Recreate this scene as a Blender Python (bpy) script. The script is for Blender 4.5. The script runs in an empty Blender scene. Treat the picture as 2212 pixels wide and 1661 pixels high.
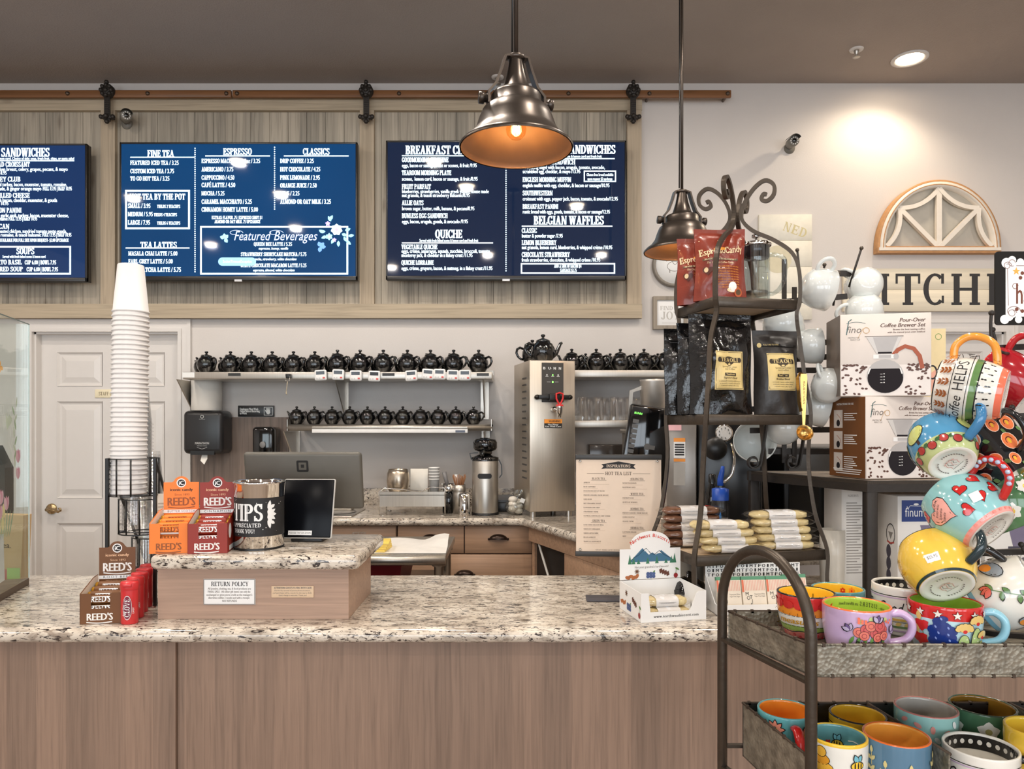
import bpy, bmesh, math, random
from mathutils import Vector, Matrix, Euler
from math import sin, cos, pi, radians as R
S = bpy.context.scene
COL = S.collection
random.seed(7)
# ---------------------------------------------------------------- camera, daylight, exposure
F, HZ, ZC = 1540.0, 915.0, 1.47            # focal length in pixels, horizon row, eye height
def W(px, py, d): return Vector(((px-1106)*d/F, d, ZC-(py-HZ)*d/F))
def SX(px, d): return (px-1106)*d/F
def SZ(py, d): return ZC-(py-HZ)*d/F
cd = bpy.data.cameras.new('camera'); cam = bpy.data.objects.new('camera', cd); COL.objects.link(cam)
cam.location = (0, 0, ZC); cam.rotation_euler = (R(90), 0, 0)
cd.sensor_width = 36; cd.lens = F/2212*36; cd.shift_y = (HZ-830.5)/2212; cd.clip_start = .05
S.camera = cam
wd = bpy.data.worlds.new('world'); S.world = wd; wd.use_nodes = True
wd.node_tree.nodes['Background'].inputs[0].default_value = (.80, .90, 1, 1)
wd.node_tree.nodes['Background'].inputs[1].default_value = 1.2
S.view_settings.view_transform = 'Standard'; S.view_settings.look = 'None'
S.view_settings.gamma = 1; S.view_settings.use_curve_mapping = False
S.view_settings.exposure = 0.42
S.cycles.use_denoising = True
S.cycles.max_bounces = 8; S.cycles.transparent_max_bounces = 90; S.cycles.sample_clamp_indirect = 6
S.cycles.caustics_reflective = False; S.cycles.caustics_refractive = False
CEIL = 3.57; YW = 4.40; YB = -4.6; XL = -5.6; XR = 5.2
WINS = [(-4.6, -2.4), (-2.0, .2), (.6, 2.8), (3.2, 4.6)]      # shop-front windows behind the camera
def lamp(name, kind, loc, rot, power, color, **kw):
    l = bpy.data.lights.new(name, kind); l.energy = power; l.color = color
    for k, v in kw.items(): setattr(l, k, v)
    o = bpy.data.objects.new(name, l); COL.objects.link(o); o.location = loc; o.rotation_euler = rot
    return o
for i, (a, b) in enumerate(WINS):
    lamp('window_daylight', 'AREA', ((a+b)/2, YB+.02, 1.75), (R(90), 0, 0), 20*(b-a), (.86, .93, 1), shape='RECTANGLE', size=b-a, size_y=2.5)
# ceiling downlights: (x, y)
DOWN = [(-2.18, 2.8), (-2.1, 2.0), (-2.3, .9), (-3.5, 1.9), (-3.5, .2), (-.62, 2.8), (-.4, 2.2), (.62, 1.66), (1.25, 2.6),
        (2.35, 1.6), (-.3, -.3), (-1.6, -1.0), (1.1, -.3), (2.4, .1), (-3.6, -1.8), (-.4, -2.3), (1.6, -2.3), (3.6, 2.6), (3.4, -1.6)]
for (x, y) in DOWN:
    lamp('downlight_lamp', 'AREA', (x, y, CEIL-.03), (0, 0, 0), 10, (1, .92, .83), shape='DISK', size=.10)
# ---------------------------------------------------------------- mesh builder
def lin(c): return tuple(((v/255)/12.92 if v/255 <= .04045 else ((v/255+.055)/1.055)**2.4) for v in c[:3])
class MB:
    def __init__(s): s.v = []; s.f = []; s.m = []; s.s = []; s.mats = []
    def mi(s, m):
        if m not in s.mats: s.mats.append(m)
        return s.mats.index(m)
    def add(s, vs, fs, mat, smooth=False, M=None):
        b = len(s.v); i = s.mi(mat)
        if M is not None: vs = [M @ Vector(p) for p in vs]
        s.v.extend([tuple(p) for p in vs])
        for f in fs: s.f.append([b+k for k in f]); s.m.append(i); s.s.append(smooth)
        return s
    def box(s, x0, x1, y0, y1, z0, z1, mat, M=None, bev=0, seg=2):
        if bev:
            bm = bmesh.new(); bmesh.ops.create_cube(bm, size=1)
            for v in bm.verts: v.co = Vector(((x0+x1)/2+v.co.x*(x1-x0), (y0+y1)/2+v.co.y*(y1-y0), (z0+z1)/2+v.co.z*(z1-z0)))
            bmesh.ops.bevel(bm, geom=bm.edges[:], offset=bev, segments=seg, profile=.5, affect='EDGES')
            return s.bm(bm, mat, True, M)
        vs = [(x, y, z) for x in (x0, x1) for y in (y0, y1) for z in (z0, z1)]
        return s.add(vs, [(0,1,3,2),(4,6,7,5),(0,4,5,1),(2,3,7,6),(0,2,6,4),(1,5,7,3)], mat, False, M)
    def bm(s, bm, mat, smooth=False, M=None):
        bm.verts.index_update()
        s.add([v.co.copy() for v in bm.verts], [[v.index for v in f.verts] for f in bm.faces], mat, smooth, M); bm.free(); return s
    def lathe(s, prof, mat, n=28, M=None, smooth=True, a0=0, a1=2*pi, mats=None, sx=1, sy=1):
        full = abs(a1-a0-2*pi) < 1e-6; cols = n if full else n+1
        vs = []
        for (r, z) in prof:
            for k in range(cols):
                a = a0+(a1-a0)*k/n; vs.append((r*cos(a)*sx, r*sin(a)*sy, z))
        for j in range(len(prof)-1):
            fs = []
            for k in range(n):
                k2 = (k+1) % cols
                a, b, c, d = j*cols+k, j*cols+k2, (j+1)*cols+k2, (j+1)*cols+k
                if prof[j][0] < 1e-7 and prof[j+1][0] < 1e-7: continue
                if prof[j][0] < 1e-7: fs.append((a, c, d))
                elif prof[j+1][0] < 1e-7: fs.append((a, b, d))
                else: fs.append((a, b, c, d))
            if j == 0: base = len(s.v); s.add(vs, [], mat, smooth, M)
            i = s.mi(mats[j] if mats else mat)
            for f in fs: s.f.append([base+q for q in f]); s.m.append(i); s.s.append(smooth)
        return s
    def tube(s, pts, r, mat, n=8, M=None, closed=False, sec=None, cap=True, up=None):
        pts = [Vector(p) for p in pts]; N = len(pts)
        rs = r if isinstance(r, (list, tuple)) else [r]*N
        if sec is None: sec = [(cos(2*pi*k/n), sin(2*pi*k/n)) for k in range(n)]; sm = True
        else: sm = False
        m = len(sec); vs = []; nrm = None
        for i, p in enumerate(pts):
            a = pts[i-1] if (i or closed) else p; b = pts[(i+1) % N] if (i < N-1 or closed) else p
            t = (b-a).normalized()
            if nrm is None:
                u = Vector(up) if up else (Vector((0,0,1)) if abs(t.z) < .9 else Vector((0,1,0)))
                nrm = (u-t*u.dot(t)).normalized()
            else:
                nrm = (nrm-t*nrm.dot(t))
                nrm = nrm.normalized() if nrm.length > 1e-6 else Vector((1,0,0))
            bi = t.cross(nrm)
            for (x, y) in sec: vs.append(p+(bi*x+nrm*y)*rs[i])
        fs = []
        for i in range(N if closed else N-1):
            i2 = (i+1) % N
            for k in range(m): fs.append((i*m+k, i*m+(k+1) % m, i2*m+(k+1) % m, i2*m+k))
        if cap and not closed: fs += [tuple(range(m))[::-1], tuple((N-1)*m+k for k in range(m))]
        return s.add(vs, fs, mat, sm, M)
    def bar(s, pts, w, h, mat, M=None, up=None, closed=False): return s.tube(pts, 1, mat, M=M, sec=[(-w/2,-h/2),(w/2,-h/2),(w/2,h/2),(-w/2,h/2)], up=up, closed=closed)
    def prism(s, poly, t0, t1, mat, M=None, axis='z', smooth=False):
        n = len(poly)
        f = {'z': lambda p, t: (p[0], p[1], t), 'y': lambda p, t: (p[0], t, p[1]), 'x': lambda p, t: (t, p[0], p[1])}[axis]
        vs = [f(p, t0) for p in poly]+[f(p, t1) for p in poly]
        fs = [tuple(range(n))[::-1], tuple(range(n, 2*n))]
        s.add(vs, fs, mat, False, M)
        return s.add(vs, [(k, (k+1) % n, n+(k+1) % n, n+k) for k in range(n)], mat, smooth, M)
    def ball(s, c, r, mat, n=12, M=None, sc=(1,1,1)):
        MM = Matrix.Translation(c) @ Matrix.Diagonal((sc[0], sc[1], sc[2], 1))
        if M is not None: MM = M @ MM
        h = max(4, n//2)
        return s.lathe([(r*sin(pi*k/h) if 0 < k < h else 0, -r*cos(pi*k/h)) for k in range(h+1)], mat, n, MM)
    def grid(s, fn, nu, nv, mat, M=None, smooth=True):
        vs = [fn(i/nu, j/nv) for j in range(nv+1) for i in range(nu+1)]
        return s.add(vs, [(j*(nu+1)+i, j*(nu+1)+i+1, (j+1)*(nu+1)+i+1, (j+1)*(nu+1)+i) for j in range(nv) for i in range(nu)], mat, smooth, M)
    def build(s, name, parent=None, label=None, loc=None, fix=True):
        me = bpy.data.meshes.new(name); me.from_pydata(s.v, [], s.f)
        for m in s.mats: me.materials.append(m)
        me.polygons.foreach_set('material_index', s.m); me.polygons.foreach_set('use_smooth', s.s); me.update()
        o = bpy.data.objects.new(name, me); COL.objects.link(o)
        if parent is not None: o.parent = parent
        if loc is not None: o.location = loc
        if label: o['label'] = label
        return o
def tag(o, label, cat, group=None, kind=None):
    o['label'] = label; o['category'] = cat
    if group: o['group'] = group
    if kind: o['kind'] = kind
    return o
def thing(name, label, cat, loc=(0,0,0), rz=0, group=None, rot=None):
    o = bpy.data.objects.new(name, None); COL.objects.link(o); o.empty_display_size = .05
    o.location = loc; o.rotation_euler = rot if rot is not None else (0, 0, R(rz))
    return tag(o, label, cat, group)
def struct(name, mb, parent=None, label=None):
    o = mb.build(name, parent)
    if parent is None: o['kind'] = 'structure'
    if label: o['label'] = label
    return o
def dup(root, label, loc=None, rz=None, group=None, scale=None):
    r = root.copy(); COL.objects.link(r); r['label'] = label
    if loc is not None: r.location = loc
    if rz is not None: r.rotation_euler = (0, 0, R(rz))
    if group: r['group'] = group
    if scale is not None: r.scale = (scale,)*3
    for ch in list(root.children):
        c = ch.copy(); COL.objects.link(c); c.parent = r
        for g in list(ch.children):
            e = g.copy(); COL.objects.link(e); e.parent = c
    return r
ORD = 'first second third fourth fifth sixth seventh eighth ninth tenth eleventh twelfth thirteenth fourteenth fifteenth sixteenth seventeenth eighteenth nineteenth'.split()
TENS = {2: 'twent', 3: 'thirt', 4: 'fort', 5: 'fift'}
def ordn(i):                                                  # 1 -> first
    if i < 20: return ORD[i-1]
    t, u = divmod(i, 10)
    return TENS[t]+('ieth' if u == 0 else 'y-'+ORD[u-1])
# ---------------------------------------------------------------- materials
MC = {}
def nodes(name):
    m = bpy.data.materials.new(name); m.use_nodes = True; t = m.node_tree
    return m, t, t.nodes['Principled BSDF'], t.nodes.new, t.links.new
def M_(name, rgb, rough=.5, metal=0, var=.05, vs=25, coat=0, emis=None, es=1, bump=0, bs=80, spec=None, stretch=None):
    if name in MC: return MC[name]
    m, t, p, N, L = nodes(name); c = lin(rgb)
    p.inputs['Roughness'].default_value = rough; p.inputs['Metallic'].default_value = metal
    p.inputs['Base Color'].default_value = (*c, 1); p.inputs['Coat Weight'].default_value = coat; p.inputs['Coat Roughness'].default_value = .05
    if spec is not None: p.inputs['Specular IOR Level'].default_value = spec
    if var or bump:
        tc = N('ShaderNodeTexCoord'); src = tc.outputs['Object']
        if stretch:
            mp = N('ShaderNodeMapping'); mp.inputs['Scale'].default_value = stretch; L(src, mp.inputs[0]); src = mp.outputs[0]
    if var:
        nz = N('ShaderNodeTexNoise'); nz.inputs['Scale'].default_value = vs; nz.inputs['Detail'].default_value = 3; L(src, nz.inputs['Vector'])
        mx = N('ShaderNodeMix'); mx.data_type = 'RGBA'
        mx.inputs[6].default_value = (*[v*(1-var*2) for v in c], 1); mx.inputs[7].default_value = (*[min(1, v*(1+var*2)) for v in c], 1)
        L(nz.outputs['Fac'], mx.inputs[0]); L(mx.outputs[2], p.inputs['Base Color'])
    if bump:
        nb = N('ShaderNodeTexNoise'); nb.inputs['Scale'].default_value = bs; nb.inputs['Detail'].default_value = 4; L(src, nb.inputs['Vector'])
        bp = N('ShaderNodeBump'); bp.inputs['Strength'].default_value = bump; bp.inputs['Distance'].default_value = .004
        L(nb.outputs['Fac'], bp.inputs['Height']); L(bp.outputs[0], p.inputs['Normal'])
    if emis is not None:
        p.inputs['Emission Color'].default_value = (*lin(emis), 1); p.inputs['Emission Strength'].default_value = es
    MC[name] = m; return m
def ramp(N, pts):
    r = N('ShaderNodeValToRGB'); e = r.color_ramp.elements
    while len(e) < len(pts): e.new(.5)
    for k, (pos, c) in enumerate(pts): e[k].position = pos; e[k].color = (*c, 1)
    return r
def glass(name, tint=(235,240,240), rough=.02, body=.06):
    if name in MC: return MC[name]
    m, t, p, N, L = nodes(name); out = t.nodes['Material Output']
    tr = N('ShaderNodeBsdfTransparent'); tr.inputs[0].default_value = (*lin(tint), 1)
    gl = N('ShaderNodeBsdfGlossy'); gl.inputs['Roughness'].default_value = rough
    lw = N('ShaderNodeLayerWeight'); lw.inputs[0].default_value = .5
    pw = N('ShaderNodeMath'); pw.operation = 'POWER'; pw.inputs[1].default_value = 4; L(lw.outputs['Facing'], pw.inputs[0])
    ad = N('ShaderNodeMath'); ad.operation = 'MULTIPLY_ADD'; ad.inputs[1].default_value = .32; ad.inputs[2].default_value = .02+body; L(pw.outputs[0], ad.inputs[0])
    nz = N('ShaderNodeTexNoise'); nz.inputs['Scale'].default_value = 9
    mu = N('ShaderNodeMath'); mu.operation = 'MULTIPLY_ADD'; mu.inputs[1].default_value = .02; L(nz.outputs[0], mu.inputs[0]); L(ad.outputs[0], mu.inputs[2])
    mx = N('ShaderNodeMixShader'); L(mu.outputs[0], mx.inputs[0]); L(tr.outputs[0], mx.inputs[1]); L(gl.outputs[0], mx.inputs[2]); L(mx.outputs[0], out.inputs[0])
    MC[name] = m; return m
def granite(name='granite', scale=1.0):
    m, t, p, N, L = nodes(name)
    tc = N('ShaderNodeTexCoord'); mp = N('ShaderNodeMapping'); mp.inputs['Rotation'].default_value = (R(20), R(35), R(25)); mp.inputs['Scale'].default_value = (scale*.6, scale*1.5, scale*1.25)
    L(tc.outputs['Object'], mp.inputs[0])
    def nz(s, d, dist=0, rough=.6):
        n = N('ShaderNodeTexNoise'); n.inputs['Scale'].default_value = s; n.inputs['Detail'].default_value = d; n.inputs['Distortion'].default_value = dist; n.inputs['Roughness'].default_value = rough
        L(mp.outputs[0], n.inputs['Vector']); return n.outputs['Fac']
    def mix(f, a, b):
        x = N('ShaderNodeMix'); x.data_type = 'RGBA'; L(f, x.inputs[0])
        if isinstance(a, tuple): x.inputs[6].default_value = (*a, 1)
        else: L(a, x.inputs[6])
        if isinstance(b, tuple): x.inputs[7].default_value = (*b, 1)
        else: L(b, x.inputs[7])
        return x.outputs[2]
    r0 = ramp(N, [(.33, lin((166,155,142))), (.50, lin((214,202,186))), (.7, lin((234,225,211)))]); L(nz(14, 4, .4), r0.inputs[0])
    g = ramp(N, [(.53, (0,0,0)), (.66, (1,1,1))]); L(nz(30, 3, .8), g.inputs[0]); c = mix(g.outputs[0], r0.outputs[0], lin((150,136,122)))
    k = ramp(N, [(.56, (0,0,0)), (.62, (1,1,1))]); L(nz(48, 5, 1.2, .62), k.inputs[0]); c = mix(k.outputs[0], c, lin((48,42,42)))
    k2 = ramp(N, [(.61, (0,0,0)), (.66, (1,1,1))]); L(nz(130, 2, .3), k2.inputs[0]); c = mix(k2.outputs[0], c, lin((70,58,54)))
    L(c, p.inputs['Base Color']); p.inputs['Roughness'].default_value = .13; p.inputs['Coat Weight'].default_value = .3
    MC[name] = m; return m
def wood(name, base, axis='z', dark=.72, plank=0, pvar=.12, grain=60, rough=.5, knots=0, stain=None):
    """axis: grain direction; plank: board width along x (0 = none)"""
    if name in MC: return MC[name]
    m, t, p, N, L = nodes(name); c = lin(base)
    tc = N('ShaderNodeTexCoord'); sp = N('ShaderNodeSeparateXYZ'); L(tc.outputs['Object'], sp.inputs[0])
    mp = N('ShaderNodeMapping'); sc = {'z': (1, 1, .035), 'x': (.035, 1, 1), 'y': (1, .035, 1)}[axis]
    mp.inputs['Scale'].default_value = tuple(v*grain for v in sc); L(tc.outputs['Object'], mp.inputs[0])
    n1 = N('ShaderNodeTexNoise'); n1.inputs['Scale'].default_value = 1; n1.inputs['Detail'].default_value = 6; n1.inputs['Distortion'].default_value = .6; L(mp.outputs[0], n1.inputs['Vector'])
    r1 = ramp(N, [(.3, tuple(v*dark for v in c)), (.5, c), (.75, tuple(min(1, v*1.14) for v in c))]); L(n1.outputs['Fac'], r1.inputs[0])
    col = r1.outputs[0]
    mp2 = N('ShaderNodeMapping'); mp2.inputs['Scale'].default_value = tuple(v*grain/7 for v in sc); L(tc.outputs['Object'], mp2.inputs[0])
    n2 = N('ShaderNodeTexNoise'); n2.inputs['Scale'].default_value = 1; n2.inputs['Detail'].default_value = 3; n2.inputs['Distortion'].default_value = 1.5; L(mp2.outputs[0], n2.inputs['Vector'])
    r2 = ramp(N, [(.35, (1-pvar,)*3), (.65, (1+pvar*.4,)*3)]); L(n2.outputs['Fac'], r2.inputs[0])
    mu = N('ShaderNodeMix'); mu.data_type = 'RGBA'; mu.blend_type = 'MULTIPLY'; mu.inputs[0].default_value = 1; L(col, mu.inputs[6]); L(r2.outputs[0], mu.inputs[7]); col = mu.outputs[2]
    if plank:
        dv = N('ShaderNodeMath'); dv.operation = 'DIVIDE'; dv.inputs[1].default_value = plank; L(sp.outputs[2 if axis == 'x' else 0], dv.inputs[0])
        fl = N('ShaderNodeMath'); fl.operation = 'FLOOR'; L(dv.outputs[0], fl.inputs[0])
        wn = N('ShaderNodeTexWhiteNoise'); wn.noise_dimensions = '1D'; L(fl.outputs[0], wn.inputs['W'])
        r3 = ramp(N, [(0, (1-pvar*1.6, 1-pvar*1.5, 1-pvar*1.4)), (1, (1+pvar*.6,)*3)]); L(wn.outputs['Value'], r3.inputs[0])
        m2 = N('ShaderNodeMix'); m2.data_type = 'RGBA'; m2.blend_type = 'MULTIPLY'; m2.inputs[0].default_value = 1; L(col, m2.inputs[6]); L(r3.outputs[0], m2.inputs[7]); col = m2.outputs[2]
    if knots:
        mk = N('ShaderNodeMapping'); mk.inputs['Scale'].default_value = (5, 5, 1.6) if axis == 'z' else (1.6, 5, 5); L(tc.outputs['Object'], mk.inputs[0])
        vo = N('ShaderNodeTexVoronoi'); vo.inputs['Scale'].default_value = 1.3; L(mk.outputs[0], vo.inputs['Vector'])
        rk = ramp(N, [(.05, (.45, .40, .36)), (.12, (1, 1, 1))]); L(vo.outputs['Distance'], rk.inputs[0])
        m3 = N('ShaderNodeMix'); m3.data_type = 'RGBA'; m3.blend_type = 'MULTIPLY'; m3.inputs[0].default_value = knots; L(col, m3.inputs[6]); L(rk.outputs[0], m3.inputs[7]); col = m3.outputs[2]
    L(col, p.inputs['Base Color']); p.inputs['Roughness'].default_value = rough
    bp = N('ShaderNodeBump'); bp.inputs['Strength'].default_value = .15; bp.inputs['Distance'].default_value = .002; L(n1.outputs['Fac'], bp.inputs['Height']); L(bp.outputs[0], p.inputs['Normal'])
    MC[name] = m; return m
GR = granite(); GR2 = granite('granite_back', 1.1)
WHITE = M_('white', (240,238,235), .4); BLACK = M_('black', (22,21,21), .35); BLK_GLOSS = M_('black_gloss', (8,8,9), .07, coat=.6, var=.02)
STEEL = M_('steel', (196,190,181), .36, .92, var=.06, vs=120, stretch=(1,1,.03)); CHROME = M_('chrome', (225,222,218), .08, 1, var=.02)
IRON = M_('iron', (78,69,60), .36, .6, var=.12, vs=40, bump=.15, bs=120); IRON2 = M_('dark_iron', (52,47,43), .5, .4, var=.1, vs=50, bump=.2, bs=90)
PAPER = M_('paper', (236,231,222), .7, var=.02); CARD = M_('white_card', (244,243,241), .5, var=.01)
INK = M_('ink', (28,24,24), .6, var=0); INKG = M_('grey_ink', (120,112,106), .7, var=0)
EMW = M_('screen_white', (200,225,240), .4, emis=(222,244,255), es=1.15, var=0)
GLASS = glass('clear_glass'); GOLD = M_('gold', (206,164,98), .24, 1, var=.05, vs=60)
# ---------------------------------------------------------------- lettering
GL = {}
def bglyphs():
    cu = bpy.data.curves.new('t', 'FONT'); cu.resolution_u = 2; cu.fill_mode = 'FRONT'
    ob = bpy.data.objects.new('t', cu); COL.objects.link(ob)
    def ev(txt):
        cu.body = txt; dg = bpy.context.evaluated_depsgraph_get(); dg.update()
        me = ob.evaluated_get(dg).to_mesh()
        r = ([(v.co.x, v.co.y) for v in me.vertices], [tuple(p.vertices) for p in me.polygons]); ob.evaluated_get(dg).to_mesh_clear(); return r
    def ext(r): return max([p[0] for p in r[0]])
    hh = ext(ev('HH')); cap = max(p[1] for p in ev('H')[0])
    for ch in 'ABCDEFGHIJKLMNOPQRSTUVWXYZabcdefghijklmnopqrstuvwxyz0123456789&/|.,:;$-\'!?()+éèÉ%"':
        r = ev(ch); adv = ext(ev('H'+ch+'H'))-hh
        GL[ch] = ([(x/cap, y/cap) for x, y in r[0]], r[1], adv/cap)
    GL[' '] = ([], [], .36)
    bpy.data.objects.remove(ob); bpy.data.curves.remove(cu)
bglyphs()
SG = {}
def sglyphs():                                                # small slab-serif capitals
    st, th, se = .19, .085, .07
    class g:
        def __init__(q): q.v = []; q.f = []
        def q4(q, *p): b = len(q.v); q.v += p; q.f.append((b, b+1, b+2, b+3))
        def r(q, x0, x1, y0, y1): q.q4((x0,y0),(x1,y0),(x1,y1),(x0,y1))
        def V(q, x, y0=0, y1=1, a=1, b=1, w=st):              # stem, serifs at foot / head
            q.r(x, x+w, y0, y1)
            if a: q.r(x-se, x+w+se, y0, y0+th)
            if b: q.r(x-se, x+w+se, y1-th, y1)
        def Hb(q, x0, x1, y, t=0):
            q.r(x0, x1, y, y+th)
            if t: q.q4((x1-.1, y+(th if t > 0 else 0)), (x1, y+(th if t > 0 else 0)), (x1, y+t), (x1-.03, y+t))
        def D(q, x0, y0, x1, y1, w): q.q4((x0,y0),(x0+w,y0),(x1+w,y1),(x1,y1))
        def A(q, cx, cy, rx, ry, a0, a1, w=st, t=th, n=10):
            for k in range(n):
                a, b = R(a0+(a1-a0)*k/n), R(a0+(a1-a0)*(k+1)/n)
                q.q4((cx+rx*cos(a), cy+ry*sin(a)), (cx+rx*cos(b), cy+ry*sin(b)), (cx+(rx-w)*cos(b), cy+(ry-t)*sin(b)), (cx+(rx-w)*cos(a), cy+(ry-t)*sin(a)))
    def mk(ch, adv, fn): q = g(); fn(q); SG[ch] = (q.v, q.f, adv)
    def seq(*c):
        def f(q):
            for name, *a in c: getattr(q, name)(*a)
        return f
    mk('A', .95, seq(('D',.1,0,.42,1,.09),('D',.62,0,.34,1,.2),('r',.24,.66,.3,.38),('r',0,.3,0,th),('r',.55,.93,0,th)))
    mk('B', .82, seq(('V',.1),('A',.38,.74,.32,.26,-90,90),('A',.4,.26,.36,.27,-90,90),('r',.25,.4,0,th),('r',.25,.4,.48,.55),('r',.25,.4,1-th,1)))
    mk('C', .85, seq(('A',.46,.5,.42,.51,48,312,.19,.085,18),('r',.68,.78,.68,1),('r',.70,.78,.06,.3)))
    mk('D', .9, seq(('V',.1),('A',.36,.5,.48,.5,-90,90),('r',.25,.4,0,th),('r',.25,.4,1-th,1)))
    mk('E', .76, seq(('V',.1),('Hb',.2,.7,0,.28),('Hb',.2,.68,1-th,-.2),('r',.62,.68,.74,1),('Hb',.2,.52,.47),('r',.48,.54,.36,.66)))
    mk('F', .72, seq(('V',.1),('Hb',.2,.68,1-th,0),('r',.62,.68,.72,1),('Hb',.2,.52,.47),('r',.48,.54,.36,.66)))
    mk('G', .92, seq(('A',.46,.5,.42,.51,45,330),('r',.68,.78,.70,1),('V',.64,.05,.44,0,1)))
    mk('H', .96, seq(('V',.1),('V',.67),('r',.2,.75,.46,.55)))
    mk('I', .42, seq(('V',.12),))
    mk('J', .6, seq(('V',.3,.25,1,0,1),('A',.24,.25,.25,.26,180,360)))
    mk('K', .92, seq(('V',.1),('D',.28,.4,.72,1,.09),('D',.66,0,.38,.62,.2),('r',.56,.96,0,th),('r',.56,.9,1-th,1)))
    mk('L', .72, seq(('V',.1),('Hb',.2,.68,0,0),('r',.61,.68,0,.3)))
    mk('M', 1.1, seq(('V',.08,0,1,1,1,.08),('V',.83),('D',.08,1,.44,.05,.2),('D',.46,.05,.82,1,.1)))
    mk('N', .95, seq(('V',.1,0,1,1,1,.09),('V',.73,0,1,0,1,.09),('D',.08,1,.62,0,.2)))
    mk('O', .9, seq(('A',.45,.5,.42,.52,0,360,.2,.07,20),))
    mk('P', .8, seq(('V',.1),('A',.4,.72,.36,.28,-90,90),('r',.25,.42,.44,.44+th),('r',.25,.42,1-th,1)))
    mk('Q', .9, seq(('A',.45,.5,.42,.52,0,360,.2,.07,20),('D',.68,-.16,.42,.14,.16)))
    mk('R', .88, seq(('V',.1),('A',.4,.74,.34,.26,-90,90),('r',.25,.42,.48,.55),('r',.25,.42,1-th,1),('D',.64,0,.40,.5,.2),('r',.6,.92,0,th)))
    mk('S', .74, seq(('A',.36,.74,.31,.27,20,270,.17,.085),('A',.37,.255,.33,.27,-160,90,.17,.085),('r',.56,.64,.70,1),('r',.06,.13,0,.3)))
    mk('T', .82, seq(('V',.31,0,1,1,0),('Hb',.02,.79,1-th),('r',.02,.09,.68,1),('r',.72,.79,.68,1)))
    mk('U', .92, seq(('V',.1,.3,1,0,1),('V',.7,.3,1,0,1,.09),('A',.445,.31,.345,.33,180,360,.16,.09)))
    mk('V', .9, seq(('D',.36,0,.08,1,.2),('D',.42,0,.7,1,.09),('r',0,.36,1-th,1),('r',.6,.9,1-th,1)))
    mk('W', 1.24, seq(('D',.28,0,.06,1,.19),('D',.36,0,.56,1,.09),('D',.74,0,.52,1,.19),('D',.82,0,1.04,1,.09),('r',0,.34,1-th,1),('r',.92,1.22,1-th,1),('r',.44,.76,1-th,1)))
    mk('X', .9, seq(('D',.62,0,.06,1,.22),('D',.08,0,.66,1,.09),('r',0,.34,0,th),('r',.54,.9,0,th),('r',0,.38,1-th,1),('r',.56,.86,1-th,1)))
    mk('Y', .86, seq(('V',.33,0,.5,1,0),('D',.33,.45,.04,1,.2),('D',.44,.45,.68,1,.09),('r',0,.34,1-th,1),('r',.58,.86,1-th,1)))
    mk('Z', .76, seq(('D',.06,0,.48,1,.22),('Hb',.06,.7,0),('Hb',.06,.68,1-th),('r',.63,.7,0,.28),('r',.06,.13,.72,1)))
sglyphs()
def layout(txt, style='B', sp=0):
    """-> (list of (verts, faces), width); cap height 1"""
    x = 0; out = []
    for ch in txt:
        g = SG.get(ch) if style[0] == 'S' else None
        if g is None: g = GL.get(ch, GL[' '])
        out.append(([(p[0]+x, p[1]) for p in g[0]], g[1])); x += g[2]+sp
        if style[0] == 'S' and ch in SG: x += .03
    return out, max(x-sp, .01)
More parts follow.
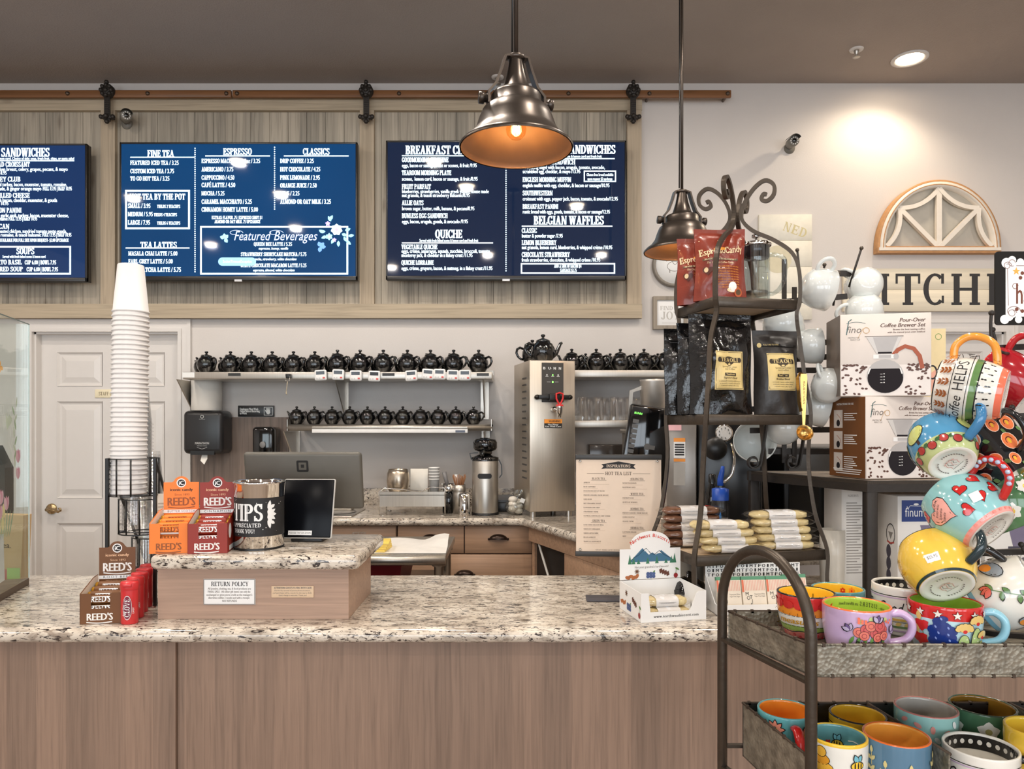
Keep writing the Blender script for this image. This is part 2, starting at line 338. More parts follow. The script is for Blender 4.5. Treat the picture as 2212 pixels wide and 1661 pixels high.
class Dec:
    """flat shapes and lettering laid on a surface through a map (u, v, lift) -> xyz"""
    def __init__(s, mb, mp, lift=.0003, step=.000012, curved=False): s.mb = mb; s.mp = mp; s.l = lift; s.st = step; s.c = curved
    def up(s, size=1):                                              # small dots need no layer of their own
        if size > .003: s.l += s.st; return s.l
        return s.l+s.st*.5
    def poly(s, pts, mat):
        l = s.up(max(p[0] for p in pts)-min(p[0] for p in pts))
        if not s.c: s.mb.add([s.mp(u, v, l) for u, v in pts], [tuple(range(len(pts)))], mat); return
        n = len(pts); cu = sum(p[0] for p in pts)/n; cv = sum(p[1] for p in pts)/n
        m = 4 if max(p[0] for p in pts)-min(p[0] for p in pts) > .012 else 2
        vs = [(cu, cv)]+[(cu+(u-cu)*j/m, cv+(v-cv)*j/m) for j in range(1, m+1) for u, v in pts]
        fs = [(0, 1+k, 1+(k+1) % n) for k in range(n)]+[(1+j*n+k, 1+(j+1)*n+k, 1+(j+1)*n+(k+1) % n, 1+j*n+(k+1) % n) for j in range(m-1) for k in range(n)]
        s.mb.add([s.mp(u, v, l) for u, v in vs], fs, mat, True)
    def rect(s, u0, u1, v0, v1, mat, nu=1):
        if s.c: nu = max(nu, int(abs(u1-u0)/.006)+1)
        l = s.up(); vs = []
        for k in range(nu+1): u = u0+(u1-u0)*k/nu; vs += [s.mp(u, v0, l), s.mp(u, v1, l)]
        s.mb.add(vs, [(2*k, 2*k+2, 2*k+3, 2*k+1) for k in range(nu)], mat)
    def frame(s, u0, u1, v0, v1, w, mat):
        s.rect(u0, u1, v0, v0+w, mat); s.rect(u0, u1, v1-w, v1, mat); s.rect(u0, u0+w, v0+w, v1-w, mat); s.rect(u1-w, u1, v0+w, v1-w, mat)
    def ell(s, u, v, ru, rv=None, mat=None, rot=0, n=14):
        rv = ru if rv is None else rv; c, q = cos(R(rot)), sin(R(rot))
        s.poly([(u+ru*cos(a)*c-rv*sin(a)*q, v+ru*cos(a)*q+rv*sin(a)*c) for a in [2*pi*k/n for k in range(n)]], mat)
    def ring(s, u, v, r, w, mat, n=20, ry=None):
        ry = ry or r
        s.line([(u+r*cos(2*pi*k/n), v+ry*sin(2*pi*k/n)) for k in range(n+1)], w, mat)
    def leaf(s, u, v, ln, w, rot, mat):                         # pointed leaf from its stem end
        c, q = cos(R(rot)), sin(R(rot)); pr = [(0,0),(.25,.42),(.55,.5),(.8,.3),(1,0),(.8,-.3),(.55,-.5),(.25,-.42)]
        s.poly([(u+x*ln*c-y*w*q, v+x*ln*q+y*w*c) for x, y in pr], mat)
    def flower(s, u, v, r, n, mat, cm=None, w=.7, rot=90):
        for k in range(n): s.leaf(u, v, r, r*w, rot+360*k/n, mat)
        if cm: s.ell(u, v, r*.28, r*.28, cm, n=10)
    def line(s, pts, w, mat):
        l = s.up(); vs = []; n = len(pts)
        for i, (u, v) in enumerate(pts):
            a = pts[max(i-1, 0)]; b = pts[min(i+1, n-1)]; dx, dy = b[0]-a[0], b[1]-a[1]; q = math.hypot(dx, dy) or 1
            vs += [s.mp(u-dy/q*w/2, v+dx/q*w/2, l), s.mp(u+dy/q*w/2, v-dx/q*w/2, l)]
        s.mb.add(vs, [(2*k, 2*k+1, 2*k+3, 2*k+2) for k in range(n-1)], mat)
    def star(s, u, v, r, mat):
        s.poly([(u+(r if k % 2 == 0 else r*.42)*sin(pi*k/5), v+(r if k % 2 == 0 else r*.42)*cos(pi*k/5)) for k in range(10)], mat)
    def heart(s, u, v, r, mat, rot=0):
        c, q = cos(R(rot)), sin(R(rot)); P = []
        for k in range(18):
            t = 2*pi*k/18; x = 16*sin(t)**3/17*r; y = (13*cos(t)-5*cos(2*t)-2*cos(3*t)-cos(4*t))/17*r
            P.append((u+x*c-y*q, v+x*q+y*c))
        s.poly(P, mat)
    def text(s, txt, u, v, h, mat, style='B', u1=None, al='l', rot=0, sp=0, bold=0, mir=False):
        """u..u1 stretches the line to fit; al c/r aligns to u; style S serif caps, I slanted"""
        gl, w = layout(txt, style, sp); k = h
        if u1 is not None: k = (u1-u)/w
        W_ = w*k; off = 0 if u1 is not None or al == 'l' else (-W_/2 if al == 'c' else -W_)
        c, q = cos(R(rot)), sin(R(rot)); sl = .24 if 'I' in style else 0; l = s.up()
        for dx in ([0] if not bold else [-bold*h, bold*h]):
            for vs, fs in gl:
                o = []
                for i, (x, y) in enumerate(vs):
                    X = off+x*k+y*h*sl+dx; Y = y*h; o.append(s.mp(u+X*c-Y*q, v+X*q+Y*c, l+(i//4 % 11*s.st*.4 if style[0] == 'S' else 0)))
                if o: s.mb.add(o, fs, mat)
            l += s.st*.3
        return W_
def plane(o=(0,0,0), uu=(1,0,0), vv=(0,0,1)):
    o, uu, vv = Vector(o), Vector(uu), Vector(vv); n = uu.cross(vv).normalized()
    return lambda u, v, l: o+uu*u+vv*v+n*l
def pxplane(d, ox=0, oz=0, oy=0):   # u, -v given as photo pixels on a wall-parallel plane at distance d
    return lambda u, v, l: ((u-1106)*d/F-ox, d-l-oy, ZC+(v+HZ)*d/F-oz)
# ---------------------------------------------------------------- room shell
M_WALL = M_('wall_paint', (214,207,201), .6, var=.015, vs=4, bump=.12, bs=160)
M_CEIL = M_('ceiling_paint', (160,149,141), .8, var=.04, vs=3, bump=.5, bs=110)
M_TRIM = M_('trim_paint', (222,217,212), .38, var=.01)
M_FLOOR = M_('floor_tile', (150,132,116), .35, var=.1, vs=3)
b = MB(); b.box(XL, XR, YB, YW+.1, -.1, 0, M_FLOOR); struct('floor', b)
b = MB(); b.box(XL, XR, YB, YW+.1, CEIL, CEIL+.1, M_CEIL); struct('ceiling', b)
D1 = (SX(74, 4.4), SX(388, 4.4)); D2 = (SX(1850, 4.4), SX(2168, 4.4)); DH = 2.035
b = MB()
for x0, x1 in ((XL, D1[0]), (D1[1], D2[0]), (D2[1], XR)): b.box(x0, x1, YW, YW+.1, 0, DH, M_WALL)
b.box(XL, XR, YW, YW+.1, DH, CEIL, M_WALL); struct('wall_back', b)
b = MB(); b.box(XL-.1, XL, YB, YW+.1, 0, CEIL, M_WALL); struct('wall_left', b)
b = MB(); b.box(XR, XR+.1, YB, YW+.1, 0, CEIL, M_WALL); struct('wall_right', b)
b = MB(); e = [XL]+[v for w in WINS for v in w]+[XR]
for k in range(0, len(e), 2): b.box(e[k], e[k+1], YB-.1, YB, .5, 3.0, M_WALL)
b.box(XL, XR, YB-.1, YB, 0, .5, M_WALL); b.box(XL, XR, YB-.1, YB, 3.0, CEIL, M_WALL); struct('wall_front', b)
for i, (x0, x1) in enumerate(WINS):
    b = MB(); t = .05
    for q in ((x0, x0+t, .5, 3), (x1-t, x1, .5, 3), (x0, x1, .5, .5+t), (x0, x1, 3-t, 3), ((x0+x1)/2-.02, (x0+x1)/2+.02, .5, 3)):
        b.box(q[0], q[1], YB-.07, YB, q[2], q[3], M_('bronze_frame', (60,54,50), .4))
    struct('window_%d' % (i+1), b)
def door(name, x0, x1, cols, rows, y=4.45):
    """six-panel door: cols / rows give the raised fields"""
    b = MB(); b.box(x0, x1, y+.012, y+.04, .01, DH, M_TRIM)
    xs = [x0]+[v for c in cols for v in c]+[x1]; zs = [.01]+[v for r in rows for v in r]+[DH]
    for k in range(0, len(xs), 2): b.box(xs[k], xs[k+1], y, y+.012, .01, DH, M_TRIM)
    for (a, c) in cols:
        for k in range(0, len(zs), 2): b.box(a, c, y, y+.012, zs[k], zs[k+1], M_TRIM)
        for (z0, z1) in rows:
            for (i0, i1, y0, y1) in ((0, .012, y-.004, y+.011), (.012, .022, y+.011, y+.011), (.022, .055, y+.011, y+.001)):
                P = lambda i, yy: [(a+i, yy, z0+i), (c-i, yy, z0+i), (c-i, yy, z1-i), (a+i, yy, z1-i)]
                b.add(P(i0, y0)+P(i1, y1), [(k, (k+1) % 4, 4+(k+1) % 4, 4+k) for k in range(4)], M_TRIM)
            b.add([(a+.055, y+.001, z0+.055), (c-.055, y+.001, z0+.055), (c-.055, y+.001, z1-.055), (a+.055, y+.001, z1-.055)], [(0,1,2,3)], M_TRIM)
    o = bpy.data.objects.new(name, None); COL.objects.link(o); o['kind'] = 'structure'
    b.build('door_leaf', o); return o
s1 = 346
dd = door('door_1', D1[0]+.005, D1[1]-.005, [((124-1106)/s1, (222-1106)/s1), ((254-1106)/s1, (356-1106)/s1)],
          [(.24, SZ(1130, 4.45)), (SZ(1076, 4.45), SZ(867, 4.45)), (SZ(834, 4.45), SZ(761, 4.45))])
b = MB(); p = W(112, 1099, 4.45)
b.lathe([(0, .012), (.030, .012), (.034, .004), (.034, 0)], M_('brass', (190,165,125), .25, 1), 20, Matrix.Translation(p) @ Matrix.Rotation(R(90), 4, 'X'))
b.tube([p+Vector(q) for q in ((0,-.01,0), (0,-.05,0), (.02,-.055,.004), (.05,-.055,-.004), (.075,-.055,-.012), (.09,-.055,-.004), (.088,-.055,.008), (.078,-.055,.008))], [.012,.011,.009,.009,.008,.007,.006,.006], MC['brass'])
b.build('lever_handle', dd, 'brass lever handle')
b = MB(); b.box(D1[0]+.004, D1[0]+.010, 4.446, 4.449, SZ(1128, 4.45), SZ(1085, 4.45), M_('dark_brass', (70,58,42), .4, .8)); b.build('strike_plate', dd)
door('door_2', D2[0]+.005, D2[1]-.005, [((1890-1106)/s1, (1990-1106)/s1), ((2022-1106)/s1, (2122-1106)/s1)],
     [(.24, .85), (1.01, 1.60), (1.70, 1.92)])
def casing(name, x0, x1):
    b = MB()
    for (o0, o1, t) in ((0, .075, .016), (-.0006, .02, .026), (.055, .0757, .022)):
        b.box(x0-o1, x0-o0, YW-t, YW, 0, DH+o0, M_TRIM); b.box(x1+o0, x1+o1, YW-t, YW, 0, DH+o0, M_TRIM); b.box(x0-o1, x1+o1, YW-t, YW, DH+o0, DH+o1, M_TRIM)
    b.box(x0-.001, x0+.012, YW, YW+.06, 0, DH, M_TRIM); b.box(x1-.012, x1+.001, YW, YW+.06, 0, DH, M_TRIM); b.box(x0, x1, YW, YW+.06, DH-.012, DH+.001, M_TRIM)
    struct(name, b)
casing('trim_1', *D1); casing('trim_2', *D2)
# ---------------------------------------------------------------- plank wall behind the screens
DP = 4.345; sp = F/DP
M_PLANK = wood('weathered_plank', (176,165,148), 'z', .66, plank=.1145, pvar=.16, grain=70, knots=.5, rough=.7)
M_RAIL = wood('pale_frame_wood', (184,168,144), 'x', .78, pvar=.08, grain=60, knots=.6, rough=.7)
M_STILE = wood('pale_stile_wood', (180,163,140), 'z', .78, pvar=.08, grain=60, knots=.6, rough=.7)
x0, x1 = SX(-420, DP), SX(1387, DP); zt, zb = SZ(207, DP), SZ(687, DP)
t = thing('plank_wall_panel', 'long weathered barn-wood panel of vertical planks behind the three menu screens', 'wall panel', ((x0+x1)/2, 4.398, zb))
o = Vector(t.location)
T_ = Matrix.Translation(-o)
b = MB(); k = 0; xx = math.ceil(x0/.1145)*.1145
while xx < x1-.02: b.box(xx+.0012, min(xx+.1133, x1-.01), 4.375, 4.392, zb+.01, zt-.01, M_PLANK, T_); xx += .1145
b.box(x0+.02, x1-.02, 4.386, 4.396, zb+.01, zt-.01, M_('plank_shadow_gap', (50,42,36), .9), T_)
b.build('plank_backing', t)
h = 31/sp
for (za, zc_) in ((zt-h, zt), (zb, zb+h)): b = MB(); b.box(x0, x1, DP, 4.376, za, zc_, M_RAIL, T_); b.build('frame_rail', t)
for px in (217, 777, 1355): b = MB(); b.box(SX(px, DP), SX(px+31, DP), DP+.001, 4.376, zb+h, zt-h, M_STILE, T_); b.build('frame_stile', t)
# barn-door track with bolts and strap hangers
t = thing('barn_door_track', 'long brown wooden track with round bolts along the top of the plank panel', 'rail', (0, 4.34, SZ(200, 4.3)))
L_ = t.location
b = MB(); z0 = SZ(202, 4.30); M_TR = wood('track_wood', (128,86,52), 'x', .6, grain=50, rough=.4)
for (a, c) in ((-420, 499), (501.5, 1580)):
    b.box(SX(a, 4.3), SX(c, 4.3), 4.30, 4.32, z0-.022, z0+.022, M_TR, Matrix.Translation(-L_), bev=.004)
b.build('track_bar', t)
for px in (146, 319, 489, 512, 862, 1037, 1053, 1228, 1403, 1572):
    b = MB(); p = W(px, 199, 4.3); p.z = z0
    b.lathe([(0, .012), (.010, .008), (.013, 0), (.013, -.004)], M_('bolt_steel', (110,98,88), .35, .9), 12, Matrix.Translation(p-L_) @ Matrix.Rotation(R(90), 4, 'X'))
    b.lathe([(.009, 0), (.009, -.10)], MC['bolt_steel'], 8, Matrix.Translation(p-L_) @ Matrix.Rotation(R(90), 4, 'X')); b.build('bolt', t)
for i, px in enumerate((231, 791, 1368)):
    p = W(px, 230, 4.285)
    t = thing('strap_hanger', 'iron rosette strap hanger on the barn track, ' + ('beside the small security camera', 'between the middle and right menu screens', 'at the right end of the plank panel')[i], 'hanger', p, group='iron strap hangers')
    m = IRON2; RX = Matrix.Rotation(R(90), 4, 'X')
    b = MB(); zz = SZ(196, 4.285)-p.z
    b.lathe([(0, .016), (.03, .014), (.038, .006), (.042, 0), (.042, -.02)], m, 20, Matrix.Translation((0, 0, zz)) @ RX)
    for k in range(8): b.ball((.030*cos(k*pi/4), -.012, zz+.030*sin(k*pi/4)), .013, m, 8)
    b.ball((0, -.014, zz), .014, m, 8); b.ball((0, -.004, zz+.05), .014, m, 8); b.build('rosette_wheel', t)
    b = MB(); b.bar([(0, .004, zz-.02), (0, .004, zz-.185)], .034, .01, m)
    for k in range(12): b.box(-.013, .013, -.004, 0, zz-.05-k*.011, zz-.044-k*.011, m)
    b.build('strap', t)
    b = MB(); zc = SZ(252, 4.285)-p.z
    b.box(-.034, .034, -.006, .03, zc-.011, zc+.011, m, bev=.004); b.ball((-.036, 0, zc), .014, m, 8); b.ball((.036, 0, zc), .014, m, 8)
    b.ball((0, -.012, zc), .015, m, 10); b.ball((0, -.002, zc-.03), .014, m, 8); b.build('foot_bracket', t)
# security cameras
def seccam(px, py, d, label, yaw, pole):
    mx = -.05 if pole == 0 else .02
    p = W(px, py, d); t = thing('security_camera', label, 'camera', p)
    g = M_('camera_grey', (120,116,108), .4); Mx = Matrix.Rotation(R(yaw), 4, 'Z') @ Matrix.Rotation(R(100), 4, 'X')
    b = MB(); b.lathe([(0, .045), (.026, .045), (.03, .04), (.03, -.05), (.022, -.06), (0, -.06)], g, 20, Mx); b.build('housing', t)
    b = MB(); b.lathe([(0, .047), (.012, .0475), (.013, .046)], BLK_GLOSS, 16, Mx); b.build('lens', t)
    b = MB()
    for k in range(10): b.ball(Mx @ Vector((.020*cos(k*pi/5), .020*sin(k*pi/5), .046)), .004, WHITE, 6)
    b.build('led_ring', t)
    b = MB(); b.lathe([(.033, .07), (.036, -.045)], BLACK, 12, Mx, a0=R(200), a1=R(340)) if False else b.lathe([(.034, .075), (.038, -.045)], BLACK, 12, Mx, a0=R(25), a1=R(155)); b.build('sun_hood', t)
    b = MB(); b.tube([Mx @ Vector((0, 0, -.05)), Vector((mx, (4.36 if pole == 0 else 4.395)-d, 0))], .01, g); b.lathe([(0,.012),(.03,.012),(.034,0)], g, 18, Matrix.Translation((mx, (4.374 if pole == 0 else 4.4)-d, 0)) @ Matrix.Rotation(R(90), 4, 'X')); b.build('mount', t)
seccam(272, 252, 4.27, 'small grey security camera on the plank panel beside the left strap hanger', 32, 0)
seccam(1712, 307, 4.30, 'small security camera on the bare wall right of the screens, over its long shadow', -8, 1)
# ---------------------------------------------------------------- menu screens
SCR = {}
def screen_mat(n, base, em):
    m, t, p, N, L = nodes('screen_'+n); p.inputs['Base Color'].default_value = (*lin(base), 1); p.inputs['Roughness'].default_value = .035
    p.inputs['Specular IOR Level'].default_value = .6
    nz = N('ShaderNodeTexNoise'); nz.inputs['Scale'].default_value = 1.2; tc = N('ShaderNodeTexCoord'); L(tc.outputs['Object'], nz.inputs['Vector'])
    mx = N('ShaderNodeMix'); mx.data_type = 'RGBA'; c = lin(em); mx.inputs[6].default_value = (*[v*.75 for v in c], 1); mx.inputs[7].default_value = (*[v*1.3 for v in c], 1); L(nz.outputs['Fac'], mx.inputs[0])
    L(mx.outputs[2], p.inputs['Emission Color']); p.inputs['Emission Strength'].default_value = .75; return m
TVB = M_('screen_bezel', (34,31,30), .3)
DT = 4.24
def tv(n, x0, x1, y0, y1, em, label, draw):
    p = W((x0+x1)/2, y1, DT); t = thing('menu_screen', label, 'screen', p, group='wall menu screens')
    ox, oy, oz = p; sm = screen_mat(n, (10,14,22), em); wx = SX(x1, DT)-SX(x0, DT); wz = SZ(y0, DT)-SZ(y1, DT)
    b = MB(); b.box(-wx/2, wx/2, .006, .05, 0, wz, TVB, bev=.004); b.box(-wx/3, wx/3, .05, .10, wz*.2, wz*.8, TVB)
    for (a, c, e, f) in ((-wx/2, wx/2, 0, .024), (-wx/2, wx/2, wz-.010, wz), (-wx/2, -wx/2+.010, 0, wz), (wx/2-.010, wx/2, 0, wz)): b.box(a, c, 0, .02, e, f, TVB, bev=.002)
    b.box(-wx*.27, wx*.27, .10, .132, wz*.3, wz*.7, TVB); b.build('bezel', t)
    b = MB(); b.add([(-wx/2+.009, .003, .022), (wx/2-.009, .003, .022), (wx/2-.009, .003, wz-.009), (-wx/2+.009, .003, wz-.009)], [(0,1,2,3)], sm); b.build('display', t)
    b = MB(); b.box(-.022, .022, -.002, .01, -.008, .004, M_('tv_badge', (190,190,192), .3, .8)); b.build('brand_tag', t)
    b = MB(); D = Dec(b, pxplane(DT, ox, oz, oy-.0023), .0004, .000006)
    def tx(s, x0, y, h, x1=None, st='S', al='l', bold=0, m=EMW): D.text(s, x0, -y, h, m, st, x1, al, bold=bold)
    def ln(x0, x1, y, w=2.4): D.rect(x0, x1, -y-w/2, -y+w/2, EMW)
    def bx(x0, x1, y0, y1, w=3.4): D.frame(x0, x1, -y1, -y0, w, EMW)
    def dots(x, y0, y1):
        k = y0
        while k < y1: D.ell(x, -k, 1.5, 1.5, EMW, n=8); k += 4.6
    draw(D, tx, ln, bx, dots); b.build('menu_lettering', t)
    return t
def rows(tx, L, **kw):
    kw.setdefault('bold', .032)
    for s, x0, x1, y, h in L: tx(s, x0, y, h, x1, **kw)
def d_mid(D, tx, ln, bx, dots):
    rows(tx, [('FINE TEA',318,376,338,14),('TEA LATTES',303,382,535,13),('ESPRESSO',482,544,334,14),('CLASSICS',654,712,334,14),('HOT TEA BY THE POT',280,400,431,13),
      ('FEATURED ICED TEA / 3.25',281,386,356,9.5),('CUSTOM ICED TEA / 3.75',281,376,374,9.5),('TO GO HOT TEA / 3.25',281,366,390,9.5),
      ('SMALL / 3.95',276,325,449,9.5),('YIELDS 2 TEACUPS',339,389,449,7),('MEDIUM / 5.95',276,330,467,9.5),('YIELDS 4 TEACUPS',332,382,467,7),('LARGE / 7.95',276,324,485,9.5),('YIELDS 6 TEACUPS',339,389,485,7),
      ('MASALA CHAI LATTE / 5.00',277,383,552,9.5),('EARL GREY LATTE / 5.00',277,373,569,9.5),('MATCHA LATTE / 5.75',300,391,587,9.5),
      ('ESPRESSO MACCHIATO 8oz / 3.25',435,562,352,9.5),('AMERICANO / 3.75',435,504,370,9.5),('CAPPUCCINO / 4.50',435,506,388,9.5),('CAFÉ LATTE / 4.50',435,508,404,9.5),('MOCHA / 5.25',435,485,422,9.5),('CARAMEL MACCHIATO / 5.25',435,544,440,9.5),('CINNAMON HONEY LATTE / 5.00',435,557,457,9.5),
      ('EXTRAS: FLAVOR .75 | ESPRESSO SHOT $1',457,567,473,7),('ALMOND OR OAT MILK .75 UPCHARGE',463,562,482,7),
      ('DRIP COFFEE / 3.25',605,678,352,9.5),('HOT CHOCOLATE / 4.25',605,692,370,9.5),('PINK LEMONADE / 2.95',605,691,388,9.5),('ORANGE JUICE / 2.50',605,684,405,9.5),('MILK / 2.25',605,647,422,9.5),('ALMOND OR OAT MILK / 3.25',605,715,440,9.5),
      ('QUEEN BEE LATTE / 5.25',548,631,531,8),('STRAWBERRY SHORTCAKE MATCHA / 5.75',520,662,553,8),('WHITE CHOCOLATE MACARON LATTE / 5.25',519,662,577,8)])
    rows(tx, [('espresso, honey, vanilla',558,622,539,5.5),('matcha, strawberry, white chocolate',545,640,562,5.5),('espresso, almond, white chocolate',546,636,586,5.5)], st='BI', bold=.04)
    ln(281,420,339.5); ln(271,409,535.5); ln(443,583,336.5); ln(613,753,336.5); bx(270,410,410,495,4); bx(432,752,488,593,3.6); dots(421,320,588); dots(593,318,454)
    script = M_('screen_script', (170,190,240), .4, emis=(205,218,255), es=1, var=0)
    tx('Featured', 504, 519, 20, 582, 'BI', m=script); tx('Beverages', 590, 519, 20, 684, 'BI', m=script)
    for (cx, w) in ((508, 17), (594, 18)): D.line([(cx+w*cos(a)*(1-a/9), -503+7*sin(a)*(1-a/9)) for a in [k*.35 for k in range(15)]], .9, script)
    pill = M_('screen_pill', (120,170,220), .4, emis=(140,186,232), es=1, var=0)
    D.rect(480, 544, -574, -556, pill); D.ell(480, -565, 9, 9, pill, n=18); D.ell(544, -565, 9, 9, pill, n=18); tx('SocketTimeoutException', 481, 567.5, 6, 544, 'B')
    cy = M_('screen_cyan', (120,190,210), .4, emis=(160,226,240), es=1, var=0); pk = M_('screen_lilac', (170,140,220), .4, emis=(196,166,240), es=1, var=0); bl = M_('screen_blue', (80,120,200), .4, emis=(110,160,230), es=1, var=0)
    for k, (u, v, a) in enumerate([(700,503,150),(706,510,200),(738,505,-20),(745,498,20),(742,512,-50),(715,478,120),(712,476,60),(752,510,10),(731,520,-90),(748,520,-40),(722,515,-120),(703,500,180)]): D.leaf(u, -v, 13, 7, a, cy)
    D.flower(727, -496, 13, 7, EMW, pk, .9); D.flower(711, -511, 8, 6, cy, EMW); D.flower(708, -483, 6, 5, pk, EMW); D.flower(722, -518, 5, 5, pk, EMW)
    for (u, v, s_, a, m) in ((485, 515, 11, 20, cy), (692, 533, 12, -25, bl)):
        for q in (25, 75, 205-70, 285): D.leaf(u, -v, s_, s_*.75, a+q, m)
def d_right(D, tx, ln, bx, dots):
    rows(tx, [('BREAKFAST CLASSICS',876,1056,333,19),('GOODMORNING SUNSHINE',868,969,350,10.5),('TEAROOM MORNING PLATE',868,975,378,10.5),('FRUIT PARFAIT',868,931,408,10.5),('ALLIE OATS',868,915,443,10.5),('BUNLESS EGG SANDWICH',868,967,471,10.5),
      ('QUICHE',940,999,514,18),('VEGETABLE QUICHE',867,945,538,10),('QUICHE LORRAINE',867,937,572,10),('BREAKFAST SANDWICHES',1120,1330,332,19),('BREAKFAST SANDWICH',1129,1243,355,10.5),('ENGLISH MORNING MUFFIN',1129,1234,393,10.5),
      ('SOUTHWESTERN',1129,1194,422,10.5),('BREAKFAST PANINI',1129,1206,451,10.5),('BELGIAN WAFFLES',1153,1305,485,19),('CLASSIC',1127,1160,503,10.5),('LEMON BLUEBERRY',1127,1202,529,10.5),('CHOCOLATE STRAWBERRY',1127,1231,555,10.5),
      ('ADD A SIDE OF BACON $4',1197,1256,578,7),('SAUSAGE $3.75',1210,1246,587,7)])
    rows(tx, [('eggs, bacon or sausage, toast or scones, & fruit /9.95',868,1030,361,8),('scones,  lemon curd, bacon or sausage, & fruit /8.95',868,1032,390,8),('blueberries, strawberries, vanilla greek yogurt, house made',868,1056,417,8),('nut granola, & teaoli strawberry balsamic/8.95',868,1015,425.5,8),
      ('brown sugar, butter, milk, banana, & pecans/8.95',868,1025,454,8),('eggs, bacon, arugula, gouda, & avocado /9.95',868,1011,482,8),('Served with fresh baked scone & lemon curd and fresh fruit',906,1033,522,6),('eggs, crème, asparagus, squash, zucchini, broccoli, tomato,',867,1060,546,8),
      ('monterey jack, & cheddar in a flakey crust /11.95',867,1021,555,8),('eggs, crème, gruyere, bacon, & nutmeg, in a flakey crust /11.95',867,1064,583,8),('Served with fresh baked scone & lemon curd and fresh fruit',1160,1300,340,5.5),
      ('everything bagel with bacon, arugula, tomato, avocado,',1129,1307,365,8),('scrambled egg, cheddar, & mayo /13.95',1129,1254,374,8),('Gluten free bread available',1267,1325,380,6),('upon request $2 upcharge',1269,1323,389,6),
      ('english muffin with egg, cheddar, & bacon or sausage/10.95',1129,1317,404,8),('croissant with eggs, pepper jack, bacon, tomato, & avocado/12.95',1129,1335,433,8),('rustic bread with eggs, gouda, tomato, & bacon or sausage/12.95',1129,1318,461,8),
      ('butter & powder sugar /7.95',1127,1216,513,8),('nut granola, lemon curd, blueberries, & whipped crème /10.95',1127,1323,538,8),('fresh strawberries, chocolate, & whipped crème /10.95',1127,1297,565,8)], st='B', bold=.035)
    ln(868,1060,336); ln(868,1065,524.5); ln(1129,1328,342.5); ln(1127,1323,488.5); bx(1261,1331,368,393,2.6); bx(1125,1329,568,591,3); dots(1093,318,586)
def d_left(D, tx, ln, bx, dots):
    rows(tx, [('SANDWICHES',2,107,338,19),('CHICKEN SALAD CROISSANT',-66,64,360,10.5),('TURKEY CLUB',-30,44,392,10.5),('GRILLED CHEESE',-16,64,427,10.5),('TURKEY BACON PANINI',-60,46,459,10.5),('TUSCAN',-24,20,494,10.5),('BREAD AVAILABLE FOR FULL SIZE UPON REQUEST- $2.00 UPCHARGE',-20,148,522,7),
      ('SOUPS',35,74,549,14),('TOMATO BASIL',-30,47,571,10),('CUP 6.00 | BOWL 7.95',53,121,571,9),('FEATURED SOUP',-35,49,586,10),('CUP 6.00 | BOWL 7.95',57,125,586,9),
      ('HALF 8.95',-20,14,377,8),('FULL 13.95 | HALF 10.95',92,155,411,8),('HALF 10.95',-20,18,443,8),('FULL 13.95 | HALF 10.95',18,80,476,8),('FULL 13.95 | HALF 10.95',91,154,511,8)])
    rows(tx, [('fresh baked scone & lemon curd. Choice of side: soup, fresh fruit, chips, or pasta salad',-60,160,345,6),('house made chicken breast, celery, grapes, pecans, & mayo',-60,146,369,8),('shaved bread turkey, bacon, muenster, tomato, romaine,',-40,144,402,8),('marmalade, & ginger orange mayo',-28,89,411,8),
      ('sourdough with bacon, cheddar, muenster, & gouda',-50,123,436,8),('ciabatta with garlic aioli, turkey, bacon, muenster cheese,',-44,148,469,8),('romaine',-12,16,476,8),('oven roasted chicken, sundried tomato pesto gouda,',-24,144,503,8),('focaccia, romaine, & teaoli balsamic',-30,89,511,8),('Served with fresh baked scone & lemon curd',5,98,557,6)], st='B', bold=.035)
    ln(-60,160,347); bx(-150,153,531,593,3.6)
tv('left', -330, 187, 310, 608, (20,52,98), 'menu screen at the left edge listing sandwiches and soups', d_left)
tv('middle', 258, 771.5, 307, 605, (2,66,116), 'bright blue menu screen listing fine tea, espresso and featured beverages', d_mid)
tv('right', 833.5, 1353, 303.5, 604, (18,34,62), 'navy menu screen behind the pendant lamp listing breakfast, quiche and waffles', d_right)
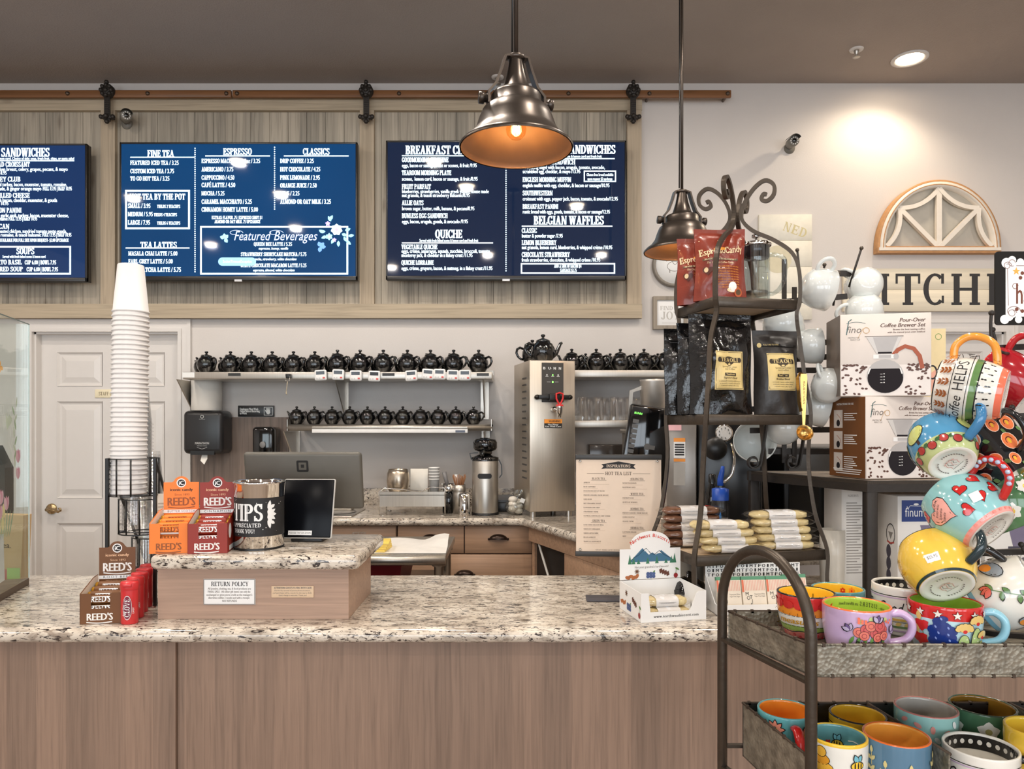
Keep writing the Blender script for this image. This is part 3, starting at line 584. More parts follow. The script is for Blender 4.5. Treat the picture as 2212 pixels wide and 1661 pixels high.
# ---------------------------------------------------------------- pendant lamps and ceiling fittings
PEND = M_('pendant_bronze', (78,70,64), .32, .8, var=.12, vs=18); PIN = M_('pendant_inside', (128,98,78), .5, .2)
def pendant(px, d, zb, rz, label, watts):
    x = SX(px, d); t = thing('pendant_lamp', label, 'lamp', (x, d, zb), rz, group='barn pendant lamps')
    pr = [(.165, 0), (.166, .006), (.157, .016), (.135, .032), (.118, .055), (.108, .085), (.098, .108), (.082, .122), (.074, .126), (.073, .150), (.068, .158), (.052, .162), (.040, .175), (.028, .215), (.022, .245), (.02, .258)]
    b = MB(); b.lathe(pr, PEND, 40); b.build('shade', t)
    b = MB(); b.lathe([(r-.004, z+.001) for r, z in pr[:9]]+[(.03, .125)], PIN, 40); b.build('shade_lining', t, 'warm copper-toned inside of the shade')
    for s in (-1, 1):
        b = MB(); b.bar([(s*.018, 0, .266), (s*.034, 0, .262), (s*.045, 0, .225), (s*.062, 0, .18), (s*.083, 0, .155), (s*.083, 0, .122)], .03, .007, PEND, up=(1, 0, 0)); b.build('yoke_arm', t)
        b = MB(); b.lathe([(.012, 0), (.012, .01), (.017, .012), (.017, .026), (0, .028)], PEND, 14, Matrix.Translation((s*.084, 0, .138)) @ Matrix.Rotation(R(90*s), 4, 'Y')); b.build('thumb_screw', t)
    b = MB(); b.lathe([(.014, .255), (.024, .258), (.026, .268), (.012, .275), (.0065, .277)], PEND, 20); b.tube([(0, 0, .27), (0, 0, CEIL-zb-.005)], .0065, PEND)
    b.build('stem', t)
    b = MB(); b.tube([(-.012, .0, .28), (-.0105, 0, .6), (-.011, 0, CEIL-zb-.01)], .003, BLACK); b.build('cord', t)
    b = MB(); b.lathe([(.058, CEIL-zb), (.058, CEIL-zb-.014), (.03, CEIL-zb-.022), (0, CEIL-zb-.022)], PEND, 24); b.build('canopy', t)
    b = MB(); b.lathe([(0, .028), (.016, .031), (.027, .043), (.030, .058), (.026, .074), (.017, .09), (.014, .105), (.014, .125)], glass('bulb_glass', (255,236,205), .02, .02), 20); b.build('bulb', t)
    b = MB()
    for k in range(6):
        a = k*pi/3; b.tube([(.010*cos(a), .010*sin(a), .045), (.007*cos(a+.3), .007*sin(a+.3), .085)], .0018, M_('filament', (255,220,150), .5, emis=(255,210,140), es=90, var=0), 5)
    b.build('filament', t)
    lamp('pendant_bulb_light', 'POINT', (x, d, zb+.060), (0, 0, 0), watts, (1, .74, .46), shadow_soft_size=.02)
pendant(1115, 2.07, SZ(322, 2.07), 14, 'large dark bronze barn pendant lamp hanging in front of the breakfast menu screen', .55)
pendant(1473, 3.12, SZ(545, 3.12), 8, 'smaller-looking bronze pendant lamp hanging behind the wire coffee rack', .35)
def downlight(x, y, label):
    t = thing('recessed_downlight', label, 'ceiling light', (x, y, CEIL), group='recessed ceiling downlights')
    b = MB(); b.lathe([(.098, 0), (.098, -.006), (.078, -.008), (.07, 0)], M_TRIM, 28); b.build('trim_ring', t)
    b = MB(); b.lathe([(0, -.002), (.072, -.002)], M_('downlight_lens', (255,244,225), .4, emis=(255,232,200), es=22, var=0), 28); b.build('lens', t)
downlight(SX(1965, 4.1), 4.1, 'bright recessed downlight in the ceiling above the bare wall')
lamp('wall_downlight', 'SPOT', (SX(1965, 4.1), 4.08, CEIL-.02), (R(-2), R(8), 0), 20, (1, .84, .64), spot_size=R(150), spot_blend=.6, shadow_soft_size=.05)
for i, (x, y) in enumerate(DOWN): downlight(x, y, 'recessed ceiling downlight over the customer side, reflected in the menu screens')
for px, py, d, lb in ((1075, 165, 4.32, 'small white ceiling sprinkler head beside the large pendant lamp'), (1850, 107, 4.0, 'small white ceiling sprinkler head left of the lit recessed downlight')):
    t = thing('sprinkler_head', lb, 'sprinkler', (SX(px, d), d, CEIL))
    b = MB(); b.lathe([(.038, 0), (.036, -.006), (.018, -.010), (.012, -.006)], M_TRIM, 24); b.build('escutcheon', t)
    b = MB(); b.lathe([(.012, -.005), (.011, -.022), (.006, -.028), (.005, -.04), (.02, -.042), (.02, -.045), (0, -.045)], STEEL, 16); b.build('deflector', t)
# ---------------------------------------------------------------- signs on the bare wall
CREAM = M_('cream_board', (236,226,204), .6, var=.03)
def board_sign(name, x0, x1, y0, y1, label, planks, mat, dr, d=4.375, cat='sign'):
    p = W((x0+x1)/2, y1, d); t = thing(name, label, cat, p); b = MB(); w = SX(x1, d)-SX(x0, d); h = SZ(y0, d)-SZ(y1, d)
    for k in range(planks): b.box(-w/2, w/2, 0, .022, h*k/planks+(.0015 if k else 0), h*(k+1)/planks, mat, bev=.0012, seg=1)
    b.build('board', t); b = MB(); D = Dec(b, pxplane(d, p.x, p.z, p.y), .0006); dr(D, b, t); b.build('lettering', t); return t
def d_kit(D, b, t):
    m = M_('sign_black', (48,46,46), .6)
    for ch, xa, xb in (('K', 1832, 1893), ('I', 1897, 1925), ('T', 1933, 1992), ('C', 1992, 2045), ('H', 2053, 2121), ('E', 2130, 2180), ('N', 2186, 2250)):
        D.text(ch, xa, -659, 68, m, 'S', xb)
kw = wood('whitewashed_board', (236,224,200), 'x', .9, pvar=.06, grain=30, knots=.2, rough=.6)
board_sign('kitchen_sign', 1822, 2262, 580, 672, 'wide whitewashed plank sign reading KITCHEN in black serif letters', 2, kw, d_kit, 4.37)
def d_ned(D, b, t):
    for k, ch in enumerate('NED'): D.text(ch, 1690+k*17, -(497+k*6), 20, M_('gilt_letter', (212,198,150), .6), 'S', 1707+k*17, rot=-20)
    e = MB(); E_ = Dec(e, pxplane(4.375, t.location.x, t.location.z, t.location.y), .0006); E_.ell(1680, -560, 30, 30, M_('pale_gilt', (218,208,178), .6), n=24); e.build('gilt_circle', t)
board_sign('plank_sign', 1640, 1754, 463, 690, 'pale shiplap sign with gilt lettering, half hidden behind the coffee press', 4, M_('pale_shiplap', (238,232,216), .6), d_ned)
def d_jo(D, b, t):
    g = M_('faint_letter', (196,192,186), .7); D.text('FIND', 1426, -670, 9, g, 'S'); D.text('JOY', 1428, -690, 17, g, 'S')
    D.rect(1430, 1470, -698, -697, g)
    fw = wood('grey_frame_wood', (150,138,122), 'z', .8); P = Vector(t.location); f = MB()
    for (a, c, e, g_) in ((1411, 1419, 640, 711), (1477, 1485, 640, 711), (1419, 1477, 640, 648), (1419, 1477, 703, 711)): f.box(SX(a, 4.37)-P.x, SX(c, 4.37)-P.x, -.012, .02, SZ(g_, 4.37)-P.z, SZ(e, 4.37)-P.z, fw)
    f.build('wood_frame', t)
board_sign('framed_sign', 1412, 1484, 641, 710, 'small grey-framed white sign, half hidden by the black coffee bags', 1, CARD, d_jo)
p = W(1457, 572, 4.37); t = thing('round_plaque', 'round white plaque with a faint animal drawing, under the far pendant lamp', 'sign', p)
RX = Matrix.Rotation(R(90), 4, 'X')
b = MB(); b.lathe([(0, .004), (.118, .004), (.118, -.02)], CARD, 36, RX)
D = Dec(b, plane((0,0,0)), .0045)
D.line([(-.05+.1*k/10, .02+.02*sin(k*.9)) for k in range(11)], .003, INKG); D.ring(0, -.01, .045, .003, INKG, ry=.03); D.line([(-.03,-.05),(-.03,-.03)], .004, INKG); D.line([(.03,-.05),(.03,-.03)], .004, INKG); b.build('plaque_disc', t)
b = MB(); b.lathe([(.116, .0), (.118, .012), (.132, .012), (.135, .0), (.135, -.02)], wood('grey_frame_wood2', (140,132,122), 'z', .8), 36, RX); b.build('rim', t)
# arched window frame decoration
p = W(2026, 547, 4.36); t = thing('arched_window_frame', 'half-round distressed white window frame hung above the kitchen sign', 'wall decoration', p)
DW = M_('distressed_white', (238,228,214), .6, var=.04, vs=30, stretch=(1,1,1)); DB = M_('worn_oak', (198,146,96), .6, var=.12, vs=40)
r = 133*4.36/F; hh = 157*4.36/F; f0 = .03
b = MB()
def arc(rx, rz, n=32): return [(rx*cos(pi*k/n), rz*sin(pi*k/n)) for k in range(n+1)]
def band(b, o, i, y0, y1, mat):
    A = arc(*o); B = arc(*i); n = len(A); vs = [(x, y, z+f0) for (P, y) in ((A, y1), (A, y0), (B, y0), (B, y1)) for x, z in P]
    b.add(vs, [(j*n+k, j*n+k+1, (j+1)*n+k+1, (j+1)*n+k) for j in range(3) for k in range(n-1)], mat, True)
zz = hh-f0
band(b, (r, zz), (r-.016, zz-.016), -.016, .036, DB); band(b, (r-.014, zz-.014), (r-.044, zz-.044), -.024, .03, DW); band(b, (r-.028, zz-.028), (r-.033, zz-.033), -.026, .0, DB)
b.box(-r, r, -.0165, .0365, 0, .014, DB); b.box(-r+.006, r-.006, -.0245, .034, .012, .031, DW); b.box(-r+.03, r-.03, -.02, .034, .028, .038, DB); b.box(-r, -r+.016, -.016, .036, .0142, f0, DB); b.box(r-.016, r, -.016, .036, .0142, f0, DB)
b.build('arch_frame', t)
b = MB(); ri, zi = r-.05, zz-.05
mk_ = [0]
def mull(P, w=.027): mk_[0] += 1; b.bar([(x, -.004-.0006*mk_[0], z+f0) for x, z in P], w, .022, DW, up=(0, -1, 0))
mull([(0, 0), (0, zi)], .032)
c1 = (ri*cos(R(42)), zi*sin(R(42)))
for s in (-1, 1):
    mull([(0, 0), (s*c1[0], c1[1])])
    A = Vector((0, zi)); B = Vector((s*c1[0], c1[1])); C = Vector((s*ri*.98, .01)); O = Vector((0, 0))
    for (P, Q) in ((A, B), (B, C)):
        mid = (P+Q)/2*.78; mull([tuple(P*(1-u)**2+mid*2*u*(1-u)+Q*u*u) for u in [k/10 for k in range(11)]], .025)
b.build('muntins', t)
b = MB(); b.add([(x, .02, z+f0) for x, z in arc(r-.03, zz-.03)], [tuple(range(33))], M_('grey_backing', (186,180,168), .7)); b.build('backing_panel', t)
# ---------------------------------------------------------------- back counter run
ZB = .972; YF = 3.76                                                 # back worktop height and front edge
CAB = wood('cabinet_wood', (188,152,124), 'x', .84, pvar=.1, grain=70, rough=.45)
GAP = M_('cabinet_gap', (62,46,38), .8)
BRZ = M_('dark_bronze', (58,46,40), .3, .8)
P0 = Vector((.06, YF)); P1 = Vector((.56, 2.62))                      # front edge of the return worktop
xl = SX(420, YW)
t = thing('back_worktop', 'speckled granite worktop along the back wall, turning forward at the corner', 'worktop', (0, 4.1, ZB-.04))
o = Vector(t.location); T_ = Matrix.Translation(-o)
def nose(path, z0, z1, mat, b, T=None, r=None):                      # rounded edge along a path, bulging to the left of travel
    h = z1-z0; r = r or h/2
    vs = []; N = 9; n = len(path)
    for i, p in enumerate(path):
        a = Vector(path[max(i-1, 0)]); c = Vector(path[min(i+1, n-1)]); d = (c-a).normalized(); nn = Vector((d.y, -d.x))
        for k in range(N):
            an = -pi/2+pi*k/(N-1); q = Vector(p)+nn*r*.8*cos(an); vs.append((q.x, q.y, (z0+z1)/2+h/2*sin(an)))
    b.add(vs, [(i*N+k, (i+1)*N+k, (i+1)*N+k+1, i*N+k+1) for i in range(n-1) for k in range(N-1)], mat, True, T)
b = MB(); poly = [(xl, YW-.003), (xl, YF), (P0.x, P0.y), (P1.x, P1.y), (P1.x+.62, P1.y+.1), (2.3, YW-.003)]
b.prism(poly, ZB-.04, ZB, GR2, T_); nose([(xl, YF), (P0.x-.03, YF), (P0.x, YF-.012), (P0.x+.02, YF-.045), tuple(P1)], ZB-.04, ZB, GR2, b, T_)
b.build('slab', t)
b = MB(); b.box(SX(690, YW), SX(1112, YW), YW-.022, YW-.004, ZB+.0005, ZB+.10, GR2); tag(b.build('granite_backsplash'), 'low granite backsplash strip along the wall behind the dish rack', 'backsplash')
def cup_pull(b, M):
    b.lathe([(.048, 0), (.046, .012), (.036, .024), (.018, .030), (0, .031)], BRZ, 18, M @ Matrix.Rotation(R(90), 4, 'X') @ Matrix.Diagonal((1, .55, 1, 1)), a0=R(0), a1=R(180))
    b.box(-.054, .054, -.004, 0, -.004, .003, BRZ, M); b.ball((-.05, -.004, 0), .007, BRZ, 8, M); b.ball((.05, -.004, 0), .007, BRZ, 8, M)
def cab(name, label, x0, x1, drawers, yb=YF+.03, z1=ZB-.042):
    t = thing(name, label, 'cabinet', ((x0+x1)/2, yb+.3, 0)); T_ = Matrix.Translation(-Vector(t.location))
    b = MB(); b.box(x0, x1, yb+.02, YW-.03, .1, z1, CAB, T_); b.box(x0+.002, x1-.002, yb+.01, yb+.021, .1, z1, GAP, T_); b.build('carcass', t)
    for (z0, z2) in drawers:
        b = MB(); b.box(x0+.003, x1-.003, yb, yb+.018, z0+.002, z2-.002, CAB, T_, bev=.0015, seg=1); d = b.build('drawer', t)
        b = MB(); cup_pull(b, T_ @ Matrix.Translation(((x0+x1)/2, yb, z0+(z2-z0)*.56 if z2-z0 < .2 else z2-.155))); b.build('cup_pull', d)
yd = YF+.03; zz = lambda py: SZ(py, yd)
sx = lambda px: SX(px, yd)
cab('drawer_cabinet', 'wooden drawer cabinet in the corner under the airpot, with a cup pull on each drawer', sx(858), sx(1150), [])
for (a, c) in ((sx(858), sx(1003)), (sx(1003), sx(1150))): pass
tc = bpy.data.objects['drawer_cabinet']; T_ = Matrix.Translation(-Vector(tc.location))
for (a, c, z0, z1) in ((sx(858), sx(1003), zz(1196), ZB-.045), (sx(1003), sx(1150), zz(1196), ZB-.045), (sx(858), sx(1150), .55, zz(1197)), (sx(858), sx(1150), .12, .55)):
    b = MB(); b.box(a+.003, c-.003, yd, yd+.018, z0+.002, z1-.002, CAB, T_, bev=.0015, seg=1); d = b.build('drawer', tc)
    b = MB(); cup_pull(b, T_ @ Matrix.Translation(((a+c)/2, yd, (z0+z1)/2+.004 if z1-z0 < .3 else z1-.088))); b.build('cup_pull', d)
cab('sink_cabinet', 'wooden sink cabinet behind the steel prep table, left of the drawer cabinet', sx(500), sx(856), [(.12, zz(1196)), (zz(1196), ZB-.045)])
# return cabinet with an open gap for a bin
t = thing('return_cabinet', 'wooden cabinet under the angled return worktop, with an open dark bay', 'cabinet', (P0.x+.1, 3.2, 0))
dv = (P1-P0); L_ = dv.length; ang = math.atan2(dv.y, dv.x)
Mx = Matrix.Translation(-Vector(t.location)) @ Matrix.Translation((P0.x+.02, P0.y+.02, 0)) @ Matrix.Rotation(ang, 4, 'Z')   # x along the front, -y is outwards? (front faces left)
zt = ZB-.044
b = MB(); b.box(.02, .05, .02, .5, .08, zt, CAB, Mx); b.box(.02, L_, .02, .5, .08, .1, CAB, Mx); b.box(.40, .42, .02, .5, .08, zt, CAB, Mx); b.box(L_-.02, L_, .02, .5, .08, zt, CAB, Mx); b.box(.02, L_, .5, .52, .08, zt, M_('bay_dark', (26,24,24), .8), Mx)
b.box(.02, L_, .0, .02, zt-.075, zt, CAB, Mx); b.build('carcass', t)
b = MB(); b.box(.05, .398, .03, .499, .101, zt-.08, M_('bin_black', (24,22,22), .5), Mx, bev=.01); tag(b.build('waste_bin', loc=t.location), 'black waste bin in the open bay of the return cabinet', 'bin')
for k, (z0, z1) in enumerate(((.52, zt-.077), (.1, .518))):
    b = MB(); b.box(.42, L_-.01, 0, .018, z0, z1, CAB, Mx, bev=.0015, seg=1); d = b.build('drawer', t)
    for q in (.54, .95):
        b = MB(); cup_pull(b, Mx @ Matrix.Translation((q, 0, z1-.12))); b.build('cup_pull', d)
b = MB(); b.tube([Mx @ Vector((.12, .012, zt-.08)), Mx @ Vector((.38, .012, .5))], .006, M_('wand_white', (220,216,210), .4)); tag(b.build('cleaning_wand'), 'white cleaning stick leaning in the open bay of the return cabinet', 'stick')
bpy.data.objects['cleaning_wand'].location = t.location
# ---------------------------------------------------------------- left section of the wall
t_w = MB(); t_w.box(SX(414, 4.39), SX(623, 4.39), 4.388, 4.398, ZB+.002, SZ(901, 4.39), wood('splash_panel', (132,114,102), 'z', .66, plank=.19, pvar=.14, grain=60, rough=.5))
ob = t_w.build('splash_panel'); tag(ob, 'grey-brown wood-look splash panel on the wall behind the soap dispenser', 'wall panel')
def front_text(t, d): return pxplane(d, t.location.x, t.location.z, t.location.y)
# towel dispenser
t = thing('towel_dispenser', 'black paper towel dispenser on the wall beside the door', 'dispenser', W(446, 980, 4.28))
w, h = .118, .258
b = MB(); b.box(-w, w, -.06, .112, .0, h, M_('dispenser_black', (38,37,38), .3), bev=.03, seg=4); b.box(-w*.6, w*.6, -.058, -.04, -.004, .02, BLACK); b.build('body', t)
b = MB(); b.box(-w-.006, -w+.006, .0, .1, .03, .22, BLACK, bev=.004); b.build('hinge_rail', t)
b = MB(); D = Dec(b, plane((0, -.061, 0)), .0004); g = M_('label_grey', (190,190,188), .6, var=0)
D.text('MARATHON', -.042, .058, .013, g, 'B', .042, bold=.03); D.text('EVERYDAY TOWELS', -.03, .046, .006, g, 'B', .03); D.line([(-.03, .04), (0, .03), (.03, .04)], .002, g); D.ring(0, .222, .009, .003, g); D.text('marathon', -.018, .205, .005, g, 'B', .018); b.build('lettering', t)
b = MB(); b.add([(-.012, -.03, .004), (.02, -.03, .004), (.024, -.045, -.03), (.008, -.05, -.062), (-.016, -.046, -.04)], [(0,1,2,3,4)], PAPER); b.build('paper_tongue', t)
b = MB(); b.lathe([(0, 0), (.084, 0), (.087, .003), (.087, .195), (.084, .2), (.022, .2), (.022, .15)], PAPER, 32); ob = b.build('towel_roll'); ob.location = Vector(t.location)+Vector((-.007, .02, h)); tag(ob, 'spare white paper towel roll standing on the black towel dispenser', 'paper roll')
# soap dispenser
t = thing('soap_dispenser', 'glossy black wall soap dispenser on the splash panel', 'dispenser', W(574, 985, 4.30))
b = MB(); b.box(-.064, .064, -.055, .09, -.03, .176, BLK_GLOSS, bev=.02, seg=3); b.build('body', t)
b = MB(); b.ball((0, -.055, .07), .018, M_('soap_button', (120,118,116), .3), 14, sc=(1, .2, 1.1)); b.build('button', t)
# notice
def plate(name, x0, x1, y0, y1, d, label, mat, dr, cat='sign', th=.006, bev=.001):
    p = W((x0+x1)/2, y1, d); t = thing(name, label, cat, p); b = MB(); b.box(SX(x0, d)-p.x, SX(x1, d)-p.x, 0, th, 0, SZ(y0, d)-p.z, mat, bev=bev, seg=2); b.build('plate', t)
    b = MB(); D = Dec(b, front_text(t, d), .0003); dr(D); b.build('lettering', t); return t
SW = M_('sign_white', (235,235,232), .5, var=0)
def d_wash(D):
    D.text('Employees Must Wash', 518, -886, 5, SW, 'B', 558, bold=.05); D.text('Hands Before Returning', 518, -890.5, 5, SW, 'B', 561, bold=.05); D.text('to Work', 518, -895, 5, SW, 'B', 533, bold=.05)
    b_ = MB(); t = bpy.data.objects['wash_hands_sign']; D = Dec(b_, front_text(t, 4.385), .0003); D.frame(570, 589, -897, -879, 1, SW); D.ell(579.5, -890, 4.5, 5, SW)
    for k in range(4): D.line([(576+k*2.3, -887), (575.5+k*2.5, -881.5)], 1.6, SW)
    D.line([(575.5, -890), (573.2, -886)], 1.7, SW); b_.build('hand_symbol', t)
plate('wash_hands_sign', 514, 592, 876, 900, 4.385, 'small black sign about washing hands, above the soap dispenser', M_('sign_plastic', (30,29,30), .35), d_wash)
plate('staff_sign', 205, 262, 841, 859, 4.444, 'cream STAFF ONLY sign on the white door behind the paper cups', M_('sign_cream', (240,228,196), .5), lambda D: D.text('STAFF ONLY', 213, -854, 7.5, M_('sign_gold_ink', (110,92,60), .6, var=0), 'S', 256))
# ---------------------------------------------------------------- wall shelves and teapots
def shelf(name, label, x0, x1, ys, d, depth, brackets, tube=False):
    p = W((x0+x1)/2, ys, d); t = thing(name, label, 'shelf', p); w = SX(x1, d)-SX(x0, d); b = MB()
    if tube:
        b.box(-w/2, w/2, .02, depth, -.012, 0, STEEL); b.tube([(-w/2, .018, -.018), (w/2, .018, -.018)], .019, STEEL, 16)
        b.box(-w/2, -w/2+.003, 0, depth, -.036, .03, STEEL); b.box(w/2-.003, w/2, 0, depth, -.036, .03, STEEL)
    else: b.box(-w/2, w/2, 0, depth, -.042, 0, STEEL, bev=.003); b.box(-w/2, w/2, depth-.004, depth, 0, .03, STEEL)
    b.build('shelf_board', t)
    for px, wd_ in brackets:
        b = MB(); x = SX(px, 4.3)-p.x
        b.prism([(.04, -.04), (depth-.002, -.04), (depth-.002, -.26), (depth-.03, -.26)], x-.003, x+.003, STEEL, axis='x'); b.box(x-wd_/2, x+wd_/2, depth-.006, depth-.001, -.27, -.04, STEEL); b.build('bracket', t)
    return t
YS = 4.08
shU = shelf('steel_wall_shelf', 'long upper steel wall shelf lined with black teapots and white timers', 395, 1063, 803, YS, YW-YS-.003, [(412, .03), (740, .03), (1046, .05)])
shL = shelf('steel_wall_shelf', 'short lower steel wall shelf with rolled edge and ticket rail', 620, 1062, 917, YS, YW-YS-.003, [(633, .03), (1048, .05)], True)
shR = shelf('steel_wall_shelf', 'steel wall shelf right of the hot water machine, carrying teapots', 1225, 1500, 799, YS, YW-YS-.003, [(1480, .03)])
shG = shelf('steel_wall_shelf', 'steel wall shelf holding upturned clear glasses', 1225, 1500, 908, YS, YW-YS-.003, [(1480, .03)])
p = W(842, 936, YS-.02); t = thing('ticket_rail', 'white and steel ticket holder rail hung under the lower teapot shelf', 'rail', p)
w = SX(1010, YS)-SX(675, YS)
b = MB(); b.box(-w/2, w/2, 0, .014, .002, .026, WHITE, bev=.002); b.build('strip', t)
b = MB(); b.box(-w/2, w/2, -.004, .008, .026, .040, STEEL, bev=.003); b.build('clamp_bar', t)
b = MB(); b.box(w/2-.07, w/2-.015, -.001, .004, .005, .018, M_('rail_label', (96,104,120), .5)); b.build('label_plate', t)
for px in (506, 839, 1043):
    p = W(px, 812, YS-.002); b = MB(); b.box(-.035, .035, 0, .0018, 0, .016, M_('label_black', (34,32,30), .4)); ob = b.build('shelf_label'); ob.location = p-Vector((0,.0005,0)); tag(ob, 'small black label strip on the upper shelf edge, ' + {506: 'nearest the towel roll', 839: 'between two groups of timers', 1043: 'at its right end'}[px], 'label', 'shelf edge labels')
p = W(405, 810, YS-.002); b = MB(); b.box(-.03, .04, 0, .002, -.014, .016, SW); ob = b.build('shelf_sticker'); ob.location = p; tag(ob, 'white sticker on the left end of the upper shelf edge', 'label')
D = None
TP = M_('teapot_black', (9,9,10), .08, coat=.6, var=.02, bump=.5, bs=55)
def make_teapot(label, group, big=False):
    t = thing('teapot', label, 'teapot', (0, 0, 0), group=group)
    b = MB(); b.lathe([(0, 0), (.034, 0), (.036, .004), (.047, .02), (.053, .042), (.051, .062), (.042, .080), (.030, .088), (.029, .091)], TP, 24); b.build('body', t)
    b = MB(); b.lathe([(.031, .089), (.032, .093), (.026, .098), (.012, .103), (.006, .106), (.0055, .110), (.010, .114), (.010, .119), (.006, .122), (0, .123)], TP, 18); b.build('lid', t)
    b = MB(); b.tube([(.044, 0, .076), (.062, 0, .082), (.076, 0, .074), (.080, 0, .056), (.072, 0, .038), (.058, 0, .026), (.047, 0, .024)], [.006,.0065,.0065,.0065,.006,.006,.006], TP, 8); b.build('handle', t)
    b = MB(); b.tube([(-.040, 0, .030), (-.058, 0, .042), (-.068, 0, .062), (-.078, 0, .084), (-.086, 0, .088)], [.014,.011,.008,.007,.006], TP, 10); b.build('spout', t)
    return t
first = make_teapot('x', 'teapots'); used = [0]
def teapot(x, y, z, s, rz, label, group):
    t = first if not used[0] else dup(first, label); used[0] = 1
    t['label'] = label; t['group'] = group; t.location = (x, y, z); t.rotation_euler = (0, 0, R(rz)); t.scale = (s,)*3; return t
zU = shU.location.z+.001; zL = shL.location.z+.001; zR = shR.location.z+.001
UX = [446, 498, 543, 588, 634, 680, 729, 778, 828, 880, 930, 980, 1034]
for i, px in enumerate(UX):
    s = 1.02 if i < 6 else 1.09
    teapot(SX(px, 4.16), 4.16, zU, s, -28, 'black teapot, front row of the upper wall shelf, %s from the left' % ordn(i+1), 'upper shelf teapots, front row')
    if i < 12: teapot(SX(px-8, 4.30), 4.30, zU, s*.95, -36, 'black teapot, rear row of the upper wall shelf, %s from the left' % ordn(i+1), 'upper shelf teapots, rear row')
for i in range(11):
    teapot(SX(641+i*38.2, 4.17), 4.17, zL, .86, -28, 'small black teapot on the lower wall shelf, %s from the left' % ordn(i+1), 'lower shelf teapots')
for i, px in enumerate((1235, 1288, 1340, 1391, 1437)):
    teapot(SX(px, 4.16), 4.16, zR, 1.05, -28, 'black teapot, front row of the shelf right of the water machine, %s from the left' % ordn(i+1), 'right shelf teapots, front row')
    if i < 4: teapot(SX(px+30, 4.31), 4.31, zR, .95, -36, 'black teapot, rear row of the shelf right of the water machine, %s from the left' % ordn(i+1), 'right shelf teapots, rear row')
# timers clipped along the upper shelf
def timer(i, px, py, rot):
    d = YS-.022; t = thing('kitchen_timer', 'white digital timer clipped to the upper teapot shelf, %s from the left' % ordn(i+1), 'timer', W(px, py, d), group='timers on the teapot shelf', rot=(0, R(rot), 0))
    if i == 0:
        b = MB(); b.box(-.034, .034, 0, .014, -.030, .030, WHITE, bev=.009, seg=3); b.build('body', t)
        b = MB(); b.box(-.024, .024, -.001, .002, .003, .022, M_('lcd_dark', (34,36,38), .15)); b.build('display', t)
        b = MB(); b.box(.012, .025, -.003, .002, -.021, -.012, M_('timer_red', (216,88,84), .4), bev=.002); b.build('start_button', t)
        b = MB(); b.box(-.024, -.016, -.002, .002, -.021, -.014, M_('timer_grey', (200,198,196), .4)); b.box(-.01, -.002, -.002, .002, -.021, -.014, MC['timer_grey']); b.build('small_buttons', t)
        b = MB(); b.box(-.01, .01, .014, .021, -.01, .02, M_('timer_clip', (180,180,180), .4)); b.build('clip', t)
        return t
tm = timer(0, 692, 810, -3)
for i, (px, py, r) in enumerate(((730,809,2),(768,811,0),(808,812,2),(888,811,-4),(924,808,5),(949,808,2),(978,810,2),(1004,810,0))):
    q = dup(tm, 'white digital timer clipped to the upper teapot shelf, %s from the left' % ordn(i+2), W(px, py, YS-.022)); q.rotation_euler = (0, R(r), 0)
p = W(623, 812, YS-.012); t = thing('binder_clip', 'black binder clip with a hanging cord on the upper teapot shelf', 'clip', p)
b = MB(); b.box(-.014, .014, -.012, .016, -.014, .012, BLACK, bev=.003); b.tube([(-.012,-.01,0),(-.01,-.016,-.03),(.01,-.016,-.03),(.012,-.01,0)], .0015, STEEL, 6); b.build('clip_body', t)
b = MB(); b.tube([(0,-.014,-.028),(-.004,-.014,-.06),(-.010,-.014,-.10),(-.004,-.014,-.11),(-.008,-.014,-.08)], .0022, M_('cord_tan', (190,176,150), .7), 6); b.build('cord', t)
# clear glasses upside down
def glass_row():
    gm = glass('tumbler_glass', (255,255,255), .02, .12)
    t = thing('tumbler', 'x', 'glass', (0,0,0), group='upturned glasses on the lower right shelf')
    b = MB(); b.lathe([(.040, 0), (.038, .03), (.030, .11), (.029, .132), (.026, .136), (0, .136)], gm, 20); b.lathe([(0, .128), (.026, .128), (.027, .11), (.037, .0)], gm, 20); b.build('bowl', t)
    b = MB(); b.lathe([(.041, .0), (.041, .004), (.038, .005)], gm, 20); b.build('rim', t)
    k = 0
    for r, y in enumerate((4.15, 4.27)):
        for j in range(5):
            lb = 'upturned clear glass in the %s row on the lower right shelf, %s from the left' % ('front' if not r else 'rear', ordn(j+1))
            q = t if k == 0 else dup(t, lb)
            q['label'] = lb; q.location = (SX(1258+j*34+r*14, y), y, shG.location.z+.001); k += 1
glass_row()
# ---------------------------------------------------------------- things on the back worktop
z0 = ZB
# hot water machine
t = thing('hot_water_machine', 'tall stainless hot water dispenser with red tap on the back worktop', 'water dispenser', (SX(1193, 3.82), 3.80, z0), 13)
hw = .126; hh = .835
b = MB(); b.box(-hw, hw, 0, .36, .03, hh, M_('heater_steel', (206,195,180), .34, .9, var=.05, vs=120, stretch=(1,1,.03)), bev=.004); b.build('body', t)
b = MB()
for (x, y) in ((-.1, .03), (.1, .03), (-.1, .33), (.1, .33)): b.lathe([(.016, 0), (.016, .032)], STEEL, 12, Matrix.Translation((x, y, 0)))
b.build('feet', t)
b = MB()
for k in range(16): b.box(-hw-.004, -hw+.002, .06, .15, .74-k*.036, .748-k*.036, M_('louver_dark', (92,88,84), .4, .6))
b.build('louvers', t)
b = MB(); b.box(-.06, .06, -.004, .002, .612, .822, M_('panel_dark', (66,62,58), .4)); b.build('control_panel', t)
b = MB(); D = Dec(b, plane((0, -.0045, 0)), .0003)
for k, ch in enumerate('BUNN'): D.text(ch, -.054+k*.029, .786, .013, SW, 'B', -.040+k*.029, bold=.06)
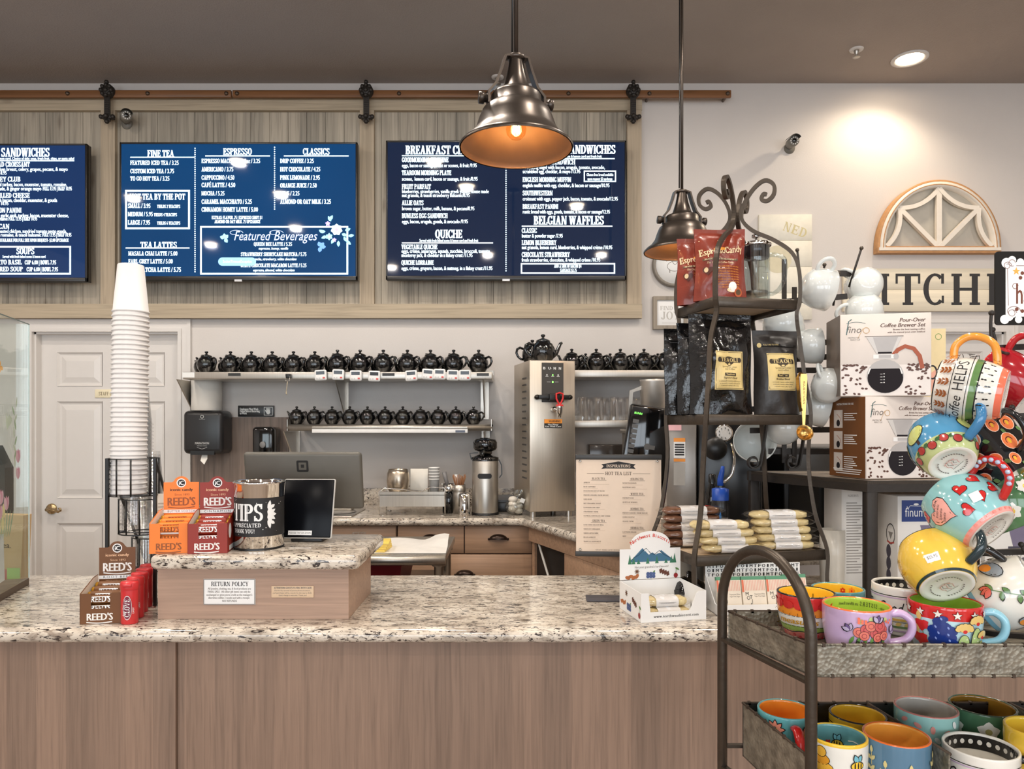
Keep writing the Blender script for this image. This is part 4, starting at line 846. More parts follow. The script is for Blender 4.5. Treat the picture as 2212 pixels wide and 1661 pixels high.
for k in range(3): D.ell(-.022+k*.014+0*k, .79, .0015, .0015, SW, n=6)
gl = M_('led_green', (120,240,90), .4, emis=(120,240,90), es=2, var=0)
b.build('panel_lettering', t); b = MB(); D = Dec(b, plane((0, -.0045, 0)), .0003)
for x, m in ((-.032, SW), (0, gl), (.03, SW)): D.ell(x, .757, .004, .004, m, n=8); D.rect(x-.008, x+.008, .748, .7505, SW)
b.build('indicator_light', t); b = MB(); D = Dec(b, plane((0, -.0045, 0)), .0003); D.rect(-.032, -.012, .719, .7205, SW); D.rect(.012, .032, .719, .7205, SW); D.ell(0, .72, .005, .005, gl); b.build('indicator_light', t)
b = MB(); b.box(-.085, .085, -.034, .0, .628, .650, BLACK, bev=.003); b.box(-.03, .03, -.05, -.02, .618, .655, BLACK, bev=.004)
for s in (-1, 1): b.lathe([(.013, -.01), (.013, .01), (0, .011)], M_('tap_bolt', (60,58,56), .2, .9), 12, Matrix.Translation((s*.09, -.02, .638)) @ Matrix.Rotation(R(90), 4, 'X'))
b.build('tap_bridge', t)
RED = M_('tap_red', (214,44,44), .35)
b = MB(); b.tube([(.005,-.055,.655), (.005,-.055,.63), (.017,-.055,.605), (.022,-.055,.597), (.03,-.055,.605), (.041,-.055,.63), (.041,-.055,.655), (.023,-.055,.66)], .005, RED, 8, closed=True); b.box(.005, .042, -.062, -.044, .585, .599, RED, bev=.003); b.build('tap_handle', t)
b = MB(); b.tube([(.0, -.0, .575), (.0, -.03, .575), (.022, -.055, .57)], .013, CHROME, 10); b.lathe([(.018, .59), (.017, .56), (.011, .545), (.008, .53)], CHROME, 14, Matrix.Translation((.023, -.055, 0))); b.build('tap_spout', t)
b = MB(); b.box(-.046, .052, -.003, .0, .475, .522, M_('warn_black', (34,32,30), .5))
D = Dec(b, plane((0, -.0031, 0)), .0003); D.rect(-.046, .052, .5, .522, M_('warn_orange', (240,150,50), .5)); D.text('WARNING', -.022, .505, .011, INK, 'B', .044, bold=.04); D.text('Hot Water', -.026, .489, .008, SW, 'B', .032, bold=.04); D.text('Use With Care', -.041, .479, .008, SW, 'B', .047, bold=.04); b.build('warning_label', t)
teapot(SX(1173, 3.95), 3.95, z0+hh+.001, 1.28, 180+12, 'large black teapot standing on top of the hot water machine, spout to the right', 'teapots on the water machine')
teapot(SX(1150, 4.08), 4.08, z0+hh+.001, 1.16, 190, 'black teapot behind the large one on top of the hot water machine', 'teapots on the water machine')
# airpot
t = thing('airpot', 'steel pump airpot with black lid on the back worktop', 'airpot', (SX(1048, 3.92), 3.92, z0))
r = .072
b = MB(); b.lathe([(0, 0), (r-.002, 0), (r, .01), (r, .30), (r-.008, .315), (.04, .32)], STEEL, 32); b.lathe([(r+.003, 0), (r+.003, .012), (r, .014)], BLACK, 32); b.build('body', t)
b = MB(); b.lathe([(r+.002, .295), (r+.003, .312), (.05, .322), (.03, .33), (.034, .345), (.058, .352), (.066, .365), (.066, .395), (.058, .412), (.03, .416), (.028, .42), (0, .421)], BLK_GLOSS, 28); b.build('pump_lid', t)
b = MB(); b.tube([(.03, -.02, .34), (-.01, -.07, .345), (-.014, -.082, .325)], [.012,.012,.010], BLK_GLOSS, 10); b.build('spout', t)
b = MB(); b.bar([(r+.004, 0, .30), (r+.018, 0, .27), (r+.02, 0, .22), (r+.006, 0, .20)], .012, .006, BLACK, up=(1,0,0)); b.bar([(-r-.004, 0, .30), (-r-.012, 0, .335), (-.04, 0, .338)], .012, .006, BLACK, up=(1,0,0)); b.build('carry_handle', t)
b = MB(); D = Dec(b, lambda u, v, l: ((r+l)*sin(u/r), -(r+l)*cos(u/r), v), .0006, curved=True); cb = M_('chalk_label', (36,38,42), .7); D.rect(-.032, .032, .20, .228, cb); D.ell(-.032, .214, .008, .012, cb); D.ell(.032, .214, .008, .012, cb); b.build('chalk_label', t)
# dish rack + contents
t = thing('dish_rack', 'low stainless rack tray on the back worktop by the sink', 'rack', (SX(890, 3.85), 3.85, z0))
w = .178
b = MB(); b.box(-w, w, 0, .003, .05, .13, STEEL); b.box(-w, w, .22, .223, .05, .12, STEEL); b.box(-w, -w+.003, 0, .223, .05, .11, STEEL); b.box(w-.003, w, 0, .223, .05, .11, STEEL); b.box(-w, w, 0, .223, .110, .113, STEEL); b.build('tray', t)
for y in (0, .22):
    b = MB(); b.tube([(-w, y, .005), (-w, y, .13), (-w+.03, y, .15), (w-.12, y, .132), (w-.08, y, .156), (w, y, .15), (w, y, .005)], .0035, CHROME, 6); b.tube([(-w, y, .004), (-w+.03, y, .002)], .0035, CHROME, 6); b.tube([(w, y, .004), (w-.03, y, .002)], .0035, CHROME, 6); b.build('wire_end', t)
ov = M_('scratched_silver', (196,182,164), .28, .95, var=.15, vs=60)
p = (SX(860, 3.95), 3.95, z0+.1135); b = MB(); b.lathe([(0, 0), (.045, 0), (.058, .03), (.064, .07), (.060, .11), (.052, .132), (.049, .132), (.056, .11), (.06, .07), (.05, .03), (0, .006)], ov, 28); ob = b.build('metal_mug'); ob.location = p; tag(ob, 'hammered silver cup without handle in the dish rack', 'cup')
b = MB(); b.box(-.05, .05, 0, .008, 0, .13, M_('white_board', (238,232,220), .4), bev=.002); ob = b.build('cutting_board'); ob.location = (SX(905, 4.02), 4.02, z0+.1135); ob.rotation_euler = (R(-6), 0, 0); tag(ob, 'small white cutting board leaning in the dish rack', 'board')
pw = M_('plastic_white', (240,238,234), .35)
cupn = MB(); cupn.lathe([(0, 0), (.024, 0), (.0285, .072), (.031, .073), (.031, .077), (.029, .077), (.023, .003)], pw, 20)
c0 = cupn.build('plastic_cup')
for k in range(5):
    o_ = c0 if k == 0 else c0.copy()
    if k: COL.objects.link(o_)
    o_.location = (SX(938, 3.97), 3.97, z0+.114+k*.016); tag(o_, 'white plastic cup in the small stack in the dish rack, %s from the bottom' % ordn(k+1), 'cup', 'white plastic cups in the dish rack')
t = thing('portafilter', 'chrome espresso portafilter beside the dish rack', 'portafilter', (SX(969, 3.98), 3.98, z0))
b = MB(); b.lathe([(0, .08), (.03, .08), (.032, .09), (.032, .12), (.03, .122)], CHROME, 22, Matrix.Translation((0, 0, .04))); b.lathe([(.028, 0), (.034, .004), (.034, .09), (.02, .12)], BLK_GLOSS, 20); b.build('basket', t)
b = MB(); b.tube([(0, -.02, .14), (-.01, -.03, .18), (-.022, -.03, .23)], [.008, .011, .013], M_('handle_grey', (120,118,118), .3), 10); b.build('handle', t)
t = thing('brush_jar', 'glass and steel jar holding a brown bristle brush and white spatula, left of the airpot', 'jar', (SX(992, 3.96), 3.96, z0))
b = MB(); b.lathe([(0, 0), (.038, 0), (.038, .11), (.034, .12), (.036, .125), (.036, .16), (.033, .16), (.033, .02), (0, .02)], STEEL, 24); b.build('jar', t)
b = MB()
for k in range(26): b.tube([(.03*math.cos(k)*.5, .012*sin(k*2), .13), (.036*cos(k*1.0), .016*sin(k*2), .205+.012*sin(k*3))], .002, M_('bristle', (150,102,66), .7), 5)
b.build('bristles', t)
b = MB(); b.bar([(-.03, .01, .05), (-.018, .01, .215)], .016, .004, pw); b.build('spatula', t)
b = MB(); b.lathe([(0, 0), (.03, 0), (.031, .004), (.031, .115), (.02, .125), (0, .126)], CHROME, 24); ob = b.build('shaker'); ob.location = (SX(1003, 3.86), 3.86, z0); tag(ob, 'plain chrome canister between the brush jar and the airpot', 'canister')
t = thing('bagged_filters', 'clear plastic bag of white filters slumped beside the airpot', 'bag', (SX(1108, 3.9), 3.9, z0))
random.seed(3)
b = MB()
def bagfn(u, v):
    a = u*2*pi; r_ = (.055*sin(pi*min(1, v*1.25+.12))**.6 if v < .72 else .028+.02*(v-.72)); q = 1+.12*sin(5*a+v*9)
    return (r_*q*cos(a)+.03*v*v+.01, r_*q*sin(a)*.8, .004+.13*v)
b.grid(bagfn, 22, 10, glass('bag_plastic', (240,242,240), .15, .16)); b.build('plastic_bag', t)
b = MB()
for k in range(9): b.ball((.03*cos(k*2.1)*.7+.01, .02*sin(k*2.1), .022+.008*k), .026, M_('filter_paper', (232,224,210), .8), 10, sc=(1, .8, .7))
b.build('paper_filters', t)
b = MB(); b.box(-.0, .024, -.05, -.048, .085, .108, SW, Matrix.Rotation(R(25), 4, 'Y')); b.build('price_tag', t)
b = MB(); b.box(-.075, .09, 0, .30, 0, .055, BLACK, bev=.006); b.box(-.075, .09, 0, .30, .055, .068, M_('tray_lip', (60,58,58), .3)); ob = b.build('black_tray'); ob.location = (SX(1088, 4.02), 4.02, z0); tag(ob, 'low black appliance tray against the wall right of the airpot', 'tray')
# sink
t = thing('sink', 'small stainless hand sink set in the back worktop beside the register', 'sink', (SX(700, 3.95), 3.95, z0))
b = MB(); b.box(-.33, .19, -.16, .2, 0, .006, STEEL, bev=.003); b.lathe([(.12, .0065), (.10, .001), (.0, .001)], M_('sink_inside', (150,146,140), .25, .9), 28, Matrix.Translation((.03, .02, .002)), sx=1.2); b.build('rim', t)
b = MB(); b.tube([(-.1, .16, 0), (-.1, .16, .10), (-.1, .12, .15), (-.1, .05, .14)], .012, CHROME); b.build('faucet', t)
b = MB(); b.box(.0, .13, .1, .18, .006, .03, STEEL, bev=.004); b.build('soap_ledge', t)
# black coffee grinder, pitchers and boxes right of the water machine
t = thing('coffee_brewer', 'glossy black slant-fronted coffee machine behind the tea list', 'coffee machine', (SX(1362, 3.42), 3.42, z0+.0005), -8)
Mt = Matrix.Translation((0, 0, .0)) @ Matrix.Rotation(R(14), 4, 'Y')
b = MB(); b.box(-.09, .11, .04, .20, .02, .59, BLACK, Matrix.Rotation(R(9), 4, 'Y'), bev=.01); b.box(-.09, .12, .0, .30, 0, .05, BLACK, bev=.01); b.build('body', t)
b = MB(); b.box(-.10, .115, -.02, .04, .17, .585, BLK_GLOSS, Matrix.Rotation(R(10), 4, 'Y'), bev=.012, seg=3); b.build('front_panel', t)
Mf = Matrix.Rotation(R(10), 4, 'Y') @ Matrix.Translation((0, 0, .035)) @ Matrix.Translation((0, -.0205, 0))
b = MB(); D = Dec(b, lambda u, v, l: Mf @ Vector((u, -l, v)), .0004); kg = M_('keypad_grey', (86,84,82), .4)
for k in range(9): D.rect(-.078, -.05, .27+k*.024, .288+k*.024, kg)
b.build('keypad', t)
b = MB(); D = Dec(b, lambda u, v, l: Mf @ Vector((u, -l, v)), .0004); D.ell(.01, .36, .016, .016, kg); D.rect(.022, .045, .35, .37, kg); b.build('dial', t)
b = MB(); D = Dec(b, lambda u, v, l: Mf @ Vector((u, -l, v)), .0004); D.text('BUNN', -.078, .505, .010, gl, 'B', -.04); b.build('lit_display', t)
t = thing('steel_pitcher', 'tall brushed steel pitcher standing behind the black coffee machine', 'pitcher', (SX(1412, 3.75), 3.75, shG.location.z-.05))
b = MB(); b.lathe([(0, 0), (.075, 0), (.07, .25), (.074, .262), (.07, .262), (.066, .25), (.07, .01)], M_('steel_soft', (206,202,196), .4, .8), 30); b.build('body', t)
b = MB(); b.bar([(-.065, -.01, .22), (-.12, -.01, .20), (-.13, -.01, .06), (-.07, -.01, .04)], .02, .012, STEEL, up=(0,1,0)); b.build('handle', t)
b = MB(); b.box(-.16, .16, -.1, .12, -.02, 0, STEEL, bev=.003); b.box(-.15, -.13, -.08, .1, -(shG.location.z-.05-z0), -.02, STEEL); b.box(.13, .15, -.08, .1, -(shG.location.z-.05-z0), -.02, STEEL); ob = b.build('steel_riser'); ob.location = t.location; tag(ob, 'steel riser stand behind the black coffee machine carrying the pitcher', 'stand')
b = MB(); b.box(-.11, .11, 0, .14, 0, .17, M_('smoked_plastic', (58,52,48), .15), bev=.006); b.box(-.10, .02, -.01, 0, .0, .10, M_('smoked_plastic2', (40,36,34), .2), bev=.004); ob = b.build('bean_hopper_box'); ob.location = (SX(1315, 4.0), 4.0, ZB+.21); tag(ob, 'smoked dark container on a cream box under the glass shelf', 'container')
b = MB(); b.box(-.13, .13, 0, .18, 0, .21, M_('cream_box', (214,190,160), .6), bev=.004); ob = b.build('cream_box'); ob.location = (SX(1315, 3.98), 3.98, ZB); tag(ob, 'cream box under the smoked container right of the water machine', 'box')
# ---------------------------------------------------------------- front service counter
ZT = .91; CF = 1.965; CB_ = 2.63; CX0, CX1 = -3.2, 1.9
LAM = wood('counter_laminate', (148,122,104), 'z', .80, plank=.083, pvar=.11, grain=120, rough=.45)
t = thing('granite_worktop', 'long pale speckled granite front counter top', 'worktop', (0, 2.3, ZT-.042)); T_ = Matrix.Translation(-Vector(t.location))
b = MB(); b.box(CX0, CX1, CF, CB_, ZT-.042, ZT, GR, T_); nose([(CX0, CF), (-1, CF), (0, CF), (CX1, CF)], ZT-.042, ZT, GR, b, T_, .032); b.build('slab', t)
t = thing('service_counter', 'wood-grain laminate front of the service counter, with a narrow upright strip', 'counter', (0, 2.2, 0)); T_ = Matrix.Translation(-Vector(t.location))
b = MB(); px = SX(381, 1.99)
b.box(CX0, SX(327, 1.99), 1.99, 2.012, 0, ZT-.043, LAM, T_); b.box(px+.004, CX1, 1.99, 2.012, 0, ZT-.043, LAM, T_); b.box(CX0, CX1, 2.012, 2.5, 0, ZT-.043, M_('counter_core', (70,56,48), .8), T_); b.build('panel', t)
b = MB(); b.box(SX(327, 1.978), SX(379, 1.978), 1.978, 2.012, 0, ZT-.043, LAM, T_); b.build('pilaster', t)
# raised register shelf
ZS = 1.10
t = thing('raised_shelf', 'raised wood box with thick granite top on the front counter', 'raised shelf', (SX(546, 2.04), 2.19, ZT+.0005)); o = Vector(t.location); T_ = Matrix.Translation(-o)
LAMX = wood('box_laminate', (176,146,126), 'x', .86, pvar=.08, grain=100, rough=.45)
b = MB(); b.box(SX(341, 2.04), SX(753, 2.04), 2.04, 2.36, ZT+.0005, ZS-.042, LAMX, T_); b.build('box', t)
b = MB(); b.box(SX(321, 2.0), SX(775, 2.0), 2.0, 2.40, ZS-.042, ZS, GR, T_, bev=.016, seg=4); b.build('granite_top', t)
def d_ret(D):
    m = INK; D.frame(439.5, 551, -1306, -1251, 1.6, M_('grey_edge', (128,124,120), .5, var=0))
    D.text('RETURN POLICY', 456, -1266, 9.5, m, 'S', 537)
    for k, (a, s, c) in enumerate(((449, 'All jewelry, clothing, tea, & food products are', 542), (449, 'FINAL SALE.  All other gift items can only be', 541), (446, "exchanged or given store credit at the manager's", 545), (450, 'discretion within 2 weeks and with a receipt.', 540), (480, 'NO REFUNDS', 512))): D.text(s, a, -1273.5-k*6.6, 4.4, INKG, 'B', c, bold=.02)
plate('return_policy_sign', 439, 551.5, 1250.5, 1306.5, 2.036, 'white RETURN POLICY sign on the raised wood box', CARD, d_ret, th=.004)
def d_att(D):
    D.text('ATTENTION GUESTS PAYING WITH CASH', 592, -1271.5, 3.8, INKG, 'S', 673, bold=.04)
    for k, (a, s, c) in enumerate(((593, 'Due to the removal of pennies from circulation,', 671), (589, 'cash purchases will be rounded to the nearest $.05.', 674), (602, 'Exact change is welcome. Thank you!', 663))): D.text(s, a, -1277-k*5.2, 3.2, INKG, 'B', c)
plate('cash_notice', 586, 677.5, 1266, 1291, 2.037, 'small tan notice to guests paying cash, on the raised wood box', M_('tan_notice', (220,192,160), .6), d_att, th=.003)
# candy roll display boxes
GOLDF = M_('gold_foil', (226,176,60), .25, .8)
def reed(px, py, d, rz, main, inkc, flavor, colour, where, zbase, rolltx):
    s = F/d; p = Vector((SX(px, d), d, zbase+.0005)); key = colour
    mm = M_('box_'+key, main, .45, var=.02); ik = M_('boxink_'+key, inkc, .5, var=0); inn = M_('box_inner', (228,216,200), .7)
    t = thing('candy_box', '%s candy roll display box with %s header card, %s' % (colour, flavor.lower(), where), 'candy display', p, rz)
    w, dp, hf = .108, .12, .085
    b = MB(); e = .0015
    b.box(0, w, 0, e, 0, hf*.5, mm); b.box(0, w*.27, 0, e, hf*.5, hf, mm); b.box(w*.73, w, 0, e, hf*.5, hf, mm); b.box(0, w, e, dp, 0, e, inn)
    for x in (0, w-e): b.prism([(0, 0), (dp, 0), (dp, hf+.03), (dp*.75, hf+.028), (0, hf)], x, x+e, mm, axis='x')
    b.prism([(e+.0003, .002), (dp-.001, .002), (dp-.001, hf+.028), (dp*.75, hf+.026), (e+.0003, hf-.002)], e, e+.0004, inn, axis='x')
    D = Dec(b, plane((0, 0, 0)), .0003)
    D.text("REED'S", w*.16, hf*.12, .019, ik, 'B', w*.80, bold=.05); D.line([(w*.16+w*.62*k/8, hf*.06-.003*sin(pi*k/8)) for k in range(9)], .003, ik)
    if colour == 'red' or colour == 'brown':
        D2 = Dec(b, plane((w, 0, 0), (0, 1, 0)), .0003); D2.rect(.02, .11, .004, .018, CARD); D2.ell(.03, .06, .018, .022, CARD)
    b.build('tray', t)
    b = MB(); H = .205; y = dp
    pts = [(.004, 0), (w-.004, 0), (w-.004, H-.012), (w*.5+.026, H-.012)]+[(w*.5+.022*cos(a), H-.014+.020*sin(a)) for a in [pi*k/10 for k in range(1, 10)]]+[(w*.5-.026, H-.012), (.004, H-.012)]
    b.prism(pts, y, y+.002, mm, axis='y')
    D = Dec(b, plane((0, y, 0)), .0003)
    D.ell(w*.5, H-.014, .0135, .0135, CARD, n=20); D.ell(w*.5, H-.014, .0105, .0105, INK, n=18); D.text('iC', w*.5-.007, H-.020, .012, CARD, 'B', w*.5+.007, bold=.06)
    lt = inkc if colour == 'orange' else (236, 190, 150)
    D.text('iconic candy', w*.2, H-.038, .008, INK if colour == 'orange' else M_('boxlt_'+key, lt, .5, var=0), 'B', w*.80, bold=.05)
    D.text('Since 1893', w*.32, H-.052, .006, M_('boxlt_'+key, lt, .5, var=0), 'B', w*.72)
    D.text("REED'S", w*.13, H-.082, .024, ik, 'B', w*.87, bold=.05); D.line([(w*.15+w*.7*k/8, H-.086-.004*sin(pi*k/8)) for k in range(9)], .003, ik)
    D.rect(.004, w-.004, H-.104, H-.094, CARD); D.text(flavor, w*.14, H-.102, .0062, INK, 'B', w*.86, sp=.2); D.text('All Natural Flavor & Color', w*.2, H-.112, .004, M_('boxlt_'+key, lt, .5, var=0), 'B', w*.8)
    b.build('header_card', t)
    rot = Matrix.Rotation(R(rz), 4, 'Z')
    spots = [(.0145, .015, 'behind the front cut-out, lowest'), (.0145, .040, 'behind the front cut-out, middle'), (.0145, .065, 'behind the front cut-out, uppermost'), (.041, .072, 'on top in the front row'), (.067, .080, 'on top in the middle row'), (.093, .088, 'on top in the back row')]
    rp = None
    for k, (yy, zz, lb) in enumerate(spots):
        if k == 0:
            b = MB(); RY = Matrix.Rotation(R(90), 4, 'Y'); L_ = w-.012
            b.lathe([(0, 0), (.0095, .001), (.0105, .008)], GOLDF, 14, RY); b.lathe([(.0105, .008), (.0122, .012), (.0122, L_-.012), (.0105, L_-.008)], mm, 16, RY); b.lathe([(.0105, L_-.008), (.0095, L_-.001), (0, L_)], GOLDF, 14, RY)
            D = Dec(b, lambda u, v, l: (u, -(.0124+l)*cos(v/.0122), (.0124+l)*sin(v/.0122)), .0011, .0003, curved=False)
            if colour == 'orange': D.rect(.016, L_-.016, -.012, -.005, CARD)
            D.text("REED'S", .022, -.004, .014, rolltx, 'B', L_-.022, bold=.05); D.rect(.025, L_-.025, .008, .010, CARD if colour != 'orange' else rolltx)
            ob = b.build('candy_roll')
        else: ob = rp.copy(); COL.objects.link(ob)
        rp = rp or ob
        ob.location = p+rot @ Vector((.006, yy, zz)); ob.rotation_euler = (R(18 if k > 2 else 0), 0, R(rz))
        tag(ob, '%s candy roll in the %s box, %s' % (flavor.lower(), colour, lb), 'candy roll', 'candy rolls in the %s box' % colour)
reed(322, 1200, 2.02, 10, (246,130,38), (150,78,26), 'BUTTER SCOTCH', 'orange', 'on the raised shelf', ZS, M_('roll_brown', (150,78,26), .5, var=0))
reed(405, 1200, 2.02, 10, (146,38,20), (240,236,230), 'CINNAMON', 'red', 'beside the tip can', ZS, CARD)
reed(172, 1350, 1.985, 9, (110,66,24), (240,236,230), 'ROOT BEER', 'brown', 'on the front counter', ZT, CARD)
# red clove tins
CLV = M_('clove_red', (205,44,48), .35, coat=.3); OV = M_('clove_oval', (120,36,60), .4)
c0 = None
for i, (px, d) in enumerate(((280, 2.0), (293, 2.06), (302, 2.12), (312, 2.18), (320, 2.24))):
    lb = 'red clove candy tin in the file beside the raised box, ' + ('nearest the front' if i == 0 else '%s from the front' % ordn(i+1))
    if i == 0:
        t = c0 = thing('candy_tin', lb, 'candy tin', (0,0,0), group='red clove candy tins')
        b = MB(); b.lathe([(0, 0), (.021, 0), (.023, .002), (.023, .095)], CLV, 24, sy=.75); b.build('body', t)
        b = MB(); b.lathe([(.0235, .0955), (.0245, .098), (.0245, .113), (.022, .118), (0, .1185)], CLV, 24, sy=.8); b.box(-.012, .012, -.022, -.014, .105, .114, CLV, bev=.002); b.build('flip_cap', t)
        b = MB(); D = Dec(b, lambda u, v, l: ((.0232+l)*sin(u/.023), -(.0232+l)*.75*cos(u/.023), v), .0008, .0007, curved=True)
        D.ell(.0, .047, .0115, .034, CARD, n=24); D.ell(0, .047, .0105, .032, OV, n=24); D.text('CLOVE', .006, .022, .011, CARD, 'S', .056, rot=90); D.text('Sugar Free', -.0052, .024, .005, CARD, 'BI', .026, rot=90)
        D.text('CANDY', .016, .03, .004, CARD, 'B', .034, rot=90); b.build('oval_label', t)
    else: t = dup(c0, lb)
    t.location = (SX(px, d), d, ZT+.0005); t.rotation_euler = (0, 0, R(8))
# tip can
t = thing('tip_can', 'shiny steel tip can with black TIPS wrap on the raised shelf', 'tip can', (SX(560, 2.14), 2.14, ZS+.0005)); r = .071
b = MB(); b.lathe([(0, 0), (r-.003, 0), (r, .004), (r, .188), (r+.003, .192), (r+.004, .196), (r+.001, .199), (r-.002, .196), (r-.002, .004), (0, .004)], CHROME, 48); b.lathe([(r+.001, 0), (r+.001, .005), (r, .006)], BLACK, 48); b.build('can', t)
wr = M_('tip_wrap', (34,33,34), .6, var=.15, vs=90); b = MB(); cyl = lambda u, v, l: ((r+l)*sin(u/r), -(r+l)*cos(u/r), v)
D = Dec(b, cyl, .0006, .00003, curved=True); D.rect(-r*2.6, r*2.6, .04, .152, wr)
D.text('TIPS', -.066, .086, .050, CARD, 'S', .036, bold=.02); D.text('ARE APPRECIATED', -.098, .068, .0115, CARD, 'S', .030); D.text('THANK YOU!', -.062, .051, .0115, CARD, 'S', .012)
for k in range(5): D.leaf(.048, .104, .028, .012, 90+(k-2)*32-90, CARD)
for s in (-1, 1): D.leaf(.050, .104+s*.012, .03, .011, s*80, CARD); D.leaf(.056, .104+s*.02, .016, .01, s*30, CARD)
for k in range(22): D.ell(random.uniform(-.1, .1), random.uniform(.044, .148), random.uniform(.0006, .0014), None, CARD, n=5)
b.build('paper_wrap', t)
# customer display and register
def tilt(rx): return Matrix.Rotation(R(rx), 4, 'X')
t = thing('customer_display', 'black customer payment screen on the raised shelf, in front of the register', 'payment screen', (SX(664, 2.24), 2.24, ZS+.0005), -3); Mx = Matrix.Translation((0, -.02, .012)) @ tilt(-14); w, h = .082, .188
b = MB(); b.box(-w, w, 0, .012, 0, h, M_('display_shell', (206,204,200), .3), Mx, bev=.005, seg=3); b.build('shell', t)
b = MB(); b.box(-w+.002, w-.002, -.0015, .006, .002, h-.002, M_('display_black', (12,13,17), .25, var=.01, spec=.12), Mx, bev=.004, seg=2); b.build('screen', t)
b = MB(); b.box(-.05, .05, -.01, .06, 0, .01, M_('display_foot', (40,40,42), .3), bev=.003); b.box(-.02, .02, .02, .05, .01, .11, MC['display_foot']); b.build('foot', t)
b = MB(); D = Dec(b, lambda u, v, l: Mx @ Vector((u, -.0017-l, v)), .0003); D.rect(-.055, .02, .010, .024, CARD); D.text('PLEASE TAP OR SWIPE', -.052, .0145, .005, INK, 'B', .017); b.build('instruction_label', t)
t = thing('register_display', 'large grey register screen seen from behind, on the raised shelf', 'register', (SX(655, 2.36), 2.365, ZS+.0005)); Mx = Matrix.Translation((0, .03, .085)) @ tilt(12)
w, h = .195, .195; b = MB(); RG = M_('register_grey', (98,94,86), .42, .15)
b.box(-w, w, -.012, .012, 0, h, RG, Mx, bev=.011, seg=3); b.build('screen_back', t)
b = MB(); b.box(-w+.006, w-.006, .011, .0135, .006, h-.006, BLK_GLOSS, Mx, bev=.001); b.build('screen_glass', t)
b = MB(); b.box(-.05, .05, -.03, .01, -.02, .08, RG, Mx, bev=.006); b.box(-.075, .075, -.06, .02, 0, .012, RG, Matrix.Translation((0, .02, 0)), bev=.004); b.box(-.04, .04, -.02, .0, .01, .09, RG, Matrix.Translation((0, .02, 0))); b.build('stand', t)
b = MB(); D = Dec(b, lambda u, v, l: Mx @ Vector((u, -.0122-l, v)), .0003); lg = M_('logo_dark', (34,33,32), .4)
def rr(u, v, a, q, m): D.poly([(u+sx_*(a-q)+q*cos(R(an)), v+sy_*(a-q)+q*sin(R(an))) for sx_, sy_, a0 in ((1,1,0),(-1,1,90),(-1,-1,180),(1,-1,270)) for an in (a0, a0+30, a0+60, a0+90)], m)
rr(0, .150, .0195, .005, lg); rr(0, .150, .0125, .002, RG); rr(0, .150, .0055, .001, lg); b.build('square_logo', t)
t = thing('receipt_printer', 'dark receipt printer behind the tip can on the raised shelf', 'printer', (SX(512, 2.30), 2.31, ZS+.0005))
b = MB(); b.box(-.07, .06, -.05, .06, 0, .12, BLACK, bev=.008); b.box(-.05, .04, -.052, -.04, .09, .1, M_('printer_slot', (200,200,198), .4)); b.build('case', t)
b = MB(); b.box(-.06, .02, 0, .002, .12, .16, GLASS); b.box(-.05, .01, -.001, 0, .125, .145, CARD); b.build('card_holder', t)
t = thing('paper_pouch', 'pale paper pouch leaning behind the orange candy box', 'pouch', (SX(372, 2.24), 2.24, ZS+.0005), 25)
b = MB(); b.prism([(-.05, 0), (.05, 0), (.052, .12), (.048, .15), (-.046, .15), (-.052, .1)], -.012, .012, M_('pouch_paper', (226,216,200), .7), tilt(-8), axis='y'); b.build('bag', t)
b = MB(); D = Dec(b, lambda u, v, l: tilt(-8) @ Vector((u, -.0125-l, v)))
for k in range(9): D.rect(-.04, .03, .03+k*.011, .033+k*.011, M_('pouch_print', (180,168,150), .7, var=0))
b.build('print', t)
# cups in a stepped wire rack
CUPW = M_('paper_cup', (224,221,219), .55, var=.01); CUPC = glass('clear_cup', (255,255,255), .08, .09)
TY = [(2.225, SX(277, 2.225), 1.252, 39, .0148, CUPW), (2.375, SX(296, 2.375), 1.112, 30, .0122, CUPC), (2.525, SX(322, 2.525), .962, 25, .0122, CUPC)]
for ti, (cy, cx, zb, n, stp, mt) in enumerate(TY):
    white = ti == 0; c0 = None
    for i in range(n):
        j = n-i; lb = 'white paper cup in the tall stack, ' if white else ('clear plastic cup in the stack behind the paper cups, ' if ti == 1 else 'clear plastic cup in the rearmost lower stack, ')
        lb += ('topmost' if j == 1 else '%s from the top' % ordn(j))
        if c0 is None:
            b = MB(); q = 1 if white else .93
            b.lathe([(.0505*q, 0), (.0535*q, .002), (.0535*q, .005), (.0505*q, .0065), (.0375*q, .148), (.036*q, .150), (0, .150)] if white else [(.0505*q, 0), (.0535*q, .001), (.0525*q, .004), (.049*q, .005), (.046*q, .03), (.038*q, .118), (0, .118)], mt, 32 if white else 24)
            o_ = c0 = b.build('paper_cup' if white else 'plastic_cup')
        else: o_ = c0.copy(); COL.objects.link(o_)
        o_.location = (cx+(i*.00022 if white else 0), cy, zb+i*stp); tag(o_, lb, 'cup', ('white paper cups in the rack', 'clear cups in the middle tier', 'clear cups in the rear tier')[ti])
t = thing('cup_rack', 'black stepped wire rack holding the stacks of takeaway cups', 'cup rack', (TY[0][1], 2.37, ZT+.0005)); o = Vector(t.location)
